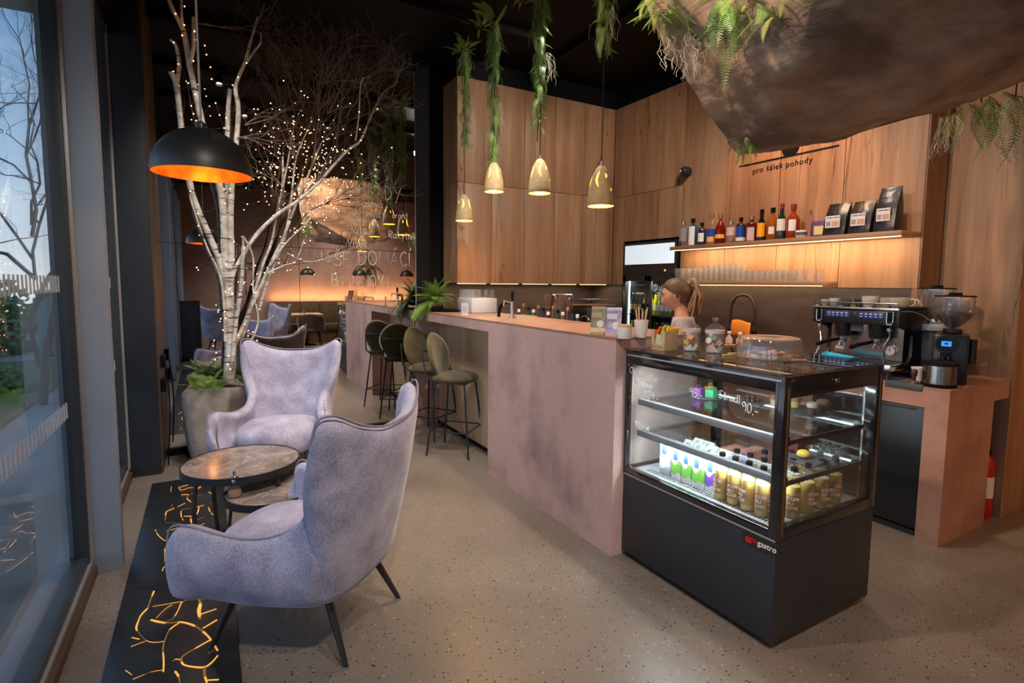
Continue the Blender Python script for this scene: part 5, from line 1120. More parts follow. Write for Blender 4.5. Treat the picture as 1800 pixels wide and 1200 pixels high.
mb = MB(); mb.box((-.026,-.0022,.035),(.026,-.0014,.09)); mb.build('grey_field', P('card_grey', (.50,.50,.56), .5), cs)
ice = thing('cup_box', 'white metal box carrying rows of upturned clear cups, behind the table card', 'box', (2.345,4.82,ZB))
one('housing', (-.135,-.17,.0), (.14,.17,.14), P('white_enamel', (.52,.55,.60), .35), ice, .008); 
for i in range(4):
    for j in range(9):
        x, y = 2.345-.10+.066*i, 4.82-.14+.056*j
        if j < 6 and (i in (0,1) or j == 0): lathe_bottle('plastic_cup', 'clear cup upside down in the rows on the white metal box', (x,y,ZB+.1405), [(.031,0),(.029,.02),(.023,.085),(0,.085)], M_['acryl'], None, 0, None, None, 'upturned cups', cat='cup')
tp = thing('beer_tap', 'chrome draught tap with a curved black hose and a dark handle on the bar', 'tap', at_bar(880,560)+Vector((.12,.02,0)))
mb = MB(); mb.cyl((0,0,0),(0,0,.14),.017,n=14); mb.cyl((0,0,0),(0,0,.012),.035,n=18); mb.cyl((0,0,.13),(-.075,0,.145),.011,.009,12); mb.cyl((-.075,0,.15),(-.08,0,.10),.008,n=10); mb.build('column', M_['steel'], tp)
mb = MB(); mb.lathe([(0,.14),(.009,.14),(.014,.19),(.012,.22),(0,.225)],14); mb.build('lever', M_['black'], tp); mb = MB(); mb.tube(catmull([(0,.02,.12),(.02,.12,.13),(.0,.20,.09),(-.01,.22,.0)],6),.014,8); mb.build('hose', M_['black'], tp)
q = atz(1037,566,ZB)
def leaflet(label, px, py, c1, c2):
    p = at_bar(px, py); t = thing('menu_stand', label, 'menu card', p, math.radians(-52)); one('foot', (-.04,-.014,0), (.04,.016,.018), M_['oaklight'], t, .002)
    Rm = Matrix.Translation((0,.004,.012)) @ Matrix.Rotation(-.18,4,'X')
    mb = MB(); mb.box((-.042,-.0015,0),(.042,.0015,.15), Rm); mb.build('leaflet', P('menu_base', c1, .5, col2=c2, scale=14, lo=.45, hi=.6), t)
    mb = MB(); mb.box((-.036,-.0024,.085),(.02,-.0014,.115), Rm); mb.box((-.042,-.0022,.135),(.042,-.0014,.15), Rm); mb.build('printed_heading', P('menu_head', c2, .5), t)
    mb = MB(); mb.lathe([(0,0),(.020,0),(.020,.0006),(0,.0006)], 20, (0,0,0), Rm @ Matrix.Translation((.012,-.0018,.05)) @ Matrix.Rotation(PI/2,4,'X')); mb.build('printed_picture', M_['white'], t)
    mb = MB(); mb.box((-.042,-.0022,0),(.042,-.0014,.028), Rm); mb.build('printed_band', P('menu_band', (.70,.60,.35) if c1[1] > c1[2] else (.42,.33,.70), .5), t)
leaflet('green and brown drinks leaflet in a wooden foot on the bar', 1050, 588, (.20,.25,.12), (.50,.33,.22)); leaflet('violet and white drinks leaflet in a wooden foot on the bar', 1077, 592, (.28,.22,.42), (.62,.60,.66))
p = at_bar(1095,596); t = thing('sugar_pot', 'white ceramic pot with a wooden lid at the bar corner', 'pot', p+Vector((.035,.03,0))); MB().lathe([(0,0),(.036,0),(.039,.006),(.039,.062),(.036,.062),(.036,.008),(0,.008)],28).build('pot', M_['white'], t); MB().lathe([(0,.062),(.037,.062),(.039,.066),(.037,.074),(0,.075)],28).build('lid', M_['oaklight'], t)
p = at_bar(1126,594); t = thing('stick_cup', 'white paper cup of wooden stirrers at the bar corner', 'cup', p+Vector((.03,.03,0))); MB().lathe([(0,0),(.028,0),(.039,.095),(.037,.095),(.0265,.003),(0,.003)],26).build('cup', M_['white'], t)
for i in range(9):
    a = i*.7; k = MB(); k.tube([(.012*math.cos(a),.012*math.sin(a),.006),(.032*math.cos(a),.032*math.sin(a),.145+.01*(i%3))], .0032, 6); tag(k.build('stirrer', M_['oaklight'], None, loc=tuple(p+Vector((.03,.03,0)))), 'wooden stirring stick standing in the paper cup', 'stirrer', 'wooden stirrers')
p = at_bar(1109,594)+Vector((.06,.03,0)); lathe_bottle('water_carafe', 'narrow clear glass bottle between the white pot and the stick cup', p, [(0,0),(.014,0),(.015,.03),(.010,.06),(.010,.075)], M_['clear'], None, cat='bottle')
# mixers, syrups and machines behind the bar, on a lower ledge
lg2 = thing('bar_ledge', 'dark service ledge along the back of the bar counter', 'ledge', (XC1,2.9,0)); one('body', (0,0,0), (.30,1.79,.90), M_['black'], lg2); one('top', (0,0,.90), (.30,1.79,.92), M_['splash'], lg2)
cols = [(.03,.02,.015),(.10,.045,.015),(.02,.03,.02),(.16,.08,.02),(.05,.02,.02),(.02,.02,.025)]
for i in range(13):
    px = 912+i*8.6; q = aty(px, 540, 4.35+.05*(i%2)); x = XC1+.10+.10*(i%2); d = ray(px, 548); s = x/d.x; y = d.y*s
    if not 2.95 < y < 4.66: continue
    h = .33+.05*((i*5)%3)/2
    lathe_bottle('syrup_bottle', ['dark','amber','black','brown','reddish','smoky'][i%6]+' small bottle standing in the row behind the bar, %s' % ['first','second','third','fourth','fifth','sixth','seventh','eighth','ninth','tenth','eleventh','twelfth','last'][i]+' from the left', (x,y,.9205), [(0,0),(.032,0),(.034,.01),(.034,h*.60),(.014,h*.78),(.013,h)], P('dark_glass_%d' % (i%6), cols[i%6], .1, coat=.5) if ('dg%d' % (i%6)) not in M_ else M_['dg%d' % (i%6)], None, 0, (.04,h*.45,M_['white'] if i%4 == 0 else M_['kraft'],.6), (.0145,h-.02,h+.008,[M_['white'],M_['copper'],M_['black']][i%3]), 'bottles behind the bar'); M_['dg%d' % (i%6)] = bpy.data.materials['dark_glass_%d' % (i%6)]
t = thing('herb_box', 'long low box with a green top edge among the bottles behind the bar', 'box', (XC1+.06,4.20,.9205), 0); one('box', (-.04,-.13,0), (.04,.13,.285), M_['kraft'], t, .003); one('green_edge', (-.042,-.132,.265), (.042,.132,.292), M_['leaf'], t); one('grey_label', (-.0415,-.09,.16), (-.0405,.09,.25), P('grey_label', (.33,.35,.37), .6), t)
t = thing('tea_carton', 'white and lime green carton behind the bar, beside the leaflets', 'carton', (XC1+.08,3.13,.9205)); one('box', (-.04,-.05,0), (.04,.05,.27), M_['white'], t, .002); one('green_side', (-.041,-.0505,.02), (.0405,.0,.265), P('lime_print', (.28,.62,.02), .5), t)
bl = thing('bar_blender', 'bar blender under a clear square sound hood', 'blender', (3.42,4.95,.92))
one('base', (-.11,-.12,0), (.11,.12,.17), M_['black'], bl, .02)
mb = MB(); mb.box((-.12,-.13,.17),(.12,.13,.47)); mb.build('hood', thin_glass('smoked_hood', (.70,.60,.58), .08, .5, body=.10, bodycol=(.5,.35,.3)), bl, bev=.02)
MB().lathe([(0,.17),(.05,.17),(.065,.38),(.06,.38),(.045,.18),(0,.18)],20).build('jug', M_['acryl'], bl); mb = MB(); mb.tube([(-.125,-.13,.32),(-.125,.13,.32),(.12,.13,.32)],.006,6); mb.build('trim', M_['copper'], bl)
MB().tube(catmull([(-.11,-.06,.02),(-.16,-.07,.22),(-.13,-.07,.40),(-.12,-.06,.45)],6),.006,6).build('cable', M_['black'], bl)
kt = thing('jug_kettle', 'small black kettle with a wire handle behind the bar', 'kettle', (XC1+.12,3.42,.9205)); MB().lathe([(0,0),(.055,0),(.06,.02),(.05,.20),(.03,.23),(.0,.24)],22).build('body', M_['black'], kt); mb = MB(); mb.tube(catmull([(0,-.05,.2),(0,-.06,.29),(0,0,.33),(0,.06,.29),(0,.05,.2)],6),.004,6); mb.build('handle', M_['steel'], kt)
oven = thing('sandwich_oven', 'black countertop oven with trays on its roof, left of the fridge', 'oven', (3.78,4.86,.92)); one('body', (-.12,-.12,0),(.30,.20,.33), M_['blackmetal'], oven, .008); one('door', (-.128,-.10,.04),(-.12,.18,.28), M_['gloss'], oven); one('tray', (-.14,-.14,.345),(.28,.18,.352), M_['copper'], oven); one('tray', (-.12,-.10,.41),(.2,.1,.416), M_['steel'], oven)
# tap with the orange cloth
fx, fy = 4.02, 3.03
fa = thing('spring_faucet', 'tall black arched sink tap in front of the dark splashback', 'faucet', (fx,fy,.92))
q = catmull([(0,.12,0),(0,.12,.30),(0,.115,.40),(0,.07,.48),(0,0,.50),(0,-.07,.48),(0,-.115,.40),(0,-.12,.30),(0,-.12,.13)], 6)
MB().tube(q, .011, 10).build('spout', P('bronze', (.06,.045,.04), .35, metal=.6), fa); mb = MB(); mb.cyl((0,.12,0),(0,.12,.20),.02,n=14).cyl((0,-.12,.1),(0,-.12,.20),.02,n=14).cyl((0,.12,.265),(0,-.12,.265),.008,n=8); mb.build('body', M_['black'], fa)
cl = MB(); cl.grid(lambda u,v: Vector((fx-.010-.012*math.sin(PI*v)-.006*math.sin(u*9), fy+.095-.19*u, 1.195+.01*math.sin(u*5) - .13*(v-.02)-.02*u*v)), 14, 8)
tag(cl.build('cleaning_cloth', P('orange_cloth', (.85,.30,.03), .9, bump=.2, bscale=90), None, sol=.003, ang=180), 'orange cleaning cloth hung over the black sink tap', 'cloth')
for i,(px,py,l) in enumerate(((1281,604,'pale soap bottle beside the sink tap, left'),(1300,606,'pale soap bottle beside the sink tap, right'))):
    q = atx(px,py,3.80); lathe_bottle('soap_bottle', l, (3.80,q.y,.9205), [(0,0),(.026,0),(.028,.01),(.028,.14),(.012,.165),(.012,.18)], P('soap_body', (.62,.45,.38), .5) if 'soap' not in M_ else M_['soap'], None, 0, None, (.016,.18,.20,M_['white'])); M_['soap'] = bpy.data.materials['soap_body']
# ================================================================== ESPRESSO MACHINE
em = thing('espresso_machine', 'black and chrome two group espresso machine with blue key panels', 'espresso machine', (3.72,1.70,.92))
Wm = .52; bk = P('machine_black', (.016,.016,.018), .32); chrome = M_['steel']
M_['bluekey'] = P('blue_keys', (.03,.06,.25), .35)
mb = MB(); mb.box((.20,.03,.05),(.44,Wm-.03,.40)); mb.build('rear_body', bk, em, bev=.012)
def sidep(y0, y1):
    pts = [(-.0,.335),(.0,.44),(.03,.455),(.38,.455),(.43,.44),(.46,.38),(.46,.10),(.42,.04),(.10,.04),(.09,.08),(.16,.10),(.19,.14),(.19,.27),(.14,.30)]
    n = len(pts); mb = MB(); mb.add([(x,y0,z) for x,z in pts]+[(x,y1,z) for x,z in pts], [tuple(range(n)), tuple(range(2*n-1,n-1,-1))]+[(i,n+i,n+(i+1)%n,(i+1)%n) for i in range(n)]); return mb
for a, b in ((-.012,.012),(Wm-.012,Wm+.012)): sidep(a, b).build('side_panel', bk, em, bev=.003)
mb = MB(); mb.tube(catmull([(.02,-.014,.43),(.15,-.014,.425),(.28,-.014,.40),(.36,-.014,.37)],6),.005,6); mb.build('side_trim', chrome, em)
mb = MB(); mb.box((.0,.012,.335),(.22,Wm-.012,.43)); mb.build('front_panel', bk, em, bev=.01)
mb = MB(); mb.box((-.01,-.012,.432),(.42,Wm+.012,.447)); mb.build('cup_tray', chrome, em, bev=.004)
mb = MB(); mb.tube([(-.005,.0,.447),(-.005,0,.475),(-.005,Wm,.475),(-.005,Wm,.447)],.004,6); mb.build('front_rail', chrome, em)
for y0, nm in ((.075,'key_panel'),(.285,'key_panel')):
    kp = one(nm, (-.004,y0,.375), (.002,y0+.155,.420), M_['bluekey'], em, .004)
    for i in range(5): one('key', (-.0055,y0+.012+.029*i,.402), (-.004,y0+.026+.029*i,.409), M_['white'], kp); one('key', (-.0055,y0+.013+.029*i,.386), (-.004,y0+.024+.029*i,.391), M_['white'], kp)
one('centre_key', (-.004,.238,.378), (.002,.277,.418), M_['blackmetal'], em, .003)
for y0 in (.02,Wm-.055): 
    mb = MB(); mb.tube([(-.008,y0,.425),(-.008,y0,.36),(-.008,y0+.008,.345),(-.008,y0+.03,.345),(-.008,y0+.036,.36),(-.008,y0+.036,.425)],.004,6); mb.build('steam_lever_guard', chrome, em); one('steam_lever', (-.014,y0+.006,.365), (.0,y0+.03,.425), M_['black'], em, .006)
mb = MB(); mb.box((.165,.03,.10),(.19,Wm-.03,.335)); mb.build('back_plate', chrome, em)
one('badge_plate', (.05,.225,.285), (.06,.30,.33), P('grey_badge', (.10,.105,.11), .3), em)
for yc in (.15,.37):
    mb = MB(); mb.lathe([(0,.245),(.046,.245),(.050,.25),(.050,.335),(0,.335)],26,(.09,yc,0)); gh = mb.build('group_head', bk, em)
    mb = MB(); mb.lathe([(0,.205),(.030,.207),(.036,.22),(.036,.245),(0,.245)],22,(.09,yc,0)); mb.cyl((.09,yc-.012,.205),(.085,yc-.02,.175),.007,n=8).cyl((.09,yc+.012,.205),(.085,yc+.02,.175),.007,n=8); pf = mb.build('portafilter', chrome, em)
    mb = MB(); mb.tube([(.06,yc+.01,.222),(-.03,yc+.05,.205),(-.075,yc+.07,.19),(-.085,yc+.074,.187)],[.010,.013,.016,.012],10); mb.build('handle', M_['black'], pf)
for yc in (.04,Wm-.04):
    mb = MB(); mb.tube(catmull([(.02,yc,.34),(.0,yc,.30),(.01,yc,.27),(-.01,yc+(.02 if yc < .1 else -.02),.20),(-.03,yc,.10),(-.03,yc,.085)],5),.0055,8); mb.ell((.0,yc,.31),.016,12,8); mb.build('steam_wand', chrome, em)
mb = MB(); mb.lathe([(0,0),(.036,0),(.038,.008),(.036,.014),(0,.014)],28,(.165,.10,.165),Matrix.Rotation(-PI/2,4,'Y')); g_ = mb.build('pressure_gauge', chrome, em); mb = MB(); mb.lathe([(0,.0145),(.030,.0145),(.030,.0155),(0,.0155)],24,(.165,.10,.165),Matrix.Rotation(-PI/2,4,'Y')); mb.build('dial', M_['white'], g_); one('needle', (.148,.098,.160), (.1495,.102,.188), M_['black'], g_)
one('sticker', (.163,Wm-.13,.13), (.1645,Wm-.065,.165), M_['white'], em); one('sticker_band', (.162,Wm-.13,.134), (.163,Wm-.065,.142), M_['bluekey'], em)
mb = MB(); mb.box((-.06,-.01,.055),(.19,Wm+.01,.095)); mb.build('drip_tray', chrome, em, bev=.008)
mb = MB()
for i in range(22): mb.box((-.05,.01+i*.0235,.0955),(.17,.022+i*.0235,.0975))
mb.build('drip_grate', M_['blackmetal'], em)['kind'] = 'stuff'
for x in (.0,.38):
    for y in (.03,Wm-.03): MB().cyl((x,y,0),(x,y,.06),.022,.018,14).build('foot', M_['blackmetal'], em)
ct = MB(); ct.grid(lambda u,v: Vector((3.655+.10*u, 2.13-.20*v-.02*u, 1.0185+.035*math.sin(PI*u)*(1-.5*v))), 8, 8); 
tag(ct.build('microfibre_cloth', P('blue_cloth', (.02,.36,.62), .9), None, sol=.006, ang=180), 'bright blue cloth lying on the drip tray of the espresso machine', 'cloth')
def coffee_cup(label, x, y, R, h, mt, handle=True, rz=0, z=1.3675):
    t = thing('coffee_cup', label, 'cup', (x,y,z), rz, 'cups on the espresso machine')
    MB().lathe([(0,0),(R*.55,0),(R*.62,.004),(R*.92,h*.45),(R,h),(R*.95,h),(R*.86,h*.45),(R*.5,.006),(0,.006)],26).build('bowl', mt, t)
    if handle: MB().tube(catmull([(R*.9,0,h*.8),(R*1.35,0,h*.85),(R*1.5,0,h*.55),(R*1.2,0,h*.25),(R*.8,0,h*.28)],5),.0045,7).build('handle', mt, t)
ce = [P('cup_white', (.66,.66,.68), .25), P('cup_green', (.06,.11,.085), .25), P('cup_sage', (.42,.42,.34), .3), P('cup_cream', (.58,.52,.44), .3), P('cup_dark', (.04,.045,.035), .3)]
for a in ((3.76,2.175,.026,.042,0,'tiny white cup, leftmost on the espresso machine',0),(3.77,2.115,.034,.052,0,'small white cup beside the tiny one',0),(3.78,2.04,.036,.05,1,'dark green cup in the front row',1),(3.83,1.985,.033,.048,4,'near black cup behind the green one',1),(3.84,1.925,.046,.068,2,'sage green bowl cup in the middle of the tray',0),(3.76,1.885,.046,.062,0,'round white cup at the front of the tray',0),(3.80,1.80,.040,.055,2,'sage cup with a ring handle',1),(3.78,1.725,.055,.066,3,'wide cream cup at the right end of the tray',1),(3.89,1.735,.05,.062,3,'wide cream cup behind the right end',1),(3.93,1.85,.05,.062,2,'sage bowl behind the round white cup',0),(3.94,1.97,.048,.07,3,'cream bowl at the back of the tray',0)): coffee_cup(a[5]+', cup on the machine' if 'machine' not in a[5] else a[5], a[0], a[1], a[2], a[3], ce[a[4]], a[6], random.uniform(-1.2,.2)-1.2)
# ================================================================== GRINDERS AND BITS
def grinder(label, loc, rz, screen):
    t = thing('coffee_grinder', label, 'grinder', loc, rz)
    mb = MB(); mb.box((-.09,-.085,0),(.12,.085,.30)); mb.build('body', bk if screen else P('grinder_dark', (.03,.032,.035), .4), t, bev=.015)
    if screen:
        mb = MB(); mb.lathe([(0,0),(.052,0),(.056,.008),(.056,.07),(0,.07)],30,(-.13,.02,.245),Matrix.Rotation(PI/2,4,'Y')); h = mb.build('head', bk, t)
        mb = MB(); mb.lathe([(0,0),(.047,0),(.047,.002),(0,.002)],28,(-.132,.02,.245),Matrix.Rotation(PI/2,4,'Y')); mb.build('screen', M_['gloss'], h); one('display', (-.134,-.003,.232), (-.1325,.044,.262), P('blue_display', (.02,.15,.6), .4, emit=.8, ecol=(.02,.22,.9)), h); one('display_text', (-.1355,.012,.243), (-.134,.030,.252), P('dark_display', (.0,.01,.06), .4), h); one('display_text', (-.1355,.0,.234), (-.134,.012,.238), M_['white'], h)
        mb = MB(); mb.box((-.13,-.005,.10),(-.09,.045,.20)); mb.build('chute', M_['black'], t, bev=.008); mb = MB(); mb.cyl((-.12,.02,.17),(-.12,.02,.14),.022,.014,14); mb.tube([(-.09,-.02,.10),(-.14,-.01,.10),(-.14,.05,.10),(-.09,.06,.10)],.005,6); mb.build('spout_fork', chrome, t)
        mb = MB(); mb.cyl((.03,-.10,.12),(.03,-.10,.27),.022,n=14); mb.build('side_arm', M_['blackmetal'], t)
    else:
        mb = MB(); mb.box((-.11,-.09,.30),(.12,.09,.345)); mb.build('grey_top', P('grinder_grey', (.30,.30,.30), .35), t, bev=.008)
    z0 = .30 if screen else .345
    MB().lathe([(.045,z0),(.05,z0+.012),(.045,z0+.03),(0,z0+.03)],24).build('collar', chrome if not screen else bk, t)
    MB().lathe([(.030,z0+.02),(.034,z0+.04),(.094,z0+.105),(.098,z0+.115),(.098,z0+.225),(.095,z0+.225),(.095,z0+.115),(.09,z0+.107),(.03,z0+.044)],32).build('hopper', M_['acryl'], t)
    fill = .12 if screen else .0
    if fill: MB().lathe([(0,z0+.03),(.030,z0+.045),(.088,z0+.108),(.092,z0+.125),(.05,z0+.135),(0,z0+.13)],24).build('coffee_beans', P('coffee_beans', (.05,.022,.012), .5, bump=1, bscale=150), t)['kind'] = 'stuff'
    MB().lathe([(0,z0+.225),(.102,z0+.225),(.102,z0+.232),(.035,z0+.234),(.033,z0+.248),(0,z0+.25)],32).build('hopper_lid', M_['black'], t); return t
grinder('coffee grinder with a blue round display, in front', (3.95,1.50,.92), math.radians(20), True)
grinder('second coffee grinder with a grey top, behind the one with the display', (4.13,1.67,.92), math.radians(20), False)
t = thing('knock_box', 'round stainless knock box with black rims at the counter corner', 'knock box', (3.735,1.465,.9205))
MB().lathe([(0,0),(.083,0),(.086,.006),(.086,.018),(.083,.02)],36).build('base_rim', M_['black'], t); MB().lathe([(.082,.018),(.082,.13)],36).build('drum', P('brushed_steel', (.55,.53,.50), .22, metal=1), t); MB().lathe([(.080,.125),(.087,.127),(.088,.14),(.085,.145),(.078,.144),(.074,.135),(.074,.02),(0,.02)],36).build('top_rim', M_['black'], t); MB().cyl((.0,-.076,.138),(0,.076,.138),.010,n=12).build('knock_bar', M_['black'], t); MB().ell((-.080,-.03,.105),.008,10,8).build('rivet', chrome, t)
t = thing('tamper', 'dark wooden handled coffee tamper standing on the counter edge', 'tamper', (3.67,1.565,.9205)); MB().lathe([(0,0),(.027,0),(.028,.004),(.027,.018),(.014,.024),(0,.024)],24).build('base', P('tamper_base', (.35,.25,.18), .3, metal=.8), t); MB().lathe([(.011,.022),(.010,.04),(.016,.06),(.018,.078),(.012,.09),(0,.093)],20).build('handle', P('dark_wood', (.07,.03,.02), .3), t)
t = thing('paper_cup', 'white paper cup with a small red and blue print beside the tamper', 'cup', (3.80,1.60,.9205)); MB().lathe([(0,0),(.025,0),(.036,.085),(.038,.085),(.038,.09),(.034,.09),(.0235,.003),(0,.003)],24).build('cup', M_['white'], t); MB().cbox((-.034,.0,.058),(.002,.02,.014)).build('print', P('red_blue_print', (.55,.03,.06), .5), t)
t = thing('tamping_mat', 'black tamping mat hanging over the counter edge', 'mat', (3.632,1.50,.92)); mb = MB(); mb.box((0,0,0),(.10,.20,.006)).box((-.006,0,-.03),(0,.20,.006)); mb.build('mat', M_['slate'], t, bev=.002)
t = thing('paper_sheets', 'loose white paper sheets on the counter under the machine', 'paper', (3.83,1.80,.9205), .4); mb = MB(); mb.box((-.06,-.10,0),(.06,.10,.002)); mb.box((-.05,-.12,.002),(.07,.08,.004), Matrix.Rotation(.3,4,'Z')); mb.build('sheets', M_['white'], t)
# ================================================================== SHELF BOTTLES, BAGS AND GLASSES
ZS = 1.8685; XSH = 4.06
clr, blu, inkb = M_['clear'], P('blue_glass', (.02,.20,.26), .06, trans=.6), P('ink_blue_glass', (.02,.018,.05), .08, coat=.5)
amb, red_, grn, blk2, brn = P('whisky', (.65,.22,.02), .06, trans=.7), P('red_rum', (.20,.012,.008), .08, trans=.35), P('green_bottle', (.012,.03,.014), .08, coat=.5), P('black_bottle', (.008,.007,.006), .08, coat=.5), P('brown_bottle', (.07,.012,.01), .1, coat=.4)
wl_, bl_, or_, ye_, go_ = M_['white'], P('royal_label', (.01,.06,.38), .4), P('orange_label', (.90,.38,.01), .5), P('amber_label', (.80,.42,.05), .5), M_['copper']
sil, dk = M_['steel'], M_['black']
def sb(px, top, w, label, glass, sh, lab, cap, liq=None, rz=0):
    q = atx(px, 430, XSH); pt_ = atx(px, top, XSH); h = pt_.z-ZS; dep = XSH*.494+q.y*.865; r = w*dep/FPX/2
    if sh == 'round': prof = [(0,0),(r*.94,0),(r,.008),(r,h*.56),(r*.75,h*.66),(r*.36,h*.73),(r*.32,h*.95),(r*.32,h)]
    elif sh == 'dome': prof = [(0,0),(r*.92,0),(r,.008),(r*1.02,h*.48),(r*.9,h*.62),(r*.55,h*.73),(r*.30,h*.78),(r*.28,h)]
    elif sh == 'squat': prof = [(0,0),(r*.95,0),(r,.008),(r,h*.68),(r*.85,h*.75),(r*.3,h*.79),(r*.3,h)]
    elif sh == 'tall': prof = [(0,0),(r*.95,0),(r,.008),(r,h*.45),(r*.8,h*.6),(r*.42,h*.72),(r*.38,h)]
    t = lathe_bottle('spirit_bottle', label, (XSH,q.y,ZS), prof, glass, liq, h*.5 if liq else 0, None, (r*.42,h*.86,h+.003,cap), 'spirit bottles on the upper shelf', rz)
    for (z0,z1,mt,wr) in lab:
        rr = max(a for a,b in prof)+.0008; n = 14; a0 = PI+.45-PI*wr; a1 = PI+.45+PI*wr; mb = MB()
        vs = [(rr*math.cos(a0+(a1-a0)*i/n), rr*math.sin(a0+(a1-a0)*i/n), z*h) for z in (z0,z1) for i in range(n+1)]; mb.add(vs, [(i,i+1,n+2+i,n+1+i) for i in range(n)]); mb.build('label_wrap', mt, t)
    return t
lilac_l, purp = P('lilac_label', (.30,.24,.28), .5), P('pale_pink_label', (.60,.48,.48), .5)
sb(1201,389,15,'clear gin bottle with a grey lilac label, leftmost on the shelf', clr, 'squat', [(.22,.72,lilac_l,.34)], sil)
sb(1217,385,17,'square blue glass gin bottle with a tall white label', blu, 'squat', [(.05,.72,wl_,.20)], dk)
sb(1233,392,15,'short ink blue bottle with a white diamond label', inkb, 'squat', [(.18,.55,wl_,.22)], dk)
sb(1250,375,17,'clear bottle with a blue slanted label and gold neck', clr, 'dome', [(.26,.50,bl_,.34),(.1,.26,ye_,.2)], go_)
sb(1265,377,17,'dark red rum bottle with a gold band', red_, 'dome', [(.20,.33,ye_,.34)], go_)
sb(1284,389,16,'clear bottle with a small pink and white label', clr, 'squat', [(.36,.72,purp,.32)], sil)
sb(1301,383,16,'dark bottle with a royal blue label over a white band', blk2, 'squat', [(.22,.66,bl_,.3),(.08,.22,wl_,.4)], dk)
sb(1320,380,20,'wide brown bottle with a pale square label', brn, 'squat', [(.06,.56,purp,.2)], go_)
sb(1337,369,16,'black bottle with a bright orange label', blk2, 'tall', [(.15,.58,or_,.28)], dk)
sb(1356,366,19,'amber bottle with a white ring emblem', amb, 'dome', [(.2,.42,wl_,.15)], dk)
sb(1372,359,17,'green bottle with a cream label and dark red cap', grn, 'tall', [(.26,.58,wl_,.28)], P('wine_cap', (.22,.01,.03), .4))
sb(1392,360,22,'red amber bottle with a large white oval label and dark red cap', P('red_amber', (.45,.06,.01), .06, trans=.6), 'round', [(.24,.56,wl_,.17)], bpy.data.materials['wine_cap'])
q = atx(1408,416,4.0); t = thing('ceramic_jar', 'small round white pot with a dark painted band on the upper shelf', 'pot', (4.0,q.y,ZS)); MB().lathe([(0,0),(.025,0),(.040,.015),(.043,.035),(.036,.058),(.033,.058),(.039,.035),(.022,.004),(0,.004)],26).build('pot', M_['white'], t); MB().lathe([(.0428,.022),(.0438,.034),(.0412,.046)],26).build('painted_band', P('teal_band', (.07,.09,.10), .5), t)
q = atx(1437,414,4.05); t = thing('coffee_pouch', 'violet square pouch with a cream label on the upper shelf', 'pouch', (4.05,q.y,ZS), math.radians(4)); mb = MB(); mb.box((-.018,-.075,0),(.018,.05,.125)); mb.build('pouch', P('violet_pouch', (.075,.03,.11), .5, col2=(.11,.05,.15), scale=60), t, bev=.008); one('label', (-.0195,-.07,.02), (-.0182,.02,.085), P('cream_label', (.62,.52,.24), .5), t)
text('label_text', 'COFFEE', .013, (-.0200,.012,.062), (PI/2,0,-PI/2), M_['black'], t, .0003) if False else None
def bag(label, px0, px1, top, x=4.03, lw=.55, lean=0):
    a, b = atx(px0, 405, x), atx(px1, 405, x); yc = (a.y+b.y)/2; w_ = abs(a.y-b.y)*.94; h = atx((px0+px1)/2, top, x).z-ZS
    t = thing('coffee_bag', label, 'bag', (x,yc,ZS), lean, 'black coffee bags on the shelf'); mb = MB()
    prof = [(0,.055,1),(.05,.058,1.0),(.3,.052,1.0),(.6,.040,.98),(.85,.018,.97),(.93,.006,.98),(1,.004,.98)]
    vs = []
    for v, d, ww in prof:
        for k, (sx, sy) in enumerate(((-1,1),(-1.12,0),(-1,-1),(0,-1.02),(1,-1),(1.1,0),(1,1),(0,1.02))): vs.append((sx*d+(.02*(v) if True else 0), sy*w_/2*ww-(.006*math.sin(v*7) if abs(sy) > 1 else 0), v*h))
    fs = [tuple(range(7,-1,-1)), tuple(48+k for k in range(8))]
    for r in range(6):
        for k in range(8): fs.append((r*8+k, r*8+(k+1)%8, r*8+8+(k+1)%8, r*8+8+k))
    mb.add(vs, fs); mb.build('bag', P('black_foil', (.014,.012,.012), .28, bump=.5, bscale=12) if 'foil' not in M_ else M_['foil'], t, bev=.004); M_['foil'] = bpy.data.materials['black_foil']
    L0, L1 = .24*h, .24*h+.085; xx = -.062
    one('label', (xx,-w_*.30,L0), (xx+.002,w_*.36,L1), P('bag_label', (.62,.62,.66), .5) if 'blab' not in M_ else M_['blab'], t); M_['blab'] = bpy.data.materials['bag_label']
    mb = MB()
    for k in range(8): mb.box((xx-.001,w_*.30-k*w_*.075,L1-.018),(xx,w_*.30-k*w_*.075-w_*(.03+.025*(k%3)/2)+w_*.0,L1-.010))
    for k in range(3): mb.box((xx-.001,w_*.30-k*w_*.07,L0+.012),(xx,w_*.27-k*w_*.07,L0+.045))
    mb.build('label_print', M_['black'], t); one('label_field', (xx-.001,-w_*.26,L0+.010), (xx,w_*.06,L0+.045), P('tan_field', (.52,.30,.18), .5) if 'tanf' not in M_ else M_['tanf'], t); M_['tanf'] = bpy.data.materials['tan_field']
bag('black coffee bag with a white label, left of the three', 1452, 1493, 357); bag('black coffee bag with a white label, middle of the three', 1496, 1537, 353); bag('tallest black coffee bag, right of the three', 1541, 1580, 329)
ZG = 1.5365
gi = 0
def glass_row(px0, px1, n, h, R, name, label, grp, rows=1, up=True):
    proto = None
    for k in range(n):
        px = px0+(px1-px0)*k/(n-1); y = atx(px, 490, 4.05).y
        for r in range(rows):
            loc = (4.03+.075*r, y, ZG)
            if proto is None: proto = lathe_bottle(name, label, loc, [(0,0),(R*.8,0),(R*.84,.003),(R,h),(R*.955,h),(R*.80,.006),(0,.006)], M_['clear'], None, 0, None, None, grp, cat='glass')
            else: dup(proto, loc)
glass_row(1194, 1234, 5, .125, .035, 'tumbler', 'clear ribbed tumbler in the left group on the lower shelf', 'left group of glasses on the lower shelf', 2)
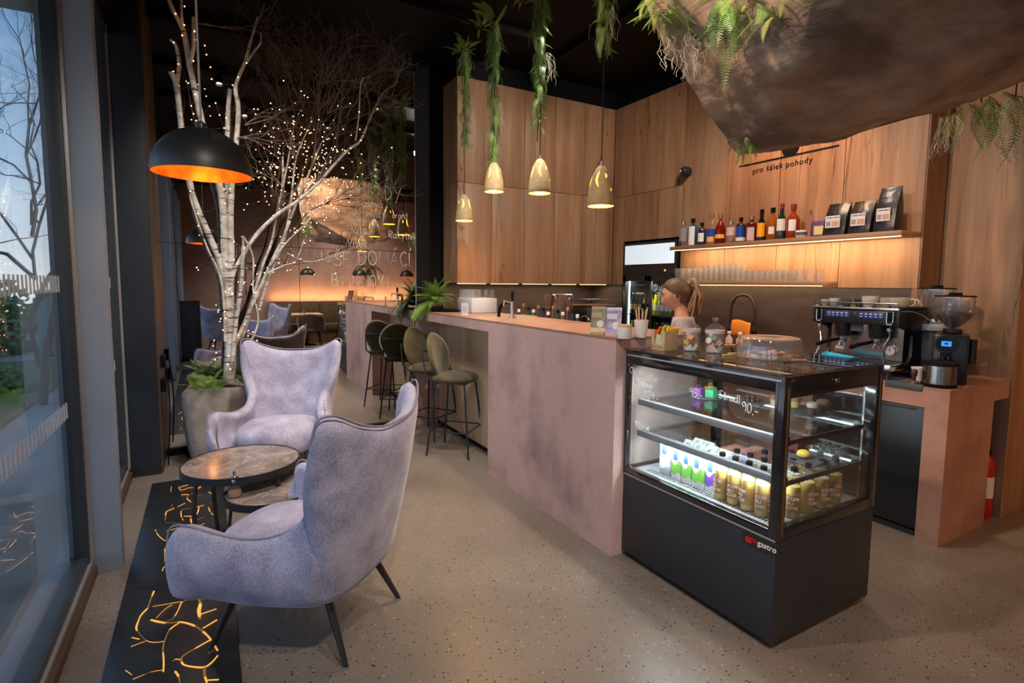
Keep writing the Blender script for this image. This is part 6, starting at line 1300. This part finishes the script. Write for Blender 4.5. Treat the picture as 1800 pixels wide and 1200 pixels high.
glass_row(1243, 1300, 7, .145, .034, 'tall_glass', 'tall clear glass in the middle group on the lower shelf', 'middle group of tall glasses', 2)
glass_row(1310, 1395, 9, .090, .036, 'small_tumbler', 'short clear tumbler in the right hand row on the lower shelf', 'short tumblers on the lower shelf', 2)
for i,px in enumerate((1408,1424,1441)): lathe_bottle('liqueur_glass', 'tapered clear glass near the right end of the lower shelf, '+['first','second','last'][i]+' of three', (4.05, atx(px,490,4.05).y, ZG), [(0,0),(.036,0),(.036,.004),(.034,.03),(.026,.095),(.0245,.095),(.032,.03),(.03,.007),(0,.007)], M_['clear'], None, cat='glass', grp='tapered glasses')
# bottles inside the drinks fridge
fcol = [P('lemon_drink', (.62,.52,.05), .15, trans=.4), P('yellow_drink', (.75,.62,.02), .2), P('clear_drink', (.35,.42,.42), .1, trans=.6), P('dark_drink', (.02,.012,.01), .15), P('pale_drink', (.45,.45,.30), .15, trans=.4)]
fproto = {}
for zi, z in enumerate((.212,.532,.852,1.172)):
    for k in range(11):
        for rr in range(2):
            y = 3.945+.075+.066*k; c = (zi+k//3+rr)%5 if zi < 3 else [0,4,4,2,0,1,1,1,3,3,3][k]
            loc = (XS+.10+.09*rr, y, z)
            if abs(y-4.345) < .012: continue
            if c not in fproto: fproto[c] = lathe_bottle('soft_drink', ['lemon coloured','opaque yellow','colourless','dark cola coloured','pale straw coloured'][c]+' drink bottle on a fridge shelf', loc, [(0,0),(.027,0),(.029,.008),(.029,.13),(.013,.19),(.013,.235)], fcol[c], None, 0, (.05,.11,M_['white'] if c != 3 else go_,.4), (.0145,.222,.24,[M_['leafye'],M_['black'],sil,go_,M_['white']][c]), '%s bottles in the fridge' % ['lemon','yellow','colourless','dark','straw'][c])
            else: dup(fproto[c], loc)
# ================================================================== THE BARISTA
SKIN = P('skin', (.62,.34,.24), .5, col2=(.66,.37,.27), scale=12); SKIN.node_tree.nodes['Principled BSDF'].inputs['Subsurface Weight'].default_value = .0
HAIR = P('hair_blond', (.24,.135,.065), .5, col2=(.50,.33,.17), scale=22, stretch=(1,1,.15), lo=.4, hi=.7); HAIRD = P('hair_root', (.085,.048,.028), .5, col2=(.19,.11,.06), scale=26, stretch=(.5,.5,1), lo=.38, hi=.7)
SHIRT = P('grey_shirt', (.36,.33,.36), .8, bump=.15, bscale=20); TROU = P('dark_trousers', (.02,.02,.024), .8)
pn = thing('person', 'woman with a blond ponytail in a pale grey shirt, looking down behind the bar', 'person', (2.93,2.655,0), math.atan2(.67,.74))
def skin(name, verts, edges, mt, par, sub=2):
    me = bpy.data.meshes.new(name); me.from_pydata([v[:3] for v in verts], edges, []); o = bpy.data.objects.new(name, me); COL.objects.link(o)
    o.modifiers.new('skin', 'SKIN'); 
    if not me.skin_vertices: 
        bpy.context.view_layer.objects.active = o
    for i, v in enumerate(verts): me.skin_vertices[0].data[i].radius = (v[3], v[4] if len(v) > 4 else v[3])
    me.skin_vertices[0].data[0].use_root = True
    s = o.modifiers.new('sub', 'SUBSURF'); s.levels = sub; s.render_levels = sub
    me.materials.append(mt); o.parent = par
    dg = bpy.context.evaluated_depsgraph_get(); ev = o.evaluated_get(dg); m2 = bpy.data.meshes.new_from_object(ev); o.modifiers.clear(); o.data = m2
    m2.materials.clear(); m2.materials.append(mt); m2.shade_smooth(); return o
# local frame: +y is where she faces, +x her right hand
HD = Vector((0,.075,1.43))    # centre of the head
V = [(0,0,.86,.15,.105),(0,.0,.99,.118,.09),(0,.015,1.10,.125,.095),(0,.025,1.21,.13,.09),(0,.030,1.275,.075,.065),(0,.040,1.325,.045,.048),(0,.058,1.385,.046,.05)]
E_ = [(0,1),(1,2),(2,3),(3,4),(4,5),(5,6)]
def chain(start, pts):
    last = start
    for p in pts: V.append(p); E_.append((last, len(V)-1)); last = len(V)-1
    return last
for s in (-1,1):
    chain(0, [(s*.085,0,.78,.082,.09),(s*.092,.015,.62,.068),(s*.095,.02,.45,.050),(s*.095,.0,.28,.045),(s*.095,-.015,.09,.032),(s*.10,.04,.045,.034),(s*.11,.14,.03,.028)])
    wrist = chain(3, [(s*.155,.025,1.235,.055),(s*.185,.03,1.12,.044),(s*.20,.045,.99,.036),(s*.185,.15,.99,.034),(s*.15,.26,1.005,.025),(s*.145,.29,1.005,.026,.016)])
    palm = chain(wrist, [(s*.140,.33,1.003,.032,.014)])
    for f, (dx, L) in enumerate(((.027,.062),(.010,.070),(-.008,.066),(-.025,.052))):
        bx_ = s*.140-s*dx*-1*-1
        chain(palm, [(s*(.138+dx),.350,1.002,.0095),(s*(.138+dx*1.1),.350+L*.5,.997,.0085),(s*(.138+dx*1.1),.350+L*.85,.984,.0075),(s*(.138+dx*1.1),.350+L,.970,.006)])
    chain(wrist, [(s*.112,.305,1.0,.011),(s*.094,.335,.995,.010),(s*.090,.362,.988,.008)])
skin('body', V, E_, SKIN, pn)
# clothing
sv = [(0,0,.90,.158,.113),(0,0,.99,.132,.105),(0,.015,1.10,.138,.108),(0,.025,1.21,.142,.10),(0,.028,1.268,.085,.075)]; se = [(0,1),(1,2),(2,3),(3,4)]
for s in (-1,1):
    b = len(sv); sv += [(s*.158,.025,1.24,.064),(s*.19,.03,1.12,.056),(s*.205,.045,1.0,.050),(s*.197,.09,.99,.047)]; se += [(3,b),(b,b+1),(b+1,b+2),(b+2,b+3)]
skin('shirt', sv, se, SHIRT, pn)
tv = [(0,0,.86,.160,.116)]; te = []
for s in (-1,1):
    b = len(tv); tv += [(s*.085,0,.77,.092,.10),(s*.092,.015,.62,.078),(s*.095,.02,.45,.062),(s*.095,.0,.28,.058),(s*.095,-.012,.10,.052)]; te += [(0,b)]+[(b+i,b+i+1) for i in range(4)]
skin('trousers', tv, te, TROU, pn)
for s in (-1,1):
    mb = MB(); mb.ell((s*.107,.085,.035),(.045,.125,.036),18,10); mb.build('shoe', M_['white'], pn)
# head, built facing +y and then bowed
hd = MB(); rx, ry, rz_ = .073, .092, .112
def bump_(d, c, w_): return math.exp(-((d-Vector(c).normalized()).length/w_)**2)
def headf(u, v):
    a = 2*PI*u; b = PI*(v-.5); d = Vector((math.cos(b)*math.sin(a), math.cos(b)*math.cos(a), math.sin(b)))
    p = Vector((d.x*rx, d.y*ry, d.z*rz_))
    low = max(0,-d.z)
    p.x *= 1-.30*low**1.4; p.y *= 1-.10*low
    if d.y < 0 and d.z < -.2: p.y *= 1-.35*(low)           # nape
    f = 0
    f += .026*bump_(d,(0,1,-.20),.12)+.013*bump_(d,(0,1,-.02),.09)      # nose
    f -= .010*(bump_(d,(.36,1,.06),.18)+bump_(d,(-.36,1,.06),.18))      # eye sockets
    f += .006*bump_(d,(0,1,.26),.35)                                    # brow
    f += .010*bump_(d,(0,.9,-.95),.26)                                  # chin
    f += .009*bump_(d,(.07,1,-.50),.10)+.009*bump_(d,(-.07,1,-.50),.10)+.008*bump_(d,(0,1,-.60),.09)-.004*bump_(d,(0,1,-.545),.05)
    f += .006*(bump_(d,(.62,.8,-.25),.3)+bump_(d,(-.62,.8,-.25),.3))    # cheeks
    f -= .006*bump_(d,(0,1,-.72),.10)
    return p + d*f
hd.grid(headf, 72, 48, cu=True)
TIL = Matrix.Translation(HD) @ Matrix.Rotation(-.25,4,'X')
h_ = hd.build('head', SKIN, pn, ang=180); h_.data.transform(TIL)
def hpart(name, mb, mt): o = mb.build(name, mt, h_, ang=180); o.data.transform(TIL); return o
for s in (-1,1):
    mb = MB(); mb.ell((s*.029,.078,.008),(.013,.011,.0095),14,10); hpart('eye', mb, P('eye_white', (.70,.66,.62), .2) if 'eyew' not in M_ else M_['eyew']); M_['eyew'] = bpy.data.materials['eye_white']
    mb = MB(); mb.ell((s*.030,.0868,.006),(.005,.0035,.0055),10,8); hpart('iris', mb, P('iris', (.04,.05,.05), .2) if 'iris' not in M_ else M_['iris']); M_['iris'] = bpy.data.materials['iris']
    mb = MB(); mb.tube(catmull([(s*.014,.094,.028),(s*.030,.092,.034),(s*.046,.080,.028)],4),[.0022]*9,5); hpart('eyebrow', mb, HAIRD)
    mb = MB(); mb.tube(catmull([(s*.016,.088,.014),(s*.030,.0895,.0175),(s*.043,.080,.010)],4),[.0014]*9,5); hpart('eyelash', mb, M_['twig'])
    mb = MB(); mb.grid(lambda u,v: Vector((s*(.070+.012*math.sin(PI*v)+.003*math.cos(u*4*PI)), -.004+.020*math.cos(2*PI*u)*(1-.55*v)-.004*v, -.008+.030*math.sin(2*PI*u)*(1-.55*v))), 20, 7, cu=True); hpart('ear', mb, SKIN)
    mb = MB(); mb.ell((s*.078,.004,-.040),.0045,8,6); hpart('earring', mb, M_['steel'])
mb = MB(); mb.tube(catmull([(-.022,.0965,-.056),(-.008,.104,-.053),(0,.1045,-.0545),(.008,.104,-.053),(.022,.0965,-.056)],4),[.0015+.0022*math.sin(PI*i/16) for i in range(17)],6); mb.tube(catmull([(-.020,.0955,-.058),(0,.1035,-.063),(.020,.0955,-.058)],5),[.0015+.003*math.sin(PI*i/10) for i in range(11)],6)
hpart('lips', mb, P('lips', (.50,.17,.15), .4))
def hairf(u, v):
    a = 2*PI*u; ca = math.cos(a); b0 = .22+.42*min(1,max(0,(ca-.25)/.6)) if ca > .25 else (-.62 if ca < -.22 else -.62+.84*((ca+.22)/.47)**.7); b = b0+(PI/2-b0)*v
    d = Vector((math.cos(b)*math.sin(a), math.cos(b)*math.cos(a), math.sin(b))); p = Vector((d.x*rx, d.y*ry, d.z*rz_)); low = max(0,-d.z)
    p.x *= 1-.25*low; 
    if d.y < 0 and d.z < -.2: p.y *= 1-.25*low
    k = .0115+.0012*math.sin(a*34+b*3)+.006*max(0,-d.y)
    return p + d*k*min(1,.25+v*4)
mb = MB(); mb.grid(hairf, 90, 22, cu=True); hpart('hair', mb, HAIRD)
tie = Vector((0,-.108,.062)); mb = MB(); mb.lathe([(.014,-.012),(.021,-.006),(.021,.006),(.014,.012)],14,tie,Matrix.Rotation(1.0,4,'X')); hpart('hair_tie', mb, M_['white'])
mb = MB(); rr = random.Random(5)
for i in range(60):
    ox, oy = rr.gauss(0,.018), rr.gauss(0,.015); L = rr.uniform(.8,1.08); out_ = rr.uniform(.6,1.2)
    q = catmull([tie+Vector((ox*.3,.008,oy*.3)), tie+Vector((ox*.8,-.026,.008+oy*.4)), tie+Vector((ox*1.2,-.036*out_,-.04)), tie+Vector((ox*1.6+rr.gauss(0,.004),-.026*out_-.0+oy,-.11)), tie+Vector((ox*1.6,-.004*out_+oy*1.3,-.17*L)), tie+Vector((ox*1.3,.022*out_+oy*1.4,-.225*L))], 4)
    mb.tube(q, [.0085*(.5+.9*math.sin(PI*min(1,.12+.80*k/20)))+.0006 for k in range(21)], 5)
hpart('ponytail', mb, HAIR)
# ================================================================== THE REST OF THE ROOM, SEEN IN THE MIRROR
YB = -3.72
bn = thing('wall_bench', 'long olive brown upholstered bench along the rear wall', 'bench', (1.35,YB,0))
one('plinth', (.0,.0,0), (4.7,.55,.30), M_['oakdark'], bn)
for i in range(4): one('seat_cushion', (.02+i*1.17,.08,.30), (1.17+i*1.17,.60,.46), M_['olivedk'], bn, .03); one('back_cushion', (.02+i*1.17,.002,.46), (1.17+i*1.17,.14,1.02), M_['olivedk'], bn, .03)
lamp('AREA', 'bench_uplight', (3.5,YB+.17,1.04), LAMP['bench'], (1,.50,.20), None, None, 4.2, .05, rot=(PI+.5,0,0))
def dtable(label, x, y):
    t = thing('dining_table', label, 'table', (x,y,0)); one('tabletop', (-.35,-.35,.72), (.35,.35,.75), M_['oaklight'], t, .004); MB().cyl((0,0,.02),(0,0,.72),.035,n=14).build('column', M_['black'], t); MB().lathe([(0,0),(.24,0),(.24,.012),(.03,.025),(0,.025)],28).build('foot', M_['black'], t)
def tubchair(label, x, y, rz):
    t = thing('tub_chair', label, 'chair', (x,y,0), rz, 'brown tub chairs'); mb = MB()
    def f(u, v):
        a = PI*(-.12)+PI*1.24*u; zt = .80-.16*abs(2*u-1)**1.6; z = .40+(zt-.40)*v; k = 1+.10*v; return Vector((.26*k*math.cos(a), -.24*k*math.sin(a)+.02, z))
    mb.grid(f, 26, 8); mb.build('backrest', M_['brownv'], t, sol=.05, sub=1)
    MB().lathe([(0,.40),(.24,.40),(.27,.43),(.25,.47),(0,.485)],28).build('seat', M_['brownv'], t)
    for sx in (-1,1):
        for sy in (-1,1): MB().cyl((sx*.14,sy*.14,.42),(sx*.21,sy*.21,0),.013,.009,10).build('leg', M_['black'], t)
for i, x in enumerate((2.05,3.25,4.45)):
    nm = ['nearest the window','in the middle','farthest from the window']
    dtable('square oak bistro table at the rear bench, %s' % nm[i], x, -2.75); tubchair('brown velvet tub chair at the rear bistro table %s' % nm[i], x+.0, -1.95, PI+.25)
    dome('small black dome pendant over the bistro table %s' % nm[i], (x+.05,-2.6,1.655), .17, DIM, energy=LAMP['table_dome'], name='table_pendant', grp='dome pendants over the bistro tables')
    t = thing('salt_shaker', 'small shaker set on the bistro table %s' % nm[i], 'shaker', (x-.05,-2.62,.75)); MB().lathe([(0,0),(.025,0),(.02,.06),(.02,.09),(0,.10)],14).build('bottle', M_['steel'], t)
wing_chair('lilac wing armchair at the rear of the room near the window, facing the wall', (.30,-2.15,0), math.radians(200)); wing_chair('lilac wing armchair at the rear of the room, its side turned to the aisle', (1.15,-1.75,0), math.radians(65))
t = thing('speaker_cabinet', 'tall dark box cabinet standing by the glazed door', 'cabinet', (-.50,-.98,0)); mb = MB(); mb.box((.03,-.40,.0),(.40,.0,1.12)); mb.build('body', P('cabinet_navy', (.012,.016,.024), .5), t, bev=.006); one('front_panel', (.05,.0,.05), (.38,.006,1.08), M_['case'], t)
wk = thing('wine_rack', 'long black wire rack on the rear plaster wall', 'rack', (.15,YB,1.80)); mb = MB(); mb.tube([(0,.03,0),(1.0,.03,0)],.008,6).tube([(0,.03,.14),(1.0,.03,.14)],.008,6)
for i in range(12): mb.tube([(.02+i*.087,.03,0),(.02+i*.087,.03,.14)],.006,5)
mb.build('wire_frame', M_['black'], wk); mb = MB(); mb.cyl((.1,0,.07),(.1,.03,.07),.01,n=8).cyl((.9,0,.07),(.9,.03,.07),.01,n=8); mb.build('wall_mount', M_['black'], wk)
hp = thing('hanging_palm', 'dark hanging fern in front of the rear wall', 'hanging plant', (3.15,-1.2,2.15)); 
for i in range(40): fr_(hp, random.choice('hb'), (random.uniform(-.06,.06),random.uniform(-.06,.06),-.5*random.random()), random.uniform(-1.0,.3), random.uniform(0,2*PI), random.uniform(1.0,1.8))
MB().cyl((0,0,0),(0,0,DIM-2.15),.003,n=5).build('cord', M_['black'], hp)
# ================================================================== CEILING SPOTLIGHTS
E0 = LAMP['track']
track_spot((-.25,2.1,3.60), (1.6,1.35,2.6), LAMP['rock']*1.4, 'black track spotlight by the window, aimed at the side of the boulder', (1,.72,.52), 60)
track_spot((1.0,3.12,3.60), (1.9,1.6,2.65), LAMP['rock']*.75, 'black track spotlight above the aisle, aimed at the far side of the boulder', (1,.66,.42), 60)
for loc, aim, e, col, sp, lab in (((.5,3.12,3.60),(.6,4.5,.6),.8,NEUT,75,'black track spotlight above the side tables, aimed at the planter'),((1.5,3.12,3.60),(1.55,4.2,.6),1.25,NEUT,75,'black track spotlight above the aisle, aimed at the stools'),
    ((.2,4.2,3.60),(.3,5.0,1.6),.35,NEUT,60,'black track spotlight near the window, aimed at the birch'),((3.02,2.3,3.60),(3.0,5.0,2.2),.85,NEUT,80,'black track spotlight aimed at the oak cabinets'),((3.02,2.7,3.60),(4.1,2.9,1.8),.45,NEUT,85,'black track spotlight aimed at the shelf wall'),
    ((3.02,1.7,3.60),(3.95,1.7,1.0),.42,NEUT,65,'black track spotlight aimed at the espresso machine'),((2.3,3.12,3.60),(2.15,3.0,1.2),.7,NEUT,70,'black track spotlight aimed down on the bar')):
    track_spot(loc, aim, E0*e, lab, col, sp)
track('ceiling_track', (-.4,-.02,3.64), (1.4,.02,3.70), 'short black ceiling track behind the viewer'); track('ceiling_track', (-.4,-1.8,3.64), (6.0,-1.77,3.70), 'long black ceiling track over the rear seating')
for loc, aim, e, col, sp, lab in (((.3,0,3.60),(.6,2.2,.3),1.0,NEUT,75,'black track spotlight behind the viewer, aimed at the front armchair'),((1.2,0,3.60),(1.75,2.6,.6),1.05,NEUT,48,'black track spotlight behind the viewer, aimed at the bar end'),((1.0,-1.78,3.60),(1.2,-2.4,.5),1.2,NEUT,80,'black track spotlight over the rear armchairs'),((3.2,-1.78,3.60),(3.2,-3.4,1.2),1.3,NEUT,85,'black track spotlight over the middle bistro table'),((4.6,-1.78,3.60),(4.3,1.35,.8),1.15,(1,.50,.20),62,'black track spotlight aimed at the oak end wall')):
    track_spot(loc, aim, E0*e, lab, col, sp)
lamp('SPOT', 'logo_light', (3.6,2.75,3.55), LAMP['logo'], (1,.42,.14), None, (4.17,2.75,2.25), .08, spot=70)
